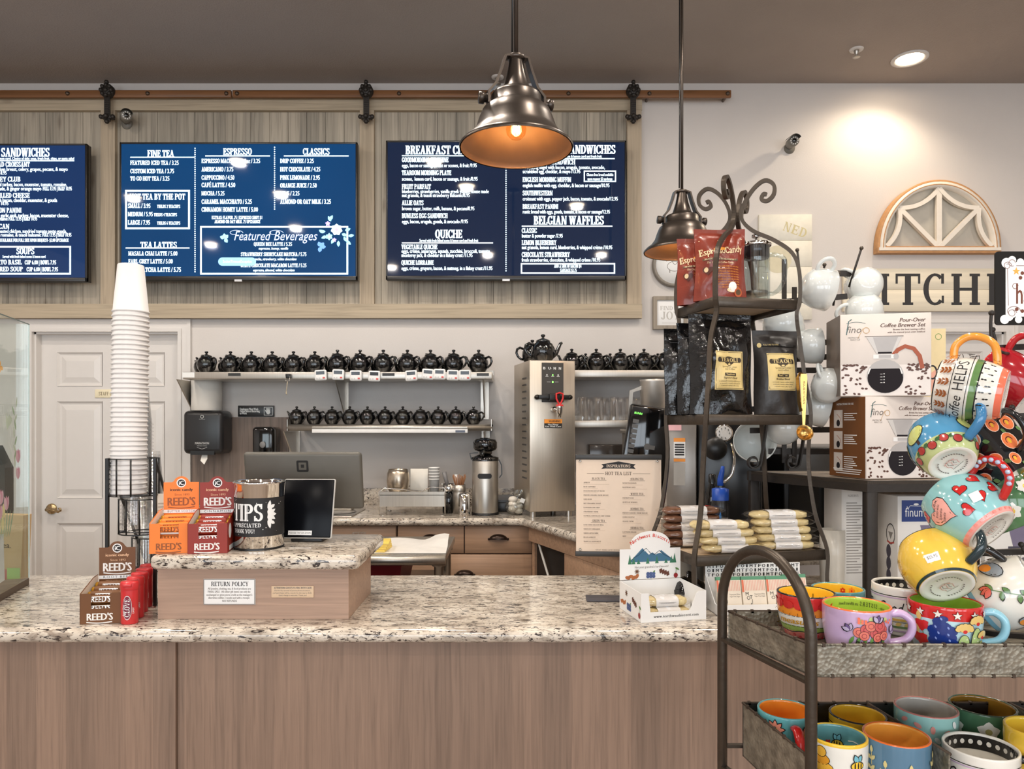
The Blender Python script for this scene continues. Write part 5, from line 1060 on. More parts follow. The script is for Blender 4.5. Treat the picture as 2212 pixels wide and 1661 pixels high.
for k, (cy, cx, zb, n, stp, mt) in enumerate(TY):
    b = MB()
    for z in (zb-.004, zb+.11): b.bar([(cx+.018+.070*cos(a)-o.x, cy+.068*sin(a)-o.y, z-o.z) for a in [2*pi*q/24 for q in range(24)]], .006, .003, BLACK, closed=True)
    for a in (20, 75, 125, 165, 215, 255, 290, 335): b.tube([(cx+.018+.0705*cos(R(a))-o.x, cy+.0685*sin(R(a))-o.y, z-o.z) for z in (zb-.004, zb+.11)], .0028, BLACK, 6)
    b.bar([(cx-.06-o.x, cy-o.y, zb-.005-o.z), (cx+.06-o.x, cy-o.y, zb-.005-o.z)], .004, .004, BLACK); b.build('basket', t)
b0, b2 = TY[0], TY[2]
for s in (-1, 1):
    x0, x2 = b0[1]+.036+s*.073-o.x, b2[1]+.036+s*.073-o.x
    b = MB(); b.bar([(x0, b0[0]-.05-o.y, b0[2]+.112-o.z), (x0, b0[0]-.05-o.y, .004)], .009, .009, BLACK); b.build('leg', t)
    b = MB(); b.bar([(x2, b2[0]+.05-o.y, b2[2]+.112-o.z), (x2, b2[0]+.05-o.y, .004)], .009, .009, BLACK); b.build('leg', t)
    b = MB(); b.bar([(x0, b0[0]-.05-o.y, b0[2]+.11-o.z), (x2, b2[0]+.05-o.y, b2[2]+.01-o.z)], .007, .007, BLACK); b.bar([(x0, b0[0]-.05-o.y, .008), (x2, b2[0]+.05-o.y, .008)], .007, .007, BLACK)
    for q in range(3): b.bar([(TY[q][1]+s*.061-o.x, TY[q][0]-o.y, TY[q][2]-o.z), (x0+(x2-x0)*(.33+.26*q)-0, TY[q][0]-o.y, TY[q][2]-o.z)], .005, .005, BLACK)
    b.build('side_rail', t)
# glass display case at the left edge
C0 = Vector((-1.68, 2.48)); C1 = Vector((-1.535, 1.99)); dr = (C1-C0).normalized(); nl = Vector((-dr.y, dr.x))*-1; Lc = (C1-C0).length; z0, z1 = ZT+.0005, 1.815
t = thing('glass_case', 'clear glass display case with painted tulips at the left end of the counter', 'display case', (C0.x-.3, C0.y-.2, z0)); o = Vector(t.location); T_ = Matrix.Translation(-o)
def vert(A, B, th, za, zb_, mat, b): 
    A, B = Vector(A), Vector(B); d = (B-A).normalized(); n_ = Vector((-d.y, d.x))*th
    P = [A, B, B+n_, A+n_]; b.prism([tuple(p) for p in P], za, zb_, mat, T_)
bk = C0+Vector((-.96, -.28))*.9; gg = glass('case_glass', (250,253,252), .01, .02)
b = MB(); vert(C0, C1, -.006, z0+.024, z1, gg, b); b.build('side_pane', t)
b = MB(); vert(bk, C0, -.006, z0+.024, z1, gg, b); b.build('back_pane', t)
br = M_('case_base', (92,76,62), .5); b = MB(); b.prism([tuple(C0), tuple(C1), tuple(C1+Vector((-.96,-.28))*.9), tuple(bk)], z0, z0+.022, br, T_); b.build('base_board', t)
b = MB(); b.bar([(C0.x-o.x, C0.y-o.y, z1-o.z), (C1.x-o.x, C1.y-o.y, z1-o.z)], .003, .003, M_('glass_edge', (70,90,86), .2)); b.bar([(C0.x-o.x, C0.y-o.y, z0+.024-o.z), (C0.x-o.x, C0.y-o.y, z1-o.z)], .003, .003, M_('glass_edge2', (214,228,228), .1)); b.build('polished_edges', t)
b = MB(); D = Dec(b, lambda u, v, l: (C0.x+dr.x*u-nl.x*-(l+.0005)-o.x, C0.y+dr.y*u-nl.y*-(l+.0005)-o.y, v-o.z), .0003)
pkc = M_('petal_pink', (238,196,208), .6, var=.1); pk2 = M_('petal_deep', (228,158,182), .6); gnc = M_('leaf_sage', (176,196,164), .6); gn2 = M_('leaf_pale', (216,226,206), .6); yl = M_('petal_cream', (238,228,170), .6)
U = lambda px: (72-px)/72*.25
zq = lambda py: SZ(py, 2.4)
for k in range(9): D.leaf(U(36)+.01*sin(k*2.2), zq(1010-k*16), .04, .012, 90+40*sin(k*2.4), gnc if k % 2 else gn2)
for k in range(5): D.leaf(U(18+k), zq(930-k*3), .06-.006*k, .014, 80+14*k, gn2)
for (px, py, s_) in ((44, 1000, .05), (44, 1035, .045), (3, 1080, .05), (16, 1095, .05), (1, 1110, .05)):
    for a in (70, 90, 110): D.leaf(U(px), zq(py), s_, s_*.5, a, pkc if a != 90 else pk2)
for (px, py) in ((10, 1110), (8, 1135)): D.leaf(U(px), zq(py), .05, .025, 85, yl)
for k in range(6): D.leaf(U(2+k*4), zq(1150), .09, .012, 75+8*k, gnc)
D.poly([(U(-20), zq(1240)), (U(12), zq(1236)), (U(9), zq(1140)), (U(-20), zq(1136))], M_('can_white', (226,230,228), .5)); D.rect(U(11), U(-20), zq(1158), zq(1155), M_('can_grey', (180,188,186), .5))
oc = M_('butterfly_orange', (240,176,84), .5)
for a in (20, 70, 200, 290): D.leaf(U(2), zq(800), .022, .015, a, oc)
b.build('painted_flowers', t)
kr = M_('kraft_paper', (206,172,130), .75)
t = thing('kraft_bag', 'brown paper bag standing behind the glass case at the left edge', 'bag', (SX(18, 2.545), 2.54, ZT+.0005), 0)
b = MB(); b.prism([(-.065, 0), (.062, 0), (.072, .235), (-.07, .24)], -.022, .022, kr, axis='y'); b.build('bag', t)
b = MB(); D = Dec(b, plane((0, -.0225, 0)), .0003); D.text('tea.', -.01, .12, .02, M_('bag_print', (60,50,40), .6), 'B', .03); D.rect(.015, .061, .0, .05, M_('bag_green', (170,196,120), .6)); D.rect(-.064, .015, .0, .045, M_('bag_red', (196,120,110), .6)); b.build('print', t)
t = thing('black_lantern', 'black house-shaped lantern behind the glass case, cut by the left edge', 'lantern', (SX(-30, 2.6), 2.585, ZT+.0005), 0)
b = MB(); b.prism([(-.09, 0), (.09, 0), (.09, .40), (.05, .48), (-.05, .48), (-.09, .40)], -.015, .03, M_('lantern_black', (48,47,46), .5), axis='y'); b.build('body', t)
b = MB(); b.tube([(-.03, 0, .48), (-.03, 0, .52), (.03, 0, .52), (.03, 0, .48)], .005, BLACK); b.build('handle', t)
# biscotti counter box
def fruit_row(D, pts):
    al = M_('almond', (176,104,60), .5, var=.2, vs=90); an = M_('anise', (110,78,52), .6); bl = M_('blueberry', (74,92,140), .5, var=.2, vs=60); ch = M_('choc', (96,52,38), .5); rd = M_('cherry', (150,34,40), .3); lf = M_('leaf_green', (92,134,70), .6)
    for (kind, u, v, s) in pts:
        if kind == 'al':
            for k in range(4): D.ell(u+s*(k-1.5)*.7, v+s*.25*(k % 2), s*.62, s*.38, al, rot=-20+25*k)
        if kind == 'an': D.flower(u, v, s*.9, 8, an, ch, .3)
        if kind == 'bl':
            for k in range(6): D.ell(u+s*(k % 3-1)*.62, v+s*.55*(k//3)-s*.3, s*.38, None, bl)
            D.leaf(u+s*.5, v+s*.5, s*.6, s*.3, 40, lf)
        if kind == 'ch':
            for k in range(4): D.poly([(u-s+k*s*.5, v-.2*s*k+s*.6), (u-s*.4+k*s*.5, v-.2*s*k+s*.9), (u-s*.2+k*s*.5, v-.2*s*k+s*.1), (u-s*.8+k*s*.5, v-.2*s*k-.2*s)], ch)
        if kind == 'cy': D.ell(u, v-s*.3, s*.5, s*.55, rd); D.line([(u, v+s*.1), (u+s*.1, v+s), (u-s*.1, v+s*1.4)], s*.1, lf); D.leaf(u-s*.1, v+s*1.4, s*1.1, s*.4, -30, lf)
t = thing('biscotti_box', 'white counter display box of biscotti with a mountain header card', 'display box', (SX(1385, 2.0), 2.0, ZT+.0005), 12)
w, dp, hf, e = .198, .168, .082, .002
b = MB(); b.box(0, w, 0, e, 0, .028, CARD); b.prism([(0, .028), (.028, .028), (.022, hf), (0, hf)], 0, e, CARD, axis='y'); b.prism([(w-.05, .028), (w, .028), (w, hf), (w-.022, hf), (w-.03, hf-.006)], 0, e, CARD, axis='y')
b.box(0, e, e, dp, 0, hf, CARD); b.box(w-e, w, e, dp, 0, hf, CARD); b.box(e, w-e, e, dp, 0, e, CARD); b.box(0, w, dp, dp+e, 0, hf, CARD)
D = Dec(b, plane((0, 0, 0)), .0003); D.text('www.northwestbiscotti.com', w*.19, .012, .0075, INK, 'B', w*.88, bold=.03, sp=.08)
D = Dec(b, plane((0, dp, 0), (0, -1, 0)), .0003); fruit_row(D, [('al', .03, .025, .014), ('bl', .075, .022, .017), ('ch', .115, .045, .016), ('an', .055, .058, .012), ('cy', .155, .022, .016)])
b.build('tray', t)
b = MB(); H = .232; pts = [(0, .084), (w, .084), (w, H-.055), (w*.82, H-.055)]+[(w*.5+w*.33*cos(a), H-.05+.048*sin(a)**.8) for a in [pi*k/14 for k in range(0, 15)]]+[(w*.18, H-.055), (0, H-.055)]
b.prism(pts, dp, dp+e, CARD, axis='y'); D = Dec(b, plane((0, dp, 0)), .0003); rd = M_('title_red', (214,66,48), .5, var=0)
ttl = 'Northwest Biscotti'
for k, ch in enumerate(ttl):
    a = R(118-56*k/17); D.text(ch, w*.5+.124*cos(a), H-.196+.176*sin(a), .0108, rd, 'B', al='c', rot=math.degrees(a)-90, bold=.03)
mb_ = M_('mountain_blue', (66,112,142), .5); mn = M_('mountain_line', (36,60,80), .5); tg = M_('tree_green', (62,122,92), .5)
pk = [(.03,0),(.045,.012),(.06,.02),(.075,.034),(.085,.040),(.10,.024),(.112,.020),(.128,.032),(.145,.018),(.165,.008),(.175,0),(.13,-.006),(.1,.002),(.07,-.008)]
for q in range(len(pk)-1): pass
for (a, c, h_) in ((.03, .115, .042), (.09, .178, .034), (.06, .15, .028)): D.poly([(w*.96*0+a, H-.095), ((a+c)/2, H-.095+h_), (c, H-.095)], mb_)
D.line([(a_, H-.094+z_) for a_, z_ in pk[:11]], .0018, mn)
for (x, z_) in ((.085, .039), (.128, .030)): D.poly([(x-.008, H-.094+z_-.008), (x, H-.094+z_), (x+.009, H-.094+z_-.008), (x+.003, H-.094+z_-.005)], CARD)
for (x, h_) in ((.032,.03),(.044,.022),(.09,.02),(.12,.024),(.168,.022),(.178,.03),(.06,.014),(.15,.014)): D.poly([(x-.006, H-.101), (x, H-.101+h_), (x+.006, H-.101)], tg)
D.text("Not your grandma's hard biscotti!", w*.24, H-.114, .0065, INKG, 'B', w*.8)
fruit_row(D, [('al', .04, H-.142, .014), ('an', .055, H-.124, .010), ('bl', .10, H-.136, .015), ('ch', .142, H-.130, .015), ('cy', .182, H-.136, .014)]); b.build('header_card', t)
# wrapped biscotti
BI = [M_('biscotti_gold', (244,214,162), .8, var=.16, vs=70, bump=1, bs=70), M_('biscotti_brown', (112,72,50), .8, var=.2, vs=60, bump=.8, bs=90)]
WRAP = glass('cellophane', (255,253,250), .16, .05)
def biscotti(label, loc, rz, kind=0, L_=.15, group=None, tilt_=0, seed=0):
    rnd = random.Random(seed); t = thing('biscotti_packet', label, 'biscotti', loc, 0, group, rot=(0, R(tilt_), R(rz)))
    b = MB(); ph = rnd.uniform(0, 6)
    def fn(u, v): a = v*2*pi; x = (u-.5)*L_; k = max(.05, 1-abs(2*u-1)**12); q = 1+.06*sin(23*u+ph)+.06*sin(5*a+11*u+ph)+.05*sin(41*u+3*a); c_, s_ = cos(a), sin(a); return (x, .024*k*q*math.copysign(abs(c_)**.6, c_), .0125+.0120*k*q*math.copysign(abs(s_)**.6, s_))
    b.grid(fn, 26, 16, BI[kind]); b.build('biscotti_slice', t)
    b = MB(); lb = M_('packet_label', (240,240,242), .45, var=.01); sg = lambda x: math.copysign(abs(x)**.65, x)
    b.grid(lambda u, v: ((u-.5)*.068, .0288*sg(cos(v*2*pi)), .0125+.0150*sg(sin(v*2*pi))), 2, 20, lb); D = Dec(b, lambda u, v, l: (u, -.0288-l, v), .0006); D.rect(-.026, .026, .0135, .0145, INKG); D.rect(-.02, .02, .0115, .0122, INKG); b.build('label_band', t)
    b = MB(); b.grid(lambda u, v: ((u-.5)*(L_+.03), (.027*(1-abs(2*u-1)**5)+.012)*cos(v*2*pi)*(1+.08*sin(31*u+ph+v*9)), .013+(.014*(1-abs(2*u-1)**5)+.0015)*sin(v*2*pi)*(1+.1*sin(27*u+ph+v*15))), 14, 12, WRAP); b.build('cellophane', t)
    return t
Mb = Matrix.Translation((SX(1385, 2.0), 2.0, ZT+.0005)) @ Matrix.Rotation(R(12), 4, 'Z')
for k, (y, z, lb) in enumerate(((.045, .004, 'lying at the bottom'), (.06, .031, 'lying on top'))):
    biscotti('wrapped biscotti in the mountain-card box, ' + lb, Mb @ Vector((.095, y, z)), 10, 0, .14, 'biscotti in the white display box', seed=k)
b = MB(); b.box(-.05, .06, -.035, .035, 0, .006, M_('slate_card', (70,68,74), .5), bev=.002); ob = b.build('slate_tile'); ob.location = (SX(1300, 2.27), 2.27, ZT+.0005); ob.rotation_euler = (0, 0, R(-3)); tag(ob, 'flat dark slate tile on the counter beside the biscotti box', 'tile')
# tea list on a black stand
t = thing('tea_list_stand', 'cream HOT TEA LIST in a black clip stand on the counter', 'menu stand', (SX(1336, 2.5), 2.5, ZT+.0005), -4)
w = .148; h0, h1 = .105, .445
b = MB(); b.box(-w, w, 0, .003, h0, h1, M_('tea_paper', (228,208,188), .6, var=.02)); b.build('sheet', t)
FR = M_('stand_black', (46,44,42), .4)
for (za, zb_, s_) in ((h1-.012, h1+.006, 1.0), (h0-.012, h0+.006, 1.0)): b = MB(); b.box(-w-.003, w+.003, -.004, .012, za, zb_, FR, bev=.002); b.build('clip_rail', t)
b = MB(); b.bar([(.055, .012, h1), (.055, .012, .01)], .02, .012, FR); b.box(.02, .10, -.03, .05, 0, .01, FR, bev=.003); b.build('post', t)
b = MB()
for sx_ in (-1, 1):
    for z in (h0+.012, h1-.018): b.ball((sx_*(w-.014), -.002, z), .005, CHROME, 8)
b.build('studs', t)
b = MB(); D = Dec(b, plane((0, 0, 0)), .0003); iq = M_('tea_ink', (96,80,68), .7, var=0); z = h1
D.poly([(-.052, z-.035), (-.06, z-.045), (-.045, z-.043), (.045, z-.043), (.06, z-.045), (.052, z-.035), (.06, z-.028), (.045, z-.026), (0, z-.018), (-.045, z-.026), (-.06, z-.028)], INK); D.text('INSPIRATIONS', -.042, z-.039, .010, MC['tea_paper'], 'S', .042)
D.text('HOT TEA LIST', -.046, z-.066, .012, iq, 'S', .046); D.rect(-.11, -.05, z-.061, z-.060, iq); D.rect(.05, .11, z-.061, z-.060, iq)
def sect(u, v, title, items, hu):
    D.text(title, hu, v, .0075, iq, 'S', hu+.045); D.rect(hu-.004, hu+.05, v-.003, v-.0022, iq); v -= .013
    for it in items:
        D.text(it, u, v, .0042, iq, 'S', u+.0034*len(it)*.95); D.rect(u, u+.10*(.45+.5*((len(it)*7) % 10)/10), v-.0042, v-.0034, M_('tea_faint', (196,176,154), .7, var=0)); v -= .0146
    return v-.004
v = sect(-.122, z-.082, 'BLACK TEA', ['APRICOT', 'BLUE SAPPHIRE', 'ENGLISH BREAKFAST BLEND', 'FRENCH CARAMEL CREME BRULEE', 'GOLD RUSH', 'HOT CINNAMON SUNSET', 'LAVENDER EARL GREY', 'STRAWBERRY CREME', 'OATMEAL CHOCOLATE CHIP COOKIE'], -.092)
sect(-.122, v, 'GREEN TEA', ['LUNG CHING DRAGON WELL', 'GREEN ICY CINNAMON', 'GREEN APPLE KIWI', 'PEACH APRICOT', 'TROPICAL RAINFOREST'], -.092)
v = sect(.014, z-.083, 'OOLONG TEA', ['DESERT WANDERER', 'RASPBERRY KISS'], .042); v = sect(.014, v-.006, 'WHITE TEA', ['COCONUT LUSH', 'QUEEN OF BERRIES'], .042); v = sect(.014, v-.006, 'ROOIBOS TEA', ['FRENCH CARAMEL CREME BRULEE', 'LEMON SOUFFLE', 'ORANGE CREME'], .042); sect(.014, v-.006, 'HERBAL TEA', ['LAVENDER DREAMS', 'MINT'], .042)
D.text('SPRING 2024', .09, z-.022, .004, iq, 'S', .122) if False else None
D.text('Our teas are steeped in water', -.08, h0+.01, .004, iq, 'B', .06); b.build('tea_lettering', t)
# steel prep table, paper, pads, red bin
t = thing('prep_table', 'stainless prep table with rolled edge between the two counters', 'table', (SX(830, 3.08), 3.3, 0))
xa, xb = SX(640, 3.08)-t.location.x, SX(962, 3.08)-t.location.x; zt = .90
b = MB(); b.box(xa, xb, -.2, .3, zt-.03, zt, STEEL, bev=.002); b.tube([(xa, -.21, zt-.022), (xb, -.21, zt-.022)], .022, STEEL, 18); b.build('table_top', t)
for (x, y) in ((xb-.035, -.16), (xb-.035, .24), (xa+.05, -.16), (xa+.05, .24)): b = MB(); b.lathe([(.024, 0), (.02, .02), (.02, zt-.06), (.03, zt-.055), (.03, zt-.03)], STEEL, 16, Matrix.Translation((x, y, 0))); b.build('leg', t)
b = MB(); xs = (SX(765, 3.1), SX(962, 3.1)); random.seed(5)
b.grid(lambda u, v: (xs[0]+(xs[1]-xs[0])*(u-.04*v*u), 3.12+.36*v, zt+.002+.012*abs(sin(5*u+3*v))*v+(.045*max(0, u-.72)/.28 if v > .6 else 0)*(1-abs(u-.8)*3 if abs(u-.8) < .33 else 0)), 16, 8, M_('deli_paper', (236,232,226), .6)); tag(b.build('paper_sheets'), 'loose white paper sheets on the steel prep table', 'paper')
b = MB(); yp = [M_('yellow_pad', (246,214,104), .6), M_('yellow_pad2', (250,228,160), .6)]
pd = None
for k in range(4):
    b = MB(); b.box(-.09, .08, -.06, .08, 0, .009, yp[0], bev=.001); D = Dec(b, plane((0, -.0602, 0)), .0002); D.rect(-.09, .08, .002, .0032, yp[1]); ob = b.build('note_pad'); ob.location = (SX(794+k, 3.14), 3.2, zt+.004+k*.0095); ob.rotation_euler = (0, 0, R(3*k-4)); tag(ob, 'yellow pad in the pile on the steel prep table, %s from the top' % ordn(4-k) if k < 3 else 'yellow pad in the pile on the steel prep table, topmost', 'note pad', 'yellow pads on the prep table')
b = MB(); b.lathe([(0, 0), (.032, 0), (.032, .02), (.03, .024), (0, .024)], glass('lid_clear', (240,240,240), .05, .1), 20); ob = b.build('clear_lid'); ob.location = (SX(765, 3.2), 3.3, zt+.042); tag(ob, 'small clear plastic lid on the paper behind the yellow pads', 'lid')
b = MB(); rb = M_('bin_red', (142,40,46), .4); b.lathe([(.0, .0), (.16, .0), (.19, .1), (.215, .1), (.215, .11), (.18, .11), (.15, .01), (0, .01)], rb, 4, Matrix.Rotation(R(45), 4, 'Z'), smooth=False, sy=.8); ob = b.build('red_tub'); ob.location = (SX(795, 2.95), 3.26, .745); tag(ob, 'red plastic tub on the lower shelf of the steel prep table', 'tub')
b = MB(); b.box(xa+.05, xb-.04, -.15, .24, .73, .744, STEEL); b.build('under_shelf', bpy.data.objects['prep_table'])
# ---------------------------------------------------------------- scrolled wire coffee rack on the counter
def smooth(pts, n=6):                                              # Catmull-Rom
    P = [Vector(p) for p in pts]; out = []
    for i in range(len(P)-1):
        a, b_, c, d = P[max(i-1, 0)], P[i], P[i+1], P[min(i+2, len(P)-1)]
        for k in range(n):
            u = k/n; out.append(.5*((2*b_)+(c-a)*u+(2*a-5*b_+4*c-d)*u*u+(3*b_-a-3*c+d)*u**3))
    return out+[P[-1]]
EC = Vector((.733, 2.335)); ER = 14
t = ET = thing('wrought_iron_rack', 'tapering wrought iron rack with scrolled top holding coffee bags and biscotti', 'display rack', (EC.x, EC.y, ZT+.0005), ER)
LV = [(1.073, .230, .15), (1.498, .182, .135), (1.860, .148, .128)]
zo = ZT+.0005; BD = M_('rack_board', (206,184,156), .5)
for (z, hw, hd) in LV:
    b = MB(); h = .032; q = .011
    for (xa, xb, ya, yb) in ((-hw, hw, -hd, -hd+q), (-hw, hw, hd-q, hd), (-hw, -hw+q, -hd, hd), (hw-q, hw, -hd, hd)): b.box(xa, xb, ya, yb, z-h-zo, z-zo, IRON, bev=.002, seg=1)
    b.build('shelf_frame', t)
    b = MB(); b.box(-hw+.011, hw-.011, -hd+.011, hd-.011, z-.014-zo, z-.006-zo, BD); b.build('shelf_board', t)
for sx_ in (-1, 1):
    for sy_ in (-1, 1):
        P = []
        for (z, k, (hw, hd)) in ((zo, 1.03, LV[0][1:]), (1.0, 1.0, LV[0][1:]), (1.088, 1.0, LV[0][1:]), (1.2, .87, LV[0][1:]), (1.36, .80, LV[0][1:]), (1.497, 1.0, LV[1][1:]), (1.6, .93, LV[1][1:]), (1.72, .86, LV[1][1:]), (1.80, .95, LV[2][1:]), (1.845, 1, LV[2][1:]), (1.93, .99, LV[2][1:]), (1.99, .88, LV[2][1:]), (2.035, .60, LV[2][1:]), (2.07, .28, LV[2][1:]), (2.11, .10, LV[2][1:]),
            (2.155, .13, LV[2][1:]), (2.20, .28, LV[2][1:]), (2.222, .46, LV[2][1:]), (2.205, .60, LV[2][1:]), (2.175, .60, LV[2][1:]), (2.158, .50, LV[2][1:]), (2.165, .41, LV[2][1:]), (2.18, .44, LV[2][1:]), (2.178, .49, LV[2][1:])):
            P.append((sx_*hw*k, sy_*hd*k, (z if z < .95 else 1.47+(z-1.47)*1.04)-zo))
        b = MB(); b.bar(smooth(P, 5), .0135, .011, IRON, up=(sx_, sy_*.9, 0)); b.build('scroll_leg', t)
Me = Matrix.Translation((EC.x, EC.y, 0)) @ Matrix.Rotation(R(ER), 4, 'Z')
def E(x, y, z): return Me @ Vector((x, y, z))
# stand-up bags
def bag(name, label, loc, rz, w, h, th, mat, draw, cat, seed, lean=0, crease=.12, top=.16, group=None, flare=0):
    t = thing(name, label, cat, loc, 0, group, rot=(R(-lean), 0, R(rz))); rnd = random.Random(seed); ph = [rnd.uniform(0, 6.28) for _ in range(6)]
    def prof(v): return max(.035, (1-max(0, (v-.55)/.45)**1.3)*(1-.25*(1-v)**6)) if v < 1-top*.6 else .05
    def dy(u, v, s):
        x = (u-.5)*2; e = (1-abs(x)**3.2)
        r_ = th/2*prof(v)*e + th*crease*prof(v)*(sin(9*u+7*v+ph[0])*.30+sin(15*u*v+ph[1])*.3+sin(21*v-8*u+ph[2])*.2+abs(sin(5*v+9*u+ph[3]))*.3)*e
        return s*max(.0015, r_)
    def wv(v): return w*(1-.035*sin(pi*v)+.02*sin(7*v+ph[4])+flare*v)
    b = MB()
    for s in (-1, 1): b.grid(lambda u, v: ((u-.5)*wv(v), dy(u, v, s)+.004*sin(6*u+ph[5])*v, v*h), 22, 26, mat)
    b.build('pouch', t)
    b = MB(); D = Dec(b, lambda u, v, l: (u, dy(min(1, max(0, u/wv(v/h)+.5)), v/h, -1)+.004*sin(6*(u/wv(v/h)+.5)+ph[5])*v/h-l, v), .0014, .00009, curved=True); draw(D, w, h); b.build('printed_label', t)
    return t
LBL = M_('label_gold', (232,206,140), .35, var=.04); LBI = M_('label_ink', (58,46,30), .6, var=0)
def teaoli(name, x0=-.034):
    def f(D, w, h):
        x1, y0, y1 = x0+.095, .075, .195
        for k in range(8): D.rect(x0, x1, y0+(y1-y0)*k/8, y0+(y1-y0)*(k+1)/8, LBL)
        D.frame(x0+.003, x1-.003, y0+.003, y1-.003, .0012, LBI); cx = (x0+x1)/2
        D.rect(cx-.036, cx+.036, .160, .175, LBI); D.ell(cx, .166, .020, .013, LBI); D.ell(cx, .158, .010, .009, LBI); D.ell(cx-.036, .1675, .006, .008, LBI); D.ell(cx+.036, .1675, .006, .008, LBI)
        D.text('TEAOLI', cx-.032, .162, .0115, LBL, 'S', cx+.032); D.ell(cx, .1535, .005, .003, LBL)
        D.rect(cx-.02, cx+.02, .117, .126, LBI); D.text('Teaoli.com', cx-.016, .1195, .005, LBL, 'B', cx+.016, bold=.04)
        for k, (s, a) in enumerate((('Specializing in unique', .026), ('teas & coffees', .018))): D.text(s, cx-a, .144-k*.007, .0042, LBI, 'B', cx+a)
        D.text(name, cx-.024, .108, .0055, LBI, 'B', cx+.024, bold=.03)
        for k, a in enumerate((.036, .034, .03)): D.text('a smooth roasted coffee blend', cx-a, .099-k*.007, .0036, LBI, 'B', cx+a)
    return f
BAGG = M_('bag_gloss_black', (13,13,14), .14, coat=.4, var=.05, bump=1, bs=32); BAGM = M_('bag_matte_black', (46,42,40), .36, var=.06, bump=.6, bs=22)
zb = LV[1][0]+.001
bag('coffee_bag', 'glossy black coffee bag with gold label, frontmost of the three on the rack', E(-.095, -.07, zb), 5, .205, .315, .075, BAGG, teaoli('Signature Blend'), 'coffee bag', 1, 2, .2)
def nolab(D, w, h): D.rect(-w*.4, w*.4, h*.83, h*.835, M_('seal_line', (70,70,72), .3, var=0))
for k in (1, 2): bag('coffee_bag', 'glossy black coffee bag without visible label, %s behind the gold-labelled one' % ('directly', 'rearmost')[k-1], E(-.095-.008*k, -.07+.074*k, zb), 6, .2, .305-.008*k, .062, BAGG, nolab, 'coffee bag', 1+k, 2, .2)
def breakfast(D, w, h):
    teaoli('Breakfast Blend', -.045)(D, w, h); D.rect(-w*.44, w*.44, h*.80, h*.83, BLACK); D.ell(-w*.4, h*.815, .006, .008, LBL); D.text('PULL TABS TO OPEN', -w*.33, h*.81, .0045, LBL, 'B', -w*.02)
bag('coffee_bag', 'matte black coffee bag with gold label beside the measuring scoop', E(.108, -.065, zb), 8, .155, .272, .08, BAGM, breakfast, 'coffee bag', 9, 3, .10)
RB = M_('candy_red_bag', (132,50,34), .3, coat=.2, var=.12, vs=14, bump=.7, bs=22)
def candy(D, w, h):
    y = M_('candy_cream', (240,214,170), .5, var=0); o = M_('candy_orange', (240,160,60), .5); g = M_('candy_band', (96,74,52), .5)
    D.text('EspressoCandy', -.068, h*.60, .022, y, 'S', .068, bold=.02, rot=6); D.ell(-.005, h*.70, .022, .006, o, rot=6); D.rect(-.06, .05, h*.535, h*.56, g); D.text('MADE WITH REAL COFFEE', -.055, h*.54, .005, y, 'S', .045); D.text('The Original Coffee Candy', -.05, h*.49, .006, y, 'BI', .035)
    D.line([(-.07, h*.82), (.07, h*.85)], .0016, y)
    for k in range(9): D.text('rich coffee candy made with real coffee', -.028+.002*k, h*(.44-.035*k), .0042, o, 'B', .052)
    D.heart(-.045, h*.40, .016, M_('candy_bean', (84,40,30), .4)); D.ell(-.05, h*.41, .006, .008, y); D.ell(.03, h*.13, .018, .008, y); D.ell(.03, h*.17, .013, .016, CARD); D.ell(.05, h*.10, .014, .014, M_('candy_badge', (190,96,56), .5)); D.ell(.05, h*.10, .009, .009, g)
zt_ = LV[2][0]+.001
bag('candy_bag', 'red-brown espresso candy bag, the front one on top of the rack', E(-.075, -.03, zt_), 0, .168, .235, .07, RB, candy, 'candy bag', 21, 3, .14, flare=-.04)
bag('candy_bag', 'red-brown espresso candy bag, partly hidden behind the front one', E(-.100, .05, zt_), -4, .155, .222, .06, RB, candy, 'candy bag', 25, 2, .14)
# glass coffee press
t = thing('coffee_press', 'clear glass coffee press with steel lid on top of the rack', 'coffee press', E(.062, -.02, zt_), 4)
b = MB(); b.lathe([(0, .004), (.040, .004), (.043, .01), (.043, .185), (.046, .19)], glass('press_glass', (238,242,242), .02, .1), 32); b.lathe([(.0385, .19), (.0385, .012), (0, .010)], MC['press_glass'], 32); b.build('beaker', t)
b = MB(); b.lathe([(.0, .148), (.040, .148), (.041, .176), (.0405, .186)], M_('press_band', (70,70,74), .2, .7), 32); b.lathe([(.047, .187), (.049, .193), (.044, .198), (.02, .203), (0, .205)], CHROME, 32); b.build('lid', t)
b = MB(); b.lathe([(.004, .204), (.004, .214), (.014, .217), (.014, .225), (0, .228)], CHROME, 16); b.tube([(0, 0, .04), (0, 0, .204)], .0022, CHROME, 8); b.build('plunger_knob', t)
b = MB(); b.lathe([(0, .028), (.038, .028), (.038, .040), (0, .041)], M_('press_mesh', (150,150,150), .35, .9), 28); b.build('filter_plate', t)
b = MB(); b.tube(smooth([(.043, 0, .16), (.06, 0, .162), (.085, 0, .157), (.098, 0, .14), (.096, 0, .09), (.082, 0, .055), (.06, 0, .036), (.043, 0, .034)], 4), .007, MC['press_glass'], 10); b.build('handle', t)
b = MB(); D = Dec(b, lambda u, v, l: ((.0432+l)*sin(u/.043), -(.0432+l)*cos(u/.043), v), .0004); D.text('8', .012, .105, .008, INKG, 'B'); D.rect(.004, .026, .095, .0962, INKG); b.build('level_marks', t)
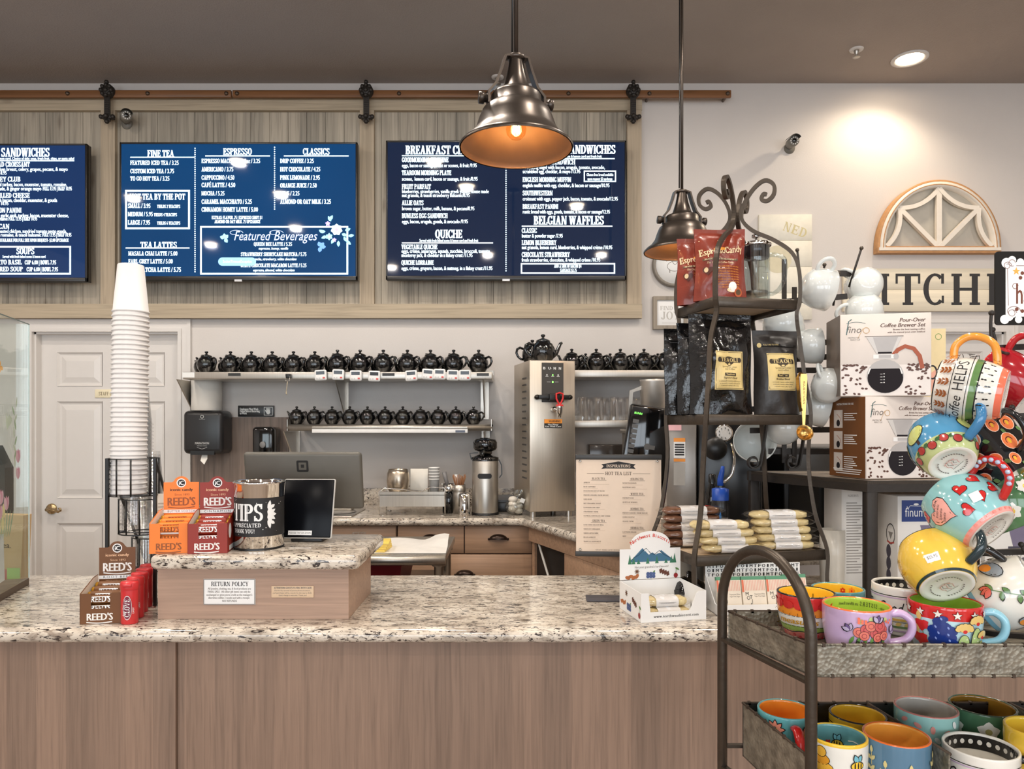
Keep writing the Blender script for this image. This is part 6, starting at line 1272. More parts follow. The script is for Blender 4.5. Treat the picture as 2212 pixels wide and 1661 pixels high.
# brass scoop hooked on the rack
t = thing('coffee_scoop', 'brass coffee scoop with clip handle hung on the rack edge', 'scoop', E(.142, -.150, 1.478))
b = MB(); b.lathe([(0, -.027), (.012, -.024), (.021, -.015), (.026, 0), (.0255, 0), (.020, -.013), (.011, -.022), (0, -.0245)], GOLD, 28, Matrix.Translation((.002, -.012, -.035)) @ Matrix.Rotation(R(62), 4, 'X'))
b.build('bowl', t)
b = MB(); b.prism([(-.004, -.012), (.004, -.012), (.011, .135), (.009, .147), (-.009, .147), (-.011, .135)], -.008, -.005, GOLD, axis='y'); b.build('handle', t)
b = MB(); b.bar([(-.006, -.0065, .143), (-.010, .004, .147), (-.013, .008, .135), (-.010, .004, .06), (-.006, -.002, .03)], .016, .002, GOLD, up=(0,1,0)); b.build('clip', t)
b = MB(); D = Dec(b, plane((0, -.0081, 0)), .0003); D.text('HOUSE KITCHEN', -.002, .125, .006, INK, 'B', .070, rot=-90); b.build('engraving', t)
# biscotti on the lowest shelf
zs = LV[0][0]+.001
def stack(n, x, y, kind, lab, first_seed, step=.0235, dx=.004, rz=0):
    for k in range(n):
        q = biscotti('%s, %s' % (lab, 'lowest' if k == 0 else ('topmost' if k == n-1 else '%s from the bottom' % ordn(k+1))), E(x-dx*k, y+.003*k, zs+step*k), 5+rz+2*sin(k*2.3), kind, .15, lab+' on the rack', tilt_=1.5*sin(k*3.1), seed=first_seed+k); q.scale = (1.28, 1.2, .98)
stack(5, .115, -.095, 0, 'wrapped golden biscotti in the right-hand stack', 30)
stack(4, -.08, -.105, 0, 'wrapped golden biscotti in the left-hand stack', 40, dx=.012)
stack(5, -.14, .03, 1, 'wrapped chocolate biscotti in the rear left stack', 50, dx=.0, step=.0248)
# ---------------------------------------------------------------- things standing on the counter under the rack
def crock(label, px, d, r, h, mat, name='pot'):
    b = MB(); b.lathe([(0, 0), (r*.8, 0), (r*.95, h*.2), (r, h*.6), (r*.98, h), (r*.9, h), (r*.9, h*.3), (0, h*.2)], mat, 28); ob = b.build(name); ob.location = (SX(px, d), d, ZT+.0005); tag(ob, label, 'pot')
GC = M_('glazed_grey', (150,150,146), .2, coat=.4); GW = M_('glazed_cream', (226,220,208), .25, coat=.3)
crock('grey glazed pot under the rack, nearer the biscotti box', 1490, 2.42, .05, .15, GC); crock('grey glazed pot under the rack, behind the chocolate bars', 1592, 2.40, .065, .13, GC); crock('small cream pot under the rack beside its right rear leg', 1672, 2.40, .04, .12, GW)
t = thing('covered_dish', 'glossy black covered dish on the counter under the rack', 'dish', (SX(1492, 2.2), 2.22, ZT+.0005))
b = MB(); b.lathe([(0, 0), (.035, 0), (.052, .02), (.055, .045), (.05, .05)], BLK_GLOSS, 28); b.build('bowl', t)
b = MB(); b.lathe([(.052, .05), (.045, .068), (.02, .082), (.008, .085), (.01, .098), (0, .102)], BLK_GLOSS, 28); b.build('lid', t)
crock('tall cream lidded canister standing right of the rack', 1798, 2.36, .040, .21, GW, 'canister')
# chocolate bars
t = thing('chocolate_display', 'cardboard display tray of chocolate bars with black letter pattern on its back', 'display box', (SX(1550, 2.075), 2.075, ZT+.0005), 5)
w, dp = .30, .10; b = MB(); b.box(0, w, 0, .002, 0, .03, CARD); b.box(0, w, 0, dp, 0, .002, CARD)
for x in (0, w-.002): b.prism([(0, 0), (dp, 0), (dp, .10), (.02, .03), (0, .03)], x, x+.002, CARD, axis='x')
b.build('tray', t)
b = MB(); b.box(0, w, dp, dp+.002, 0, .132, CARD); D = Dec(b, plane((0, dp, 0)), .0003)
for r_ in range(3):
    for k in range(22): D.text('MOTIF'[(k*2+r_) % 5], .006+k*.0133, .122-.013*r_-.003, .0095, INK, 'B', .0165+k*.0133, bold=.05)
b.build('back_card', t)
PKS = M_('stripe_pink', (232,178,160), .5); GRF = M_('flap_green', (92,150,118), .5); CRM = M_('bar_cream', (240,228,210), .5); SAL = M_('bar_salmon', (226,120,90), .5)
Mc = Matrix.Translation(t.location) @ Matrix.Rotation(R(5), 4, 'Z')
for k, (x, y) in enumerate(((.010, .012), (.086, .012), (.162, .012), (.222, .03))):
    q = thing('chocolate_bar', ('boxed chocolate bar with green top flap, leftmost in the display tray', 'boxed chocolate bar with green top flap and MOTIF lettering, middle of the display tray', 'boxed chocolate bar in the tray, behind the measuring mug', 'boxed chocolate bar at the right end of the display tray')[k], 'chocolate bar', Mc @ Vector((x, y, .003)), 0, 'chocolate bars', rot=(R(-14), 0, R(5)))
    b = MB(); b.box(0, .072, 0, .012, 0, .105, CRM); D = Dec(b, plane((0, 0, 0)), .0002); D.rect(0, .072, .095, .105, GRF)
    for j in range(14): D.rect(.004+j*.0048, .0064+j*.0048, .064, .094, PKS); D.rect(.004+j*.0048, .0064+j*.0048, .002, .012, PKS)
    D.rect(0, .006, .06, .095, SAL); b.box(-.0002, .0722, -.0002, .0122, .095, .1052, GRF); b.build('carton', q)
    b = MB(); D = Dec(b, plane((0, 0, 0)), .0005)
    for ch, u, v in (('M', .008, .050), ('O', .011, .038), ('T', .021, .040), ('I', .026, .029), ('F', .022, .018)): D.text(ch, u, v, .010, INK, 'B')
    D.text('Peppermint White', .036, .052, .004, INKG, 'B', .068); D.text('Sugar Free Vegan', .036, .046, .004, INKG, 'B', .068); b.build('print', q)
# ---------------------------------------------------------------- espresso area behind the rack
sd = M_('machine_grey', (150,144,138), .35, .5); z0 = ZB
t = thing('espresso_machine', 'steel-sided espresso machine behind the wrought iron rack', 'espresso machine', (SX(1472, 2.86), 2.86, z0+.0005), -15)
b = MB(); b.box(-.058, .058, 0, .45, 0, .50, sd, bev=.004); b.build('side_panel', t)
b = MB(); b.box(.06, .31, .04, .5, .0, .52, M_('machine_black', (30,29,29), .25), bev=.008); b.build('body', t)
b = MB(); b.box(-.03, .015, -.002, 0, .36, .44, CARD); b.box(-.03, .015, -.0025, 0, .425, .44, M_('warn_orange', (240,150,50)));
D = Dec(b, plane((0, -.0026, 0)), .0002)
for k in range(5): D.rect(-.026, .011, .370+k*.010, .376+k*.010, INK)
b.build('warning_sticker', t)
b = MB(); b.box(-.03, .015, -.002, 0, .25, .34, M_('sticker_grey', (176,172,166), .5)); b.box(-.03, .015, -.0025, 0, .345, .357, MC['warn_orange']); b.build('rating_sticker', t)
b = MB(); b.box(-.055, -.0, -.004, 0, .47, .52, M_('pink_note', (238,186,190), .7)); b.build('pink_note', t)
b = MB(); b.lathe([(0, .012), (.032, .012), (.036, .006), (.036, -.03)], CHROME, 28, Matrix.Translation((.165, .03, .46)) @ RX); b.lathe([(0, .0125), (.029, .0125)], CARD, 28, Matrix.Translation((.165, .03, .46)) @ RX)
for k in range(8): b.box(.165+.02*cos(k*.7)-.001, .165+.02*cos(k*.7)+.001, .015, .0172, .46+.02*sin(k*.7)-.003, .46+.02*sin(k*.7)+.003, INK)
b.build('pressure_gauge', t)
b = MB(); b.lathe([(.045, .0), (.045, .09), (.04, .1), (0, .1)], BLACK, 24, Matrix.Translation((.13, .04, .40)) @ RX); b.build('group_head', t)
b = MB(); b.tube(smooth([(.19, -.02, .42), (.2, -.05, .36), (.19, -.06, .30), (.16, -.06, .27)], 4), .006, CHROME); b.build('steam_wand', t)
b = MB(); b.box(0, .55, 0, .5, 0, .40, M_('oven_black', (20,19,19), .3), bev=.008); b.box(.02, .53, -.006, 0, .3, .37, M_('oven_trim', (70,68,66), .3)); b.box(.02, .53, -.006, 0, .06, .27, BLK_GLOSS); ob = b.build('black_oven'); ob.location = (1.12, 2.94, z0+.0005); tag(ob, 'black countertop oven behind the metal shelf', 'oven')
def bottle(name, label, px, d, r, h, body, capm, lab, pump):
    t = thing(name, label, 'bottle', (SX(px, d), d, z0+.0005)); b = MB(); b.lathe([(0, 0), (r, 0), (r, h*.62), (r*.9, h*.72), (r*.42, h*.84), (r*.42, h*.9)], body, 24); b.build('body', t)
    b = MB(); b.lathe([(r*.9 if pump else r*.5, h*.72 if pump else h*.86), (r*.9 if pump else r*.5, h*.86 if pump else h*.95), (r*.3, h*.88 if pump else h*.96), (0, h*.9 if pump else h*.96)], capm, 20)
    if pump: b.tube([(0, 0, h*.86), (0, 0, h*.98), (.004, -.01, h*1.08), (.006, -.012, h*1.14)], [.012,.011,.009,.006], capm)
    b.build('cap', t); b = MB(); D = Dec(b, lambda u, v, l: ((r+l)*sin(u/r), -(r+l)*cos(u/r), v), .0005, curved=True); lab(D, r, h); b.build('label', t)
bottle('syrup_bottle', 'dark bottle with bright blue pump cap behind the rack', 1556, 2.62, .034, .30, M_('bottle_dark', (34,34,36), .25), M_('cap_blue', (30,76,170), .35), lambda D, r, h: (D.rect(-.004, .018, .02, .07, CARD), D.leaf(-.022, .03, .15, .026, 85, M_('label_blue', (50,130,210), .4)), [D.rect(-.008, .022, .085+k*.011, .090+k*.011, M_('label_grey2', (150,150,150), .5)) for k in range(7)]), True)
bottle('soda_bottle', 'dark cola bottle with red label behind the rack', 1538, 2.70, .027, .32, BLK_GLOSS, BLACK, lambda D, r, h: D.rect(-.04, .04, .13, .19, M_('label_red', (214,48,46), .4)), False)
# ---------------------------------------------------------------- angle-iron shelf with brewer boxes
ZH = 1.297
A_ = Vector((1.0715, 2.15)); B_ = Vector((.862, 2.615)); C_ = Vector((1.95, 2.62)); D_ = Vector((1.98, 2.19))
t = thing('metal_shelf', 'low dark iron shelf stand on the counter carrying the brewer set boxes', 'shelf', (1.4, 2.35, ZT+.0005)); o = Vector(t.location); T_ = Matrix.Translation(-o)
b = MB(); P = [A_, D_, C_, B_]
for i in range(4):
    p, q = P[i], P[(i+1) % 4]; d = (q-p).normalized(); n_ = Vector((-d.y, d.x))*.02
    b.prism([tuple(p), tuple(q), tuple(q+n_), tuple(p+n_)], ZH-.034, ZH, IRON2, T_)
b.build('frame', t)
b = MB(); b.prism([tuple(v) for v in P], ZH-.010, ZH-.001, M_('shelf_plate', (150,136,120), .5), T_); b.build('shelf_plate', t)
for v, q in ((A_, (.0, .0)), (B_, (.01, -.012)), (C_, (-.03, -.03)), (D_, (-.03, .01))): b = MB(); b.box(v.x+q[0], v.x+q[0]+.034, v.y+q[1]+.002, v.y+q[1]+.034, ZT+.0005, ZH-.03, IRON2, T_, bev=.004); b.build('post', t)
BXW = M_('brewer_box_white', (226,216,208), .4, var=.02); BXB = M_('brewer_box_brown', (116,70,30), .45); BXG = M_('brewer_side', (120,104,92), .4, var=.2, vs=8, stretch=(1,1,.2)); BWI = M_('box_brown_ink', (92,60,44), .5, var=0)
def brewer(label, loc, rz, brown):
    t = thing('brewer_box', label, 'box', loc, rz); t.scale = (1.115,)*3; w, d, h = .235, .16, .23
    b = MB(); b.box(0, w, 0, d, 0, h, BXW, bev=.0012, seg=1)
    b.add([(-.0004, .001, .001), (-.0004, d-.001, .001), (-.0004, d-.001, h-.001), (-.0004, .001, h-.001)], [(0,1,2,3)], BXB if brown else BXG); b.build('carton', t)
    b = MB(); D = Dec(b, plane((0, 0, 0)), .0004, .000008); gd = M_('logo_gold', (206,166,110), .5); tq = M_('logo_teal', (70,104,104), .5); bn = M_('bean', (92,58,46), .5, var=.2, vs=200); bn2 = M_('bean_line', (60,36,30), .5)
    D.rect(.002, w-.002, .002, h*.38, M_('box_snow', (236,228,222), .4))
    D.text('fino', .014, h-.052, .018, INKG, 'BI', .055); D.line([(.016, h-.058), (.022, h-.02), (.03, h-.014)], .0025, tq); D.line([(.016+.05*k/10, h-.026+.004*sin(pi*k/10)) for k in range(11)], .0012, tq); D.ring(.068, h-.046, .008, .0016, gd); D.line([(.06-.002*k, h-.04-.004*k) for k in range(8)], .0012, gd)
    D.text('CRAFTING THE', .02, h-.068, .004, INKG, 'B', .05); D.text('PERFECT CUP', .026, h-.074, .004, INKG, 'B', .052)
    D.text('Pour-Over', w-.082, h-.024, .0105, BWI, 'BI', w-.016, bold=.03); D.text('Coffee Brewer Set', w-.132, h-.038, .0105, BWI, 'BI', w-.016, bold=.03); D.text('Brews the best tasting coffee', w-.098, h-.047, .0045, BWI, 'B', w-.016, bold=.03); D.text('with the manual pour-over method', w-.112, h-.0545, .0045, BWI, 'B', w-.016, bold=.03)
    rnd = random.Random(4)
    for k in range(70):
        v = h*.40*(1-rnd.random()**.55); u = rnd.uniform(.006, w-.008)
        if abs(u-.118) < .05 and v < .085: continue
        D.ell(u, max(.006, v), .0042, .0030, bn, rot=rnd.uniform(-40, 40), n=8)
    for k in range(44): D.ell(rnd.choice((rnd.uniform(.005, .07), rnd.uniform(.165, w-.006))), h*.38-rnd.random()**2*.02, .0045, .0028, bn, rot=rnd.uniform(-40, 40), n=8)
    gy = M_('pic_grey', (186,182,180), .4); lt = M_('pic_light', (214,210,206), .4); dk = M_('pic_coffee', (40,36,40), .8, spec=.2); hd = M_('pic_handle', (170,84,52), .5)
    D.poly([(.068, h*.72), (.160, h*.72), (.138, h*.52), (.094, h*.52)], lt); D.poly([(.085, h*.715), (.150, h*.715), (.134, h*.53), (.098, h*.53)], gy); D.line([(.064, h*.725), (.164, h*.725)], .002, INKG); D.rect(.098, .134, h*.515, h*.535, dk)
    D.line([(.138, h*.5), (.15, h*.56), (.168, h*.60), (.19, h*.57), (.205, h*.48), (.212, h*.33)], .011, hd)
    D.rect(.086, .146, h*.455, h*.505, CARD); D.rect(.10, .132, h*.46, h*.5, gy); D.ell(.145, h*.48, .007, .008, gy)
    D.ell(.117, h*.24, .048, .047, gy, n=24)
    D.poly([(.117+.046*cos(a), h*.22+.042*sin(a)) if sin(a) < .62 else (.117+.046*cos(a), h*.22+.026) for a in [2*pi*k/28 for k in range(28)]], dk); D.line([(.073, h*.27), (.078, h*.34)], .003, CARD); D.line([(.160, h*.27), (.155, h*.34)], .003, CARD)
    for k in range(4): D.rect(.104, .110, h*(.16+.035*k), h*(.165+.035*k), CARD); D.ell(.114, h*(.165+.035*k), .0018, .0018, CARD, n=6)
    b.build('front_print', t)
    if brown:
        b = MB(); D = Dec(b, plane((-.0005, d, 0), (0, -1, 0)), .0003)
        D.text('INSTRUCTIONS FOR USE', .035, h-.022, .0055, CARD, 'B', .11, bold=.04)
        for k in range(3):
            v = h-.088-k*.062; D.rect(.022, .062, v, v+.052, M_('pic_panel', (214,204,196), .5)); D.ell(.042, v+.014, .008, .010, dk); D.line([(.036, v+.04), (.05, v+.03), (.055, v+.018)], .0015, hd)
            for j in range(4+k): D.rect(.068, .125-.006*((j*3) % 4), v+.040-j*.006, v+.0425-j*.006, CARD)
        for j in range(3): D.rect(.02+.006*j, .145-.004*j, .022-j*.006, .0245-j*.006, CARD)
        b.build('side_print', t)
    return t
brewer('lower white pour-over coffee brewer box, its brown side towards the rack', (SX(1870, 2.205), 2.205, ZH+.001), 11, True)
brewer('upper white pour-over coffee brewer box stacked on the other one', (SX(1815, 2.24), 2.24, ZH+.2585), -11, False)
KR = M_('kraft_box', (206,176,134), .6)
t = thing('spoon_box', 'pale yellow box with a drawn spoon behind the upper brewer box', 'box', (SX(1998, 2.47), 2.47, ZH+.250), -4); t.scale = (1.12,)*3
b = MB(); b.box(-.03, .062, 0, .07, 0, .225, M_('spoon_yellow', (232,212,164), .5)); b.build('carton', t)
b = MB(); D = Dec(b, plane((0, 0, 0)), .0003); D.poly([(0, .02), (.062, .055), (.062, .12), (0, .075)], M_('spoon_pink', (232,170,146), .5)); D.rect(.008, .018, .12, .19, INK); D.ell(.013, .19, .006, .01, INK); D.ring(.022, .09, .013, .005, INK, ry=.02); D.ring(.04, .2, .009, .0016, M_('eco_green', (110,150,80), .5)); b.build('print', t)
t = thing('kraft_carton', 'kraft carton under the spoon box on the metal shelf', 'box', (SX(2050, 2.46), 2.46, ZH+.001), 3); t.scale = (1.12,)*3
b = MB(); b.box(-.08, .07, 0, .10, 0, .22, KR); b.build('carton', t)
b = MB(); D = Dec(b, plane((0, 0, 0)), .0003); D.ell(-.0, .17, .022, .018, INK); D.rect(-.03, .03, .18, .2, KR); [D.rect(-.05, .05, .07+k*.008, .072+k*.008, M_('eco_teal', (110,160,140), .5)) for k in range(7)]; b.build('print', t)
# white paper-filter boxes on the counter below the shelf
FW = M_('filter_box_white', (228,224,218), .4, var=.02)
def fbox(label, x, y, rz, w, d, h, front):
    t = thing('dripper_box', label, 'box', (x, y, ZT+.0005), rz); t.scale = (1.08,)*3; b = MB(); b.box(0, w, 0, d, 0, h, FW, bev=.0015, seg=1); b.build('carton', t); b = MB(); front(b, w, d, h); b.build('print', t)
FG = M_('filter_grey_ink', (150,144,138), .6, var=0); NV = M_('filter_navy', (28,56,124), .4)
def f_side(b, w, d, h):
    D = Dec(b, plane((0, 0, 0)), .0004); D.text('INGREDIENTS', .02, h-.03, .007, FG, 'B', w*.6)
    for k in range(26): D.rect(.015, w*(.55+.35*((k*5) % 7)/7), h-.05-k*.0085, h-.047-k*.0085, FG)
def f_front(b, w, d, h):
    D = Dec(b, plane((0, 0, 0)), .0004); D.rect(.012, .092, h-.075, h-.012, NV); D.text('finum', .022, h-.060, .026, CARD, 'B', .084); D.line([(.028, h-.03), (.032, h-.036), (.038, h-.028), (.08, h-.03)], .0016, CARD); D.ell(.056, h-.024, .008, .003, CARD)
    D.poly([(.068, h*.72), (.19, h*.72), (.17, h*.50), (.085, h*.50)], M_('dripper_mauve', (120,112,136), .4)); D.rect(.07, .185, h*.47, h*.50, M_('dripper_dark', (70,66,80), .4)); D.ell(.13, h*.2, .07, .06, M_('dripper_pot', (90,88,92), .4), n=22)
    D.text('BLOOM AND FLOW', .012, h*.40, .018, FG, 'B', .24); D.text('POUR-OVER DRIPPER', .028, h*.31, .012, FG, 'B', .24)
    D2 = Dec(b, plane((0, d, 0), (0, -1, 0)), .0004); u = d-.035; rg = M_('icon_red', (200,80,70), .5); D2.ring(u, h*.62, .021, .003, INK, ry=.03); D2.poly([(u-.012, h*.64), (u+.012, h*.64), (u, h*.57)], FG); D2.line([(u-.018, h*.545), (u, h*.53), (u+.018, h*.545)], .005, rg)
    for k in range(3): D2.ell(u-.01, h*(.45-.12*k), .012, .02, M_('dripper_dark', (70,66,80), .4))
fbox('white carton of small print standing left of the shelf post', SX(1818, 2.34), 2.34, 6, .09, .10, .325, f_side)
fbox('white dripper box with navy finum label behind the shelf post', SX(1939, 2.26), 2.26, 3, .255, .13, .305, f_front)
fbox('white dripper box partly hidden at the right behind the mug tree', SX(2128, 2.29), 2.29, 2, .255, .13, .305, f_front)
# ---------------------------------------------------------------- white cup tree on the metal shelf
t = thing('cup_tree', 'dark flat-iron cup tree with scroll feet holding white cups', 'cup stand', (SX(1750, 2.46), 2.46, ZH+.001)); o = Vector(t.location)
def Q(px, py, d=2.27): return W(px, py, d+.28)-o
b = MB()
for px in (1694, 1716): b.bar([Q(px, 560+60*(px == 1716), 2.24), Q(px, 1000, 2.24)], .016, .005, IRON2, up=(0,1,0))
for px in (1628, 1712): b.bar(smooth([Q(px+30, 885, 2.20), Q(px+24, 945, 2.20)]+[Q(px+(15-.55*k)*cos(k*.55), 998+(15-.55*k)*sin(k*.55), 2.20-.004*(k > 8)) for k in range(18)], 2), .020, .005, IRON2, up=(1,0,0))
b.build('upright', t)
for (xa, ya, xb, yb) in ((1690, 652, 1830, 640), (1690, 742, 1840, 738), (1690, 778, 1800, 770), (1650, 800, 1800, 800), (1620, 884, 1800, 880), (1620, 930, 1800, 928), (1660, 975, 1800, 975), (1800, 590, 1845, 592)):
    b = MB(); b.bar([Q(xa, ya, 2.25), Q(xb, yb, 2.25)], .02, .005, IRON2, up=(0,1,0)); b.build('cross_bar', t)
for (xa, ya, xb, yb) in ((1735, 650, 1722, 540), (1770, 660, 1781, 572), (1834, 620, 1861, 536), (1800, 660, 1812, 590), (1790, 770, 1795, 700)):
    b = MB(); b.tube([Q(xa, ya, 2.24), Q(xb, yb, 2.2)], .004, IRON2, 8); b.ball(Q(xb, yb, 2.2), .007, IRON, 10); b.build('peg', t)
CUPM = M_('cup_porcelain', (222,225,222), .12, coat=.4, var=.01)
def aim(z, x):                                                       # orientation with local z along z, x near x
    z = Vector(z).normalized(); x = Vector(x); x = (x-z*x.dot(z)).normalized(); y = z.cross(x)
    return Matrix((x, y, z)).transposed().to_euler()
def wcup(px, py, d, opn, hnd, s, where):
    t = thing('white_cup', 'white porcelain cup on the cup tree, ' + where, 'cup', W(px, py, d+.2), 0, 'white cups on the cup tree', rot=aim(opn, hnd)); t.scale = (s*(d+.2)/d,)*3; c = -.034
    b = MB(); b.lathe([(0, c), (.029, c), (.034, c+.003), (.047, c+.014), (.054, c+.036), (.0565, c+.070), (.055, c+.071), (.051, c+.038), (.043, c+.018), (0, c+.008)], CUPM, 32); b.build('bowl', t)
    b = MB(); b.tube(smooth([(.052, 0, c+.055), (.07, 0, c+.058), (.083, 0, c+.046), (.078, 0, c+.028), (.06, 0, c+.018), (.044, 0, c+.02)], 3), .0058, CUPM, 8); b.build('handle', t)
wcup(1763, 622, 2.16, (.97, .0, -.2), (-.1, -.5, 1), 1.12, 'large one beside the press')
wcup(1870, 612, 2.32, (.15, .9, -.25), (-.8, -.1, .7), 1.02, 'upper right one with its base forward')
wcup(1866, 662, 2.31, (.2, .35, -.9), (-.9, 0, .1), 1.05, 'directly above the upper brewer box')
wcup(1690, 690, 2.3, (.2, .2, -1), (0, 1, 0), 1.15, 'behind the top shelf of the iron rack')
wcup(1745, 748, 2.22, (.95, -.15, .05), (-.2, 1, 0), 1.0, 'tipped sideways beside the matte coffee bag')
wcup(1788, 838, 2.12, (.5, .75, .45), (-.2, .2, 1), .9, 'small one touching the upper brewer box')
wcup(1756, 878, 2.22, (.95, -.1, -.2), (-.2, 1, 0), 1.05, 'tipped sideways above the brass scoop bowl')
wcup(1628, 956, 2.38, (-.22, -.95, .14), (.6, .1, .7), 1.22, 'lowest one with its open mouth facing forward')
wcup(1692, 930, 2.30, (.2, .6, .7), (1, .2, .5), 1.0, 'shaded one behind the brass scoop')
# ---------------------------------------------------------------- galvanised two-tier mug rack in front of the counter
def galv():
    m, t, p, N, L = nodes('galvanised'); tc = N('ShaderNodeTexCoord')
    vo = N('ShaderNodeTexVoronoi'); vo.inputs['Scale'].default_value = 150; L(tc.outputs['Object'], vo.inputs['Vector'])
    nz = N('ShaderNodeTexNoise'); nz.inputs['Scale'].default_value = 45; nz.inputs['Detail'].default_value = 4; L(tc.outputs['Object'], nz.inputs['Vector'])
    r = ramp(N, [(.3, lin((112,106,94))), (.7, lin((166,158,142)))]); L(nz.outputs['Fac'], r.inputs[0]); L(r.outputs[0], p.inputs['Base Color'])
    p.inputs['Metallic'].default_value = .55; p.inputs['Roughness'].default_value = .42
    bp = N('ShaderNodeBump'); bp.inputs['Strength'].default_value = .4; bp.inputs['Distance'].default_value = .003; L(vo.outputs['Distance'], bp.inputs['Height']); L(bp.outputs[0], p.inputs['Normal']); return m
GALV = galv(); RST = M_('rust_edge', (74,60,48), .6, .3, var=.2)
A0 = Vector((.491, 1.17)); DD = Vector((-.325, .946)); FF = Vector((1, .0)); TW, TD = .66, .222
t = RK = thing('mug_rack', 'galvanised two-tier rack with arched iron tube ends full of painted mugs', 'rack', (.8, 1.3, 0)); o = Vector(t.location); T_ = Matrix.Translation(-o)
def TP_(f, d, dd=DD, a=A0): return a+FF*f+dd*d
def quadwall(b, p, q, z0, z1, th, mat):
    d = (q-p).normalized(); n_ = Vector((-d.y, d.x))*th; b.prism([tuple(p), tuple(q), tuple(q+n_), tuple(p+n_)], z0, z1, mat, T_)
def tray(z0, z1, dd, a, td, front, name, dark):
    c = [TP_(0, 0, dd, a), TP_(TW, 0, dd, a), TP_(TW, td, dd, a), TP_(0, td, dd, a)]
    b = MB(); b.prism([tuple(v) for v in c], z0-.003, z0, GALV, T_)
    quadwall(b, c[0], c[1], z0-.003, front, .003, GALV)
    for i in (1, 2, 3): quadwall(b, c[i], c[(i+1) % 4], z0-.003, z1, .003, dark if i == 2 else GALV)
    ob = b.build(name, t)
    b = MB()
    for i in range(4):
        p, q = c[i], c[(i+1) % 4]; zt = front if i == 0 else z1; zs = [zt] if i else [zt, z0-.002]
        for z in zs: b.tube([(p.x-o.x, p.y-o.y, z), (q.x-o.x, q.y-o.y, z)], .0022, GALV if i == 0 else RST, 6)
        k = .02
        while k < (q-p).length:
            v = p+(q-p).normalized()*k; b.box(v.x-.0025, v.x+.0025, v.y-.003, v.y+.003, zt-.003, zt+.003, RST, T_); 
            if i == 0: b.box(v.x+.012, v.x+.017, v.y-.003, v.y+.003, z0-.005, z0+.001, RST, T_)
            k += .033
    b.build('rolled_edge', t)
    return c
cc = tray(1.058, 1.107, DD, A0, TD, 1.107, 'upper_tray', GALV)
b = MB(); b.prism([tuple(v+(Vector((.8, 1.28))-v)*.012) for v in cc], 1.0605, 1.080, GALV, T_); b.build('tray_floor', t)
D2_ = Vector((-.155, .988)); A2 = Vector((.482, 1.165))
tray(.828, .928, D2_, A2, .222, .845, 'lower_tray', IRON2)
for f in (0, .275):
    b = MB(); p = Vector((.718+f, 1.168)); q = Vector((.689+f, 1.38)); quadwall(b, p, q, .828, .928, .003, GALV); b.tube([(p.x-o.x, p.y-o.y, .928), (q.x-o.x, q.y-o.y, .928)], .003, RST, 6); b.build('divider', t)
for f in (0, 1):
    off = FF*(TW+.012)*f; n1 = Vector((.4845, 1.155))+off; n2 = Vector((.4115, 1.395))+off; mid = (n1+n2)/2; hv = (n2-n1)/2
    P = [(n1.x, n1.y, 0)]+[(mid.x-hv.x*cos(a), mid.y-hv.y*cos(a), 1.12+.122*sin(a)) for a in [pi*k/24 for k in range(25)]]+[(n2.x, n2.y, 0)]
    b = MB(); b.tube([Vector(v)-o for v in P], .0095, IRON, 14); b.build('arch_frame', t)
    for z in (1.05, .80):
        b = MB(); b.bar([(n1.x-o.x, n1.y-o.y, z), (n2.x-o.x, n2.y-o.y, z)], .014, .006, IRON); b.build('cross_rail', t)
for d_ in (n1-off, n2-off): b = MB(); b.bar([(d_.x-o.x, d_.y-o.y, .84), (d_.x+FF.x*(TW+.012)-o.x, d_.y+FF.y*(TW+.012)-o.y, .84)], .010, .006, IRON); b.build('long_rail', t)
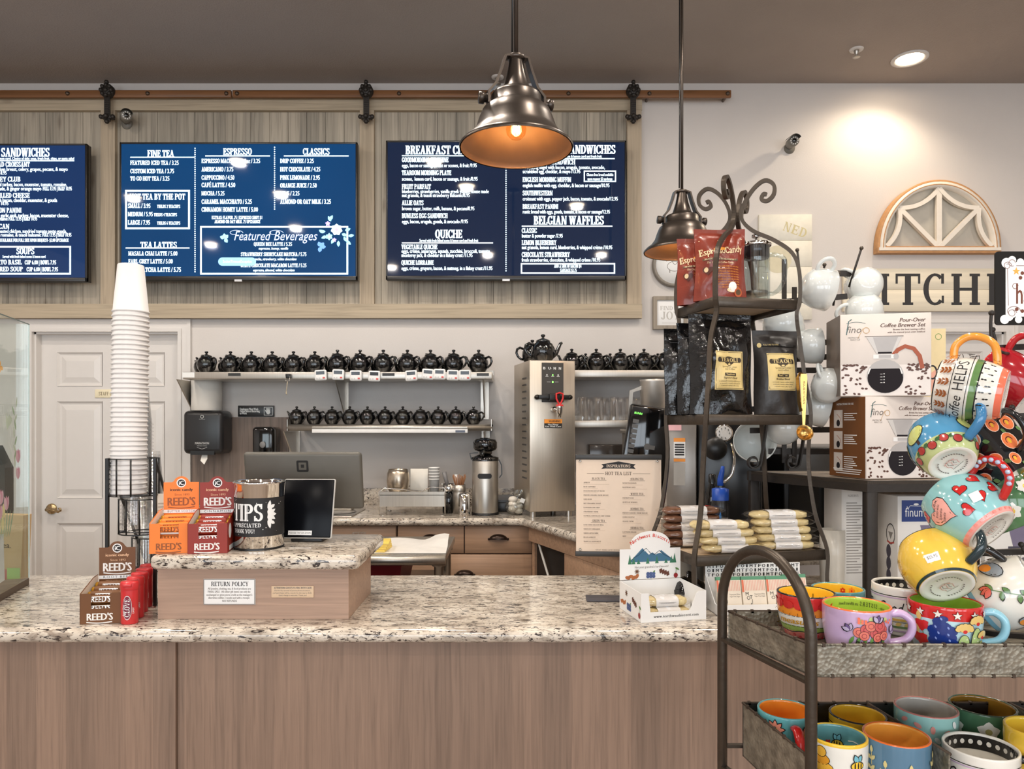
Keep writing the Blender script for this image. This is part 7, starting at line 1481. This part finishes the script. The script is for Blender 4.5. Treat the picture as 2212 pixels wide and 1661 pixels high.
# ---------------------------------------------------------------- mugs
def C(r, g, b_): return M_('glaze_%d_%d_%d' % (r, g, b_), (r, g, b_), .14, coat=.5, var=.04, vs=30)
KL = C(24,24,26); CRW = C(240,236,226)
def mug(name, label, loc, r, h, bands, inside, rimc, hand, draw, rz=0, hd=0, rb=None, belly=0, rot=None, base=False, group=None, hs=1.0):
    uo = 0
    """bands: [(v_top, material)] from the foot up; hd: handle bearing in degrees (0 = right of the front)"""
    if rot is None: rz = rz-math.degrees(math.atan2(loc[0], loc[1]))
    t = thing(name, label, 'mug', loc, rz, group, rot=rot); rb = rb or r*.70
    def pr(v): 
        v = max(0, min(1, v))
        return rb+(r-rb)*(1-(1-v)**2.6) if not belly else rb+(r-rb)*sin(pi*min(1, .04+v*.80))**.8*(1 if v < .62 else 1-belly*((v-.62)/.38)**2)
    vs = sorted(set([0, .03, .07, .11, .15, .2, .25, .3, .36, .42, .48, .54, .6, .66, .72, .78, .84, .9, .95, 1]+[q[0] for q in bands])); P = [(0, .0015), (rb*.86, .0015), (rb*.9, 0), (pr(0), 0)]; ms = [CRW]*3
    for k in range(1, len(vs)):
        P.append((pr(vs[k]), vs[k]*h)); ms.append(next(q[1] for q in bands if vs[k] <= q[0]+1e-6))
    R1 = pr(1); P += [(R1-.0005, h+.0018), (R1-.0025, h+.0024), (R1-.0045, h+.001)]; ms += [rimc]*3
    for v in (.95, .88, .8, .7, .6, .5, .4, .3, .2, .1): P.append((pr(v)-.005, v*h+.002)); ms.append(inside)
    P.append((0, .006)); ms.append(inside)
    b = MB(); b.lathe(P, CRW, 64, mats=ms)
    if rot is not None:                                              # main motif on the aisle side
        c = rot.to_matrix().inverted() @ (Vector((0, 0, ZC))-Vector(loc)); uo = (math.atan2(c.y, c.x)+pi/2)*r
    D = Dec(b, lambda u, v, l: ((pr(v/h)+l)*sin((u+uo)/r), -(pr(v/h)+l)*cos((u+uo)/r), v), .0009, .00004, curved=True)
    DI = Dec(b, lambda u, v, l: (-(pr(v/h)-.0052-l)*sin(u/r), (pr(v/h)-.0052-l)*cos(u/r), v), .0008, .00003, curved=True)
    if draw: draw(D, r, h, DI)
    if base:
        D = Dec(b, lambda u, v, l: (u, -v, -l), .0006); pk = C(214,150,140)
        for k in range(34):
            if k % 11 < 9: D.rect(rb*.66*cos(k*.185)-.001, rb*.66*cos(k*.185)+.001, rb*.66*sin(k*.185)-.0015, rb*.66*sin(k*.185)+.0015, INKG)
        for k in range(5): D.line([(-.009+.0045*k+.002*sin(j*2+k), -.008+.004*j+.003*(k % 2)) for j in range(5)], .0011, INKG if k % 2 else pk)
        D.line([(-.010, .008), (.0, .010), (.011, .006)], .0012, pk); D.line([(-.010, -.010), (.012, -.012)], .0009, INKG)
    b.build('body', t)
    b = MB(); H = smooth([(pr(.86)-.002, 0, h*.86), (r+.014*hs, 0, h*.88), (r+.028*hs, 0, h*.74), (r+.030*hs, 0, h*.52), (r+.020*hs, 0, h*.30), (pr(.22)-.002, 0, h*.20)], 5)
    b.tube(H, [.0062]*2+[.0066]*(len(H)-4)+[.0062]*2, hand, 10, Matrix.Rotation(R(hd), 4, 'Z') @ Matrix.Diagonal((1, 1.35, 1, 1))); hb = b.build('handle', t)
    return t
ZM = 1.0805
def at(px, d, z=ZM): return (SX(px, d), d, z)
def facing(px): return -math.degrees(math.atan2(px-1106, F))      # turn that shows the front to the aisle
RD, YEL, ORG, GRN, LIL, TEA, SKY, NVY, PNK = C(206,40,38), C(246,200,60), C(246,150,50), C(160,192,90), C(206,176,212), C(96,164,168), C(190,224,232), C(30,54,128), C(232,130,120)
LBL_ = C(122,190,206); OLV = C(104,140,84); COR = C(244,120,90); BRN = C(150,84,40)
def leaves(D, u, v, h, n, mat, w=.006, lean=0):
    D.line([(u, v), (u+lean, v+h)], .0014, mat)
    for k in range(n): y = v+h*(k+.3)/n; D.leaf(u+lean*(k+.3)/n, y, .012, w, 50, mat); D.leaf(u+lean*(k+.3)/n, y, .012, w, 130, mat)
    D.leaf(u+lean, v+h, .013, w, 90, mat)
def dr_meas(D, r, h, DI):
    for k in range(16): D.ell(-.16+k*.0213, h*.80, .0108, .0075, RD); D.line([(-.17+k*.0213, h*.80), (-.16+k*.0213, h*.715), (-.15+k*.0213, h*.80)], .0012, KL)
    for k in range(22): D.rect(-.16+k*.0146, -.1592+k*.0146, h*.56, h*(.61 if k % 2 else .63), KL)
    D.text('measures', -.052, h*.37, .0105, C(200,146,40), 'BI', .022, bold=.06); D.text('to', .034, h*.37, .010, INK, 'BI', .046)
    for z in (.55, .315): 
        for k in range(40): D.rect(-.16+k*.008, -.154+k*.008, h*z, h*(z+.012), KL)
    for k in range(30): D.ell(-.16+k*.0107, h*(.07+.045*(k % 2)), .0028, None, C(196,50,60))
    D.line([(-.16+.004*k, h*(.20+.02*sin(k*.7))) for k in range(81)], .0016, KL)
    for k in range(20): DI.rect(-.15+k*.015, -.1485+k*.015, h*.70, h*(.86 if k % 2 else .80), KL)
mug('painted_mug', 'yellow and red measuring-tape mug on the upper tray, behind the arched tube', at(1741, 1.322), .0515, .0765, [(.17, PNK), (.31, GRN), (.55, CRW), (.75, ORG), (1, RD)], YEL, KL, YEL, dr_meas, hd=120)
def dr_teal(D, r, h, DI):
    for k in range(40): D.rect(-.16+k*.008, -.156+k*.008, h*.74, h*.755, CRW if k % 3 else RD)
    D.text('friends', .01, h*.35, .018, CRW, 'BI', .05); DI.flower(-.03, h*.86, .008, 6, ORG, RD); DI.flower(-.01, h*.84, .006, 6, RD, YEL)
mug('painted_mug', 'teal mug with yellow inside at the back of the upper tray', at(1810, 1.375), .048, .0715, [(1, C(88,150,152))], YEL, C(88,150,152), C(88,150,152), dr_teal, hd=60)
def dr_sis(D, r, h, DI):
    D0 = D.mp; D.mp = lambda u, v, l: D0(.022+(u-.022)*.84, .046+(v-.034)*.84, l)
    PU = C(110,88,140); RO = C(206,92,92); RO2 = C(224,120,104); LG = C(110,150,80); cx = .022
    for (u, v) in ((-.02, .60), (.0, .66), (.018, .62), (.035, .66), (-.028, .36), (.036, .42)): D.leaf(cx+u, h*v, .013, .008, 90+u*900, C(190,206,140))
    for k in range(6): D.leaf(cx-.03+k*.011, h*.30, .022, .007, 240+k*10, LG)
    for (u, v, s) in ((-.022, .40, .010), (-.008, .48, .011), (.009, .40, .0105), (.024, .46, .011), (.0, .58, .010), (.018, .58, .011), (-.012, .32, .009), (.014, .28, .009), (.028, .32, .009)):
        D.ell(cx+u, h*v, s+.0008, None, KL); D.ell(cx+u, h*v, s, None, RO if s > .0100 else RO2); D.ring(cx+u, h*v, s*.5, .0012, C(150,50,60), n=10)
    for (u, v, a) in ((-.038, .50, 120), (.012, .74, 80), (.044, .48, 30)):
        for q in (-40, 0, 40): D.leaf(cx+u, h*v-.006, .017, .010, a+q, KL); D.leaf(cx+u, h*v-.005, .0145, .0075, a+q, C(190,176,206) if q else PU)
    for k in range(7): D.ell(cx-.022+(k % 3)*.006, h*(.66+.055*(k//3)), .0025, None, COR)
    for (u, v) in ((.03, .70), (.036, .66), (.04, .72)): D.ell(cx+u, h*v, .0025, None, COR)
    D.text('by soul', -.008, h*.06, .014, INK, 'BI', .042)
    DI.text('SISTERS', -.040, h*.84, .0075, INK, 'S', -.006, sp=.35); DI.text('are different flowers', -.003, h*.84, .0055, INK, 'B', .034); DI.text('garden -', -.06, h*.84, .0055, INK, 'B', -.044)
mug('painted_mug', 'lilac mug with red flowers and lime inside reading SISTERS, on the upper tray', at(1850, 1.232), .0552, .0765, [(1, LIL)], C(180,206,80), C(244,120,60), LIL, dr_sis, rb=.046, hd=8)
def dr_good(D, r, h, DI):
    D.rect(-.16, .16, h*.80, h*.82, LIL); D.rect(-.16, .16, h*.84, h*.855, KL); D.text('The Good Times', -.083, h*.48, .021, INK, 'BI', .048)
    D.rect(-.16, .16, h*.33, h*.38, C(220,180,90)); D.rect(-.16, .16, h*.30, h*.31, KL); D.rect(-.16, .16, h*.18, h*.22, OLV); D.rect(-.16, .16, h*.10, h*.13, LIL)
    for k in range(20): D.leaf(-.15+k*.015, h*.24, .012, .007, 20, C(220,190,110))
    DI.rect(-.15, .15, h*.72, h*.985, KL)
    for k in range(20): DI.ell(-.145+k*.0150, h*.86, .0042, None, CRW)
gt = mug('painted_mug', 'white Good Times mug with black dotted inner rim, at the back of the upper tray', at(1953, 1.342), .0555, .0875, [(1, CRW)], CRW, CRW, KL, dr_good, rb=.046, hd=15)
def dr_star(D, r, h, DI):
    for k in range(10): D.star(-.15+k*.028, h*.88, .0085, KL); D.star(-.15+k*.028, h*.88, .0072, CRW)
    PE = C(230,196,120); D0 = D.mp; D.mp = lambda u, v, l: D0(u, .008+v*.86, l)
    for (u, v, s) in ((-.036, .60, 1), (-.040, .26, 1.1)):
        D.leaf(u-.004, h*v+.006, .02, .010, 95, PE); D.line([(u, h*v), (u+.003, h*v-.024)], .0016, OLV)
        for a in (150, 30, 200, -20, 270): D.leaf(u, h*v, .014*s, .012*s, a, RD)
        D.ell(u, h*v, .010*s, .008*s, RD)
    for (u, v, s) in ((-.008,.74,.010),(-.004,.62,.014),(-.012,.52,.014),(.006,.54,.013),(-.010,.40,.014),(.004,.38,.014),(-.012,.26,.014),(.006,.24,.015),(-.006,.14,.014),(.006,.12,.013),(-.002,.82,.007)): D.ell(u, h*v, s, s*.8, NVY)
    for (u, v) in ((-.004,.78),(-.012,.58),(.006,.58),(-.008,.44),(.006,.42),(-.012,.30),(.008,.28),(0,.18)): D.leaf(u, h*v, .006, .003, 110, C(140,160,220))
    CG = C(176,200,130)
    for (u, hh_, w) in ((.029, .50, .009), (.050, .68, .009), (.062, .34, .006)):
        D.ell(u, h*hh_*.45, w+.0012, h*hh_*.5, KL); D.ell(u, h*hh_*.45, w, h*hh_*.48, CG)
        for k in range(6): D.ell(u-.004+.008*(k % 2), h*(.06+hh_*.12*k), .0012, None, CRW)
        for a in range(7): D.ell(u+w*1.15*cos(R(a*30)), h*hh_+.008+w*.9*sin(R(a*30)), .0052, None, KL)
        for a in range(7): D.ell(u+w*1.15*cos(R(a*30)), h*hh_+.008+w*.9*sin(R(a*30)), .0042, None, PE)
        D.ell(u, h*hh_+.009, w*.95, .007, PE); D.ell(u, h*hh_+.004, .0035, None, RD)
mug('painted_mug', 'pale blue mug with red starry rim, cactus and bluebonnet flowers, on the upper tray', at(2041, 1.232), .0572, .0815, [(.76, SKY), (1, RD)], C(170,206,80), RD, C(150,206,224), dr_star, rb=.046, hd=6)
# lower tray
ZL_ = .8305
def dr_dais(D, r, h, DI):
    for (u, v) in ((-.018, .80), (.034, .72), (-.062, .76)):
        D.flower(u, h*v, .019, 9, KL, None, .5); D.flower(u, h*v, .017, 9, C(236,150,126), YEL, .42); D.line([(u, h*v-.01), (u+.006, h*.1)], .003, C(52,70,60))
        for k in range(3): D.leaf(u+.003, h*(.34-.1*k), .018, .010, 20+120*(k % 2), C(60,90,76))
mug('painted_mug', 'teal mug with coral daisies, orange inside and red handle, in the lower left bin', at(1697, 1.335, ZL_), .0505, .104, [(1, TEA)], ORG, TEA, RD, dr_dais, hd=-72)
mug('painted_mug', 'plain yellow mug with black rim line, in the back of the lower left bin', at(1853, 1.33, ZL_), .0500, .097, [(.86, C(226,180,50)), (.88, KL), (1, C(226,180,50))], C(226,180,50), KL, C(226,180,50), None, hd=70)
def bee(D, u, v, s, rot=0):
    for a in (60, 110): D.leaf(u, v+s*.3, s*1.3, s*.8, a+rot, KL); D.leaf(u, v+s*.35, s*1.1, s*.6, a+rot, LBL_)
    D.ell(u, v, s*.95, s*.62, KL, rot=rot); D.ell(u, v, s*.82, s*.50, YEL, rot=rot)
    for k in (-.35, .1, .5): D.ell(u+k*s, v, s*.10, s*.46, KL)
def dr_bee(D, r, h, DI):
    D0 = D.mp; D.mp = lambda u, v, l: D0(u, v+.022, l)
    for k in range(6): w = .036-.0055*k; D.ell(-.026, h*(.08+.115*k), w+.001, .0095, KL); D.ell(-.026, h*(.08+.115*k), w, .0085, C(240,182,66) if k % 2 else C(232,160,50))
    D.ell(-.032, h*.06, .007, .010, KL); bee(D, .032, h*.50, .013); DI.line([(-.05+.01*k, h*.78+.003*sin(k)) for k in range(4)], .002, CRW); bee(DI, .0, h*.70, .012); DI.heart(.018, h*.72, .005, RD)
mug('painted_mug', 'white beehive mug with bees and teal inside, front of the lower left bin', at(1809, 1.222, ZL_), .0480, .106, [(.97, CRW), (1, YEL)], C(110,166,170), YEL, YEL, dr_bee, rb=.041, hd=70)
def dr_leaf(D, r, h, DI):
    D0 = D.mp; D.mp = lambda u, v, l: D0(u, v+.014, l)
    for (u, n) in ((-.044, 4), (-.020, 3), (.018, 3), (.042, 2), (.064, 4), (-.07, 3)): leaves(D, u, h*.02, h*(.16*n), n, C(224,206,140), lean=.004)
mug('painted_mug', 'slate blue mug with cream leaf sprigs and orange rim, front of the lower left bin', at(1936, 1.222, ZL_), .0528, .106, [(1, C(88,126,152))], C(240,168,70), C(226,110,44), C(88,126,152), dr_leaf, rb=.045, hd=80)
def dr_aqua(D, r, h, DI):
    for k in range(16): D.ell(-.06+.0079*k, h*(.48+.45*((k*7) % 11)/11), .004, .007, C(236,236,232) if k % 3 else C(224,150,140), rot=k*40)
    for k in range(4): D.rect(-.05+.03*k, -.045+.03*k, h*(.4+.1*(k % 2)), h*(.42+.1*(k % 2)), KL)
mug('painted_mug', 'pale aqua mug with coloured dashes and dusty pink rim, back of the lower right bin', at(2000, 1.33, ZL_), .0535, .110, [(1, C(150,196,190))], C(196,190,180), C(190,120,110), C(150,196,190), dr_aqua, hd=70)
def dr_green(D, r, h, DI):
    for (u, v, s) in ((.01, .74, .019), (-.045, .72, .016), (.055, .66, .014)):
        for k in range(5): D.leaf(u, h*v, s, s*.9, 90+72*k, CRW)
        D.ell(u, h*v, s*.3, None, C(180,170,110))
mug('painted_mug', 'dark green mug with white flowers, back of the lower right bin', at(2122, 1.345, ZL_), .0560, .107, [(1, C(74,112,82))], C(150,110,40), C(60,84,66), C(74,112,82), dr_green, hd=70)
g2 = dup(gt, 'white Good Times mug with black dotted inner rim, front of the lower right bin', at(2118, 1.213, ZL_)); g2.scale = (1.03, 1.03, 1.03); g2.rotation_euler = (0, 0, R(-37))
mug('painted_mug', 'plain yellow mug cut by the right edge, in the lower right bin', at(2242, 1.225, ZL_), .050, .116, [(1, C(238,196,66))], C(246,210,70), C(238,196,66), C(238,196,66), None, hd=70)
# ---------------------------------------------------------------- mug tree standing on the upper tray
t = thing('mug_tree', 'black wire mug tree on the right of the upper tray', 'mug stand', (.985, 1.345, ZM)); o = Vector(t.location)
b = MB(); b.bar([(.125*cos(a), .055*sin(a), .004) for a in [2*pi*k/40 for k in range(40)]], .010, .008, IRON2, closed=True); b.build('base_ring', t)
def Q2(px, py, d=1.345): return W(px, py, d)-o
b = MB(); b.bar([Q2(2112, 900), Q2(2112, 1338)], .005, .005, IRON2, up=(0,1,0)); b.build('upright', t)
b = MB(); b.bar([Q2(2232, 600), Q2(2232, 1350)], .010, .010, IRON2, up=(0,1,0)); b.build('upright', t)
for (xa, ya) in ((2150, 752), (2106, 902), (2096, 1195), (2112, 1333)):
    b = MB(); b.bar([Q2(xa, ya), Q2(2330, ya-8)], .011, .008, IRON2, up=(0,1,0)); b.build('cross_bar', t)
for (P, d) in (([(2168, 762), (2152, 752), (2142, 730), (2140, 700), (2142, 676)], 1.27), ([(2150, 1045), (2136, 1040), (2122, 1020), (2116, 995), (2114, 968)], 1.26), ([(2118, 905), (2098, 902), (2090, 895), (2086, 880)], 1.29), ([(2130, 1198), (2108, 1196), (2098, 1186), (2096, 1172)], 1.30), ([(2155, 760), (2150, 735), (2144, 712)], 1.33), ([(2208, 905), (2196, 898), (2186, 880)], 1.30), ([(2225, 1196), (2212, 1190), (2206, 1176)], 1.30)):
    b = MB(); b.tube(smooth([Q2(P[0][0]+14, P[0][1]+2, 1.345)]+[Q2(x, y, d) for x, y in P], 4), .0028, IRON2, 8); b.ball(Q2(P[-1][0], P[-1][1], d), .0052, IRON2, 10); b.build('hook', t)
def hang(label, px, py, d, bdir, hdir, r, h, bands, inside, rimc, hand, draw, rb, belly=.12, hs=1.0):
    return mug('hanging_mug', label, W(px, py, d), r, h, bands, inside, rimc, hand, draw, rb=rb, belly=belly, rot=aim(-Vector(bdir), hdir), base=True, group='painted mugs on the mug tree', hs=hs)
def dr_help(D, r, h, DI):
    q = -r*pi/2                                                     # the side facing forward is a quarter turn from the handle
    for k in range(30): D.rect(-.18+k*.012, -.1795+k*.012, h*.70, h*.72, CRW)
    for k in range(17): D.line([(-.18+k*.021, h*.775), (-.18+k*.021, h*.97)], .0012, BRN); [D.leaf(-.18+k*.021, h*(.79+.055*j), .0085, .004, a, BRN) for j in range(3) for a in (40, 140)]
    for z in (.745, .50): D.rect(-.19, .19, h*z, h*(z+.012), KL)
    for k in range(90): D.ell(-.17+.0105*(k % 33), h*(.17+.045*(k//33)*1.6+.03*(k % 2)), .0013, .0022, KL)
    D.text('Coffee', -.062, h*.56, .015, INK, 'BI', -.012); D.text('HELPS', -.004, h*.555, .016, INK, 'B', .048); D.text('everything', .07, h*.56, .015, INK, 'BI', .14)
hang('white Coffee HELPS mug with orange handle, topmost on the mug tree', 2172, 852, 1.215, (.76, -.62, -.18), (-.05, .1, 1), .055, .100, [(.10, COR), (.36, CRW), (.38, KL), (.48, OLV), (1, CRW)], CRW, KL, C(246,160,62), dr_help, .037, .05, 1.25)
def dr_tree(D, r, h, DI):
    for s in (-.085, -.034, .06, .11): D.rect(s-.003, s+.003, h*.34, h*.48, C(70,50,44)); D.ell(s, h*.62, .021, .016, KL, rot=20); D.ell(s, h*.62, .0195, .0145, C(206,212,130), rot=20)
    l0 = D.l
    for k in range(14): D.l = l0; D.ell(-.16+k*.024, h*(.16+.05*(k % 2)), .009, .007, KL); D.ell(-.16+k*.024, h*(.16+.05*(k % 2)), .008, .006, C(176,60,56)); D.leaf(-.152+k*.024, h*.2, .012, .006, 20, C(60,100,60))
hang('blue mug with a painted tree and red apples, hanging below the Coffee mug', 2057, 1001, 1.225, (-.10, -.76, -.64), (.30, -.15, .9), .054, .085, [(.30, C(190,200,140)), (1, C(84,150,190))], C(84,150,190), C(84,150,190), C(62,128,176), dr_tree, .034, .1, 1.3)
def dr_heart(D, r, h, DI):
    l0 = D.l

    for k in [q for q in range(22) if min(abs(-.18+.0165*q+.032), abs(-.18+.0165*q-.12)) > .026]: D.l = l0+(k % 3)*.00009; u = -.18+.0165*k; v = h*(.22+.6*((k*5) % 9)/9); D.heart(u, v, .0125, KL, rot=-40+30*(k % 4)); D.heart(u, v, .0112, RD, rot=-40+30*(k % 4)); D.ell(u-.003, v+.003, .002, .0014, CRW)
    for s in (-.032, .12): D.heart(s, h*.56, .028, KL, rot=30); D.heart(s, h*.56, .0265, C(244,176,164), rot=30); [D.text('life is better with love', s-.014+.002*k, h*.60-.0065*k, .0045, INK, 'BI', s+.014-.002*k, rot=30) for k in range(4)]
    for k in range(20): D.rect(-.16+k*.016, -.153+k*.016, h*.03, h*.06, C(250,150,140))
    D.poly([(.016, h*.30), (.034, h*.28), (.037, h*.44), (.02, h*.46)], CARD)
ht = hang('aqua mug covered in red hearts with red dotted handle, middle of the mug tree', 2142, 1146, 1.21, (.34, -.72, -.58), (.15, -.25, .95), .063, .098, [(.08, C(250,170,160)), (1, C(150,204,206))], CRW, C(150,204,206), RD, dr_heart, .040, .16, 1.2)
b = MB()
for k in range(9): a = R(100-k*22); b.ball((.063+.016+.026*cos(a)*.9, -.0085, .052+.030*sin(a)), .0042, C(190,200,224), 8)
b.build('handle_dots', ht)
def dr_yel(D, r, h, DI):
    D.poly([(-.014, h*.20), (.010, h*.20), (.010, h*.36), (-.014, h*.36)], CARD); D.text('$25.95', -.011, h*.26, .005, INKG, 'B', .007)
    for k in range(6): D.line([(-.10+.006*j, h*(.35+.06*k)+.002*sin(j*2+k)) for j in range(7)], .001, C(180,130,40))
    D.rect(-.17, .17, h*.0, h*.045, C(34,56,62)); D.flower(-.1, h*.25, .007, 6, COR, RD)
hang('plain yellow mug with dark green handle, lowest on the mug tree', 2046, 1267, 1.215, (-.08, -.74, -.64), (.45, -.50, .72), .060, .088, [(1, C(238,198,80))], C(238,198,80), C(34,56,62), C(28,48,54), dr_yel, .039, .12, 1.0)
def dr_green2(D, r, h, DI):
    for k in range(9): 
        for j in range(6): D.leaf(-.17+k*.042, h*(.35+.35*(k % 2)), .016, .013, 60*j, CRW)
        D.ell(-.17+k*.042, h*(.35+.35*(k % 2)), .005, None, YEL)
hang('green mug with white flowers hanging behind the hearts mug', 2210, 1135, 1.30, (.35, -.35, -.85), (0, -.2, 1), .058, .085, [(1, C(84,128,84))], CRW, YEL, C(206,166,60), dr_green2, .036, .12)
hang('deep red mug hanging behind the Coffee mug at the right edge', 2225, 850, 1.32, (.6, -.5, -.6), (-.1, 0, 1), .052, .09, [(1, C(170,30,40))], RD, RD, C(186,30,40), None, .036, .1, 1.2)
def dr_bird(D, r, h, DI):
    for s in (-.10, .02, .12):
        D.line([(s-.04+.004*k, h*(.2+.05*k)) for k in range(12)], .0014, OLV)
        for k in range(6): D.leaf(s-.04+.008*k, h*(.2+.1*k), .016, .009, 20+130*(k % 2), KL); D.leaf(s-.0395+.008*k, h*(.2+.1*k), .0145, .0075, 20+130*(k % 2), OLV)
        for a in (60, 90, 120): D.leaf(s-.005, h*.62, .02, .011, a, KL); D.leaf(s-.005, h*.625, .018, .009, a, C(232,110,96))
        D.ell(s+.03, h*.45, .024, .014, KL, rot=30); D.ell(s+.03, h*.45, .0225, .0125, C(150,160,170), rot=30); D.ell(s+.036, h*.52, .012, .008, ORG, rot=30)
hang('white mug with birds and tulips, pale blue rim and black handle, at the right edge', 2238, 1250, 1.235, (.62, -.45, .55), (-.15, -.2, .95), .060, .098, [(.93, CRW), (1, C(140,196,216))], CRW, C(140,196,216), KL, dr_bird, .042, .10, 1.25)
# square black mug with orange roses
rt = aim((-.42, .50, .76), (.2, -.75, .62)); t = thing('hanging_mug', 'square black mug with orange roses at the right edge', 'mug', W(2190, 1028, 1.235), 0, 'painted mugs on the mug tree', rot=rt)
b = MB(); h = .105
def sq(z, a, r_): return [(sx_*(a-r_)+r_*cos(R(an)), sy_*(a-r_)+r_*sin(R(an)), z) for sx_, sy_, a0 in ((1,1,0),(-1,1,90),(-1,-1,180),(1,-1,270)) for an in (a0, a0+45, a0+90)]
L_ = [sq(0, .034, .006), sq(h, .052, .008), sq(h, .047, .007), sq(.008, .030, .005)]; vs = [p for q in L_ for p in q]; n = 12
fs = [(j*n+k, j*n+(k+1) % n, (j+1)*n+(k+1) % n, (j+1)*n+k) for j in range(3) for k in range(n)]
b.add(vs, fs, KL); b.add([*L_[0]], [tuple(range(n))[::-1]], KL); b.add([*L_[3]], [tuple(range(n))], KL)
OR_, PW = C(242,130,76), C(248,212,190)
for k in range(4):
    Mk = Matrix.Rotation(R(90*k), 4, 'Z'); D = Dec(b, lambda u, v, l: Mk @ Vector((u, -(.034+.018*v/h)-l, v)), .0006)
    for (u, v, s) in ((-.018, .082, .014), (.020, .078, .015), (-.004, .048, .017), (.022, .032, .012), (-.02, .018, .012)):
        D.ell(u, v, s+.002, s*.92, PW); D.ell(u, v, s, s*.85, OR_); D.line([(u+s*.5*cos(q), v+s*.4*sin(q)) for q in [.5*j for j in range(8)]], .0016, KL); D.ell(u, v, s*.22, s*.3, YEL); D.leaf(u+s*.8, v-s*.8, .012, .008, -40, OLV)
b.build('body', t)
b = MB(); b.tube(smooth([(.050, 0, .09), (.075, 0, .088), (.08, 0, .06), (.066, 0, .035), (.040, 0, .028)], 4), .006, KL, 10); b.build('handle', t)
# black sign card on the tree
t = thing('card_sign', 'black card sign with white scalloped panel clipped on top of the mug tree', 'sign', W(2226, 702, 1.31)); ox, oy, oz = t.location
b = MB(); x0, x1, y0, y1 = 2150, 2302, 543, 702; Dp = pxplane(1.31, ox, oz, oy)
def rrect(x0, x1, y0, y1, q): return [(x0+q+(x1-x0-2*q)*cx_+q*cos(R(an)), -(y1-q)+(y1-y0-2*q)*cy_+q*sin(R(an))) for cx_, cy_, a0 in ((1,1,0),(0,1,90),(0,0,180),(1,0,270)) for an in (a0, a0+30, a0+60, a0+90)]
pts = [Dp(u, v, 0) for u, v in rrect(x0, x1, y0, y1, 7)]; b.prism([(p[0], p[2]) for p in pts], 0, .003, M_('card_black', (36,34,32), .6, spec=.15), axis='y'); b.build('card', t)
b = MB(); D = Dec(b, Dp, .0003); bw = M_('card_brown', (120,64,44), .6, var=0)
D.rect(2172, 2280, -684, -566, CARD)
for (u, v, s) in ((2174, 568, 11), (2186, 562, 9), (2180, 684, 9), (2170, 690, 10), (2184, 676, 12), (2270, 568, 12), (2270, 684, 12), (2204, 566, 8), (2200, 690, 8), (2225, 562, 8), (2225, 692, 8)): D.ell(u, -v, s, s, CARD, n=20)
D.line([(2176, -580), (2178, -660)], 1, bw); D.star(2195, -586, 9, C(240,186,90))
D.line([(2176+9*cos(a)*(1-a/14), -574+9*sin(a)*(1-a/14)) for a in [k*.4 for k in range(22)]], 1, bw); D.line([(2186+7*cos(a), -568+7*sin(a)) for a in [k*.4 for k in range(14)]], 1, bw); D.line([(2186+10*cos(a)*(1-a/16), -676+7*sin(a)) for a in [k*.4 for k in range(20)]], 1, bw); D.line([(2195, -574), (2212, -574)], 1, bw)
D.text('happy', 2193, -656, 44, bw, 'B', 2276, bold=.01); D.line([(2193+6*cos(a), -618+6*sin(a)) for a in [k*.4 for k in range(14)]], 1, bw)
for (u, v) in ((2196, 668), (2208, 672), (2204, 600), (2208, 590)): D.ell(u, -v, 4, 4, bw)
D.line([(2190+14*cos(a), -672+10*sin(a)) for a in [k*.35 for k in range(12)]], 1, bw); b.build('printing', t)
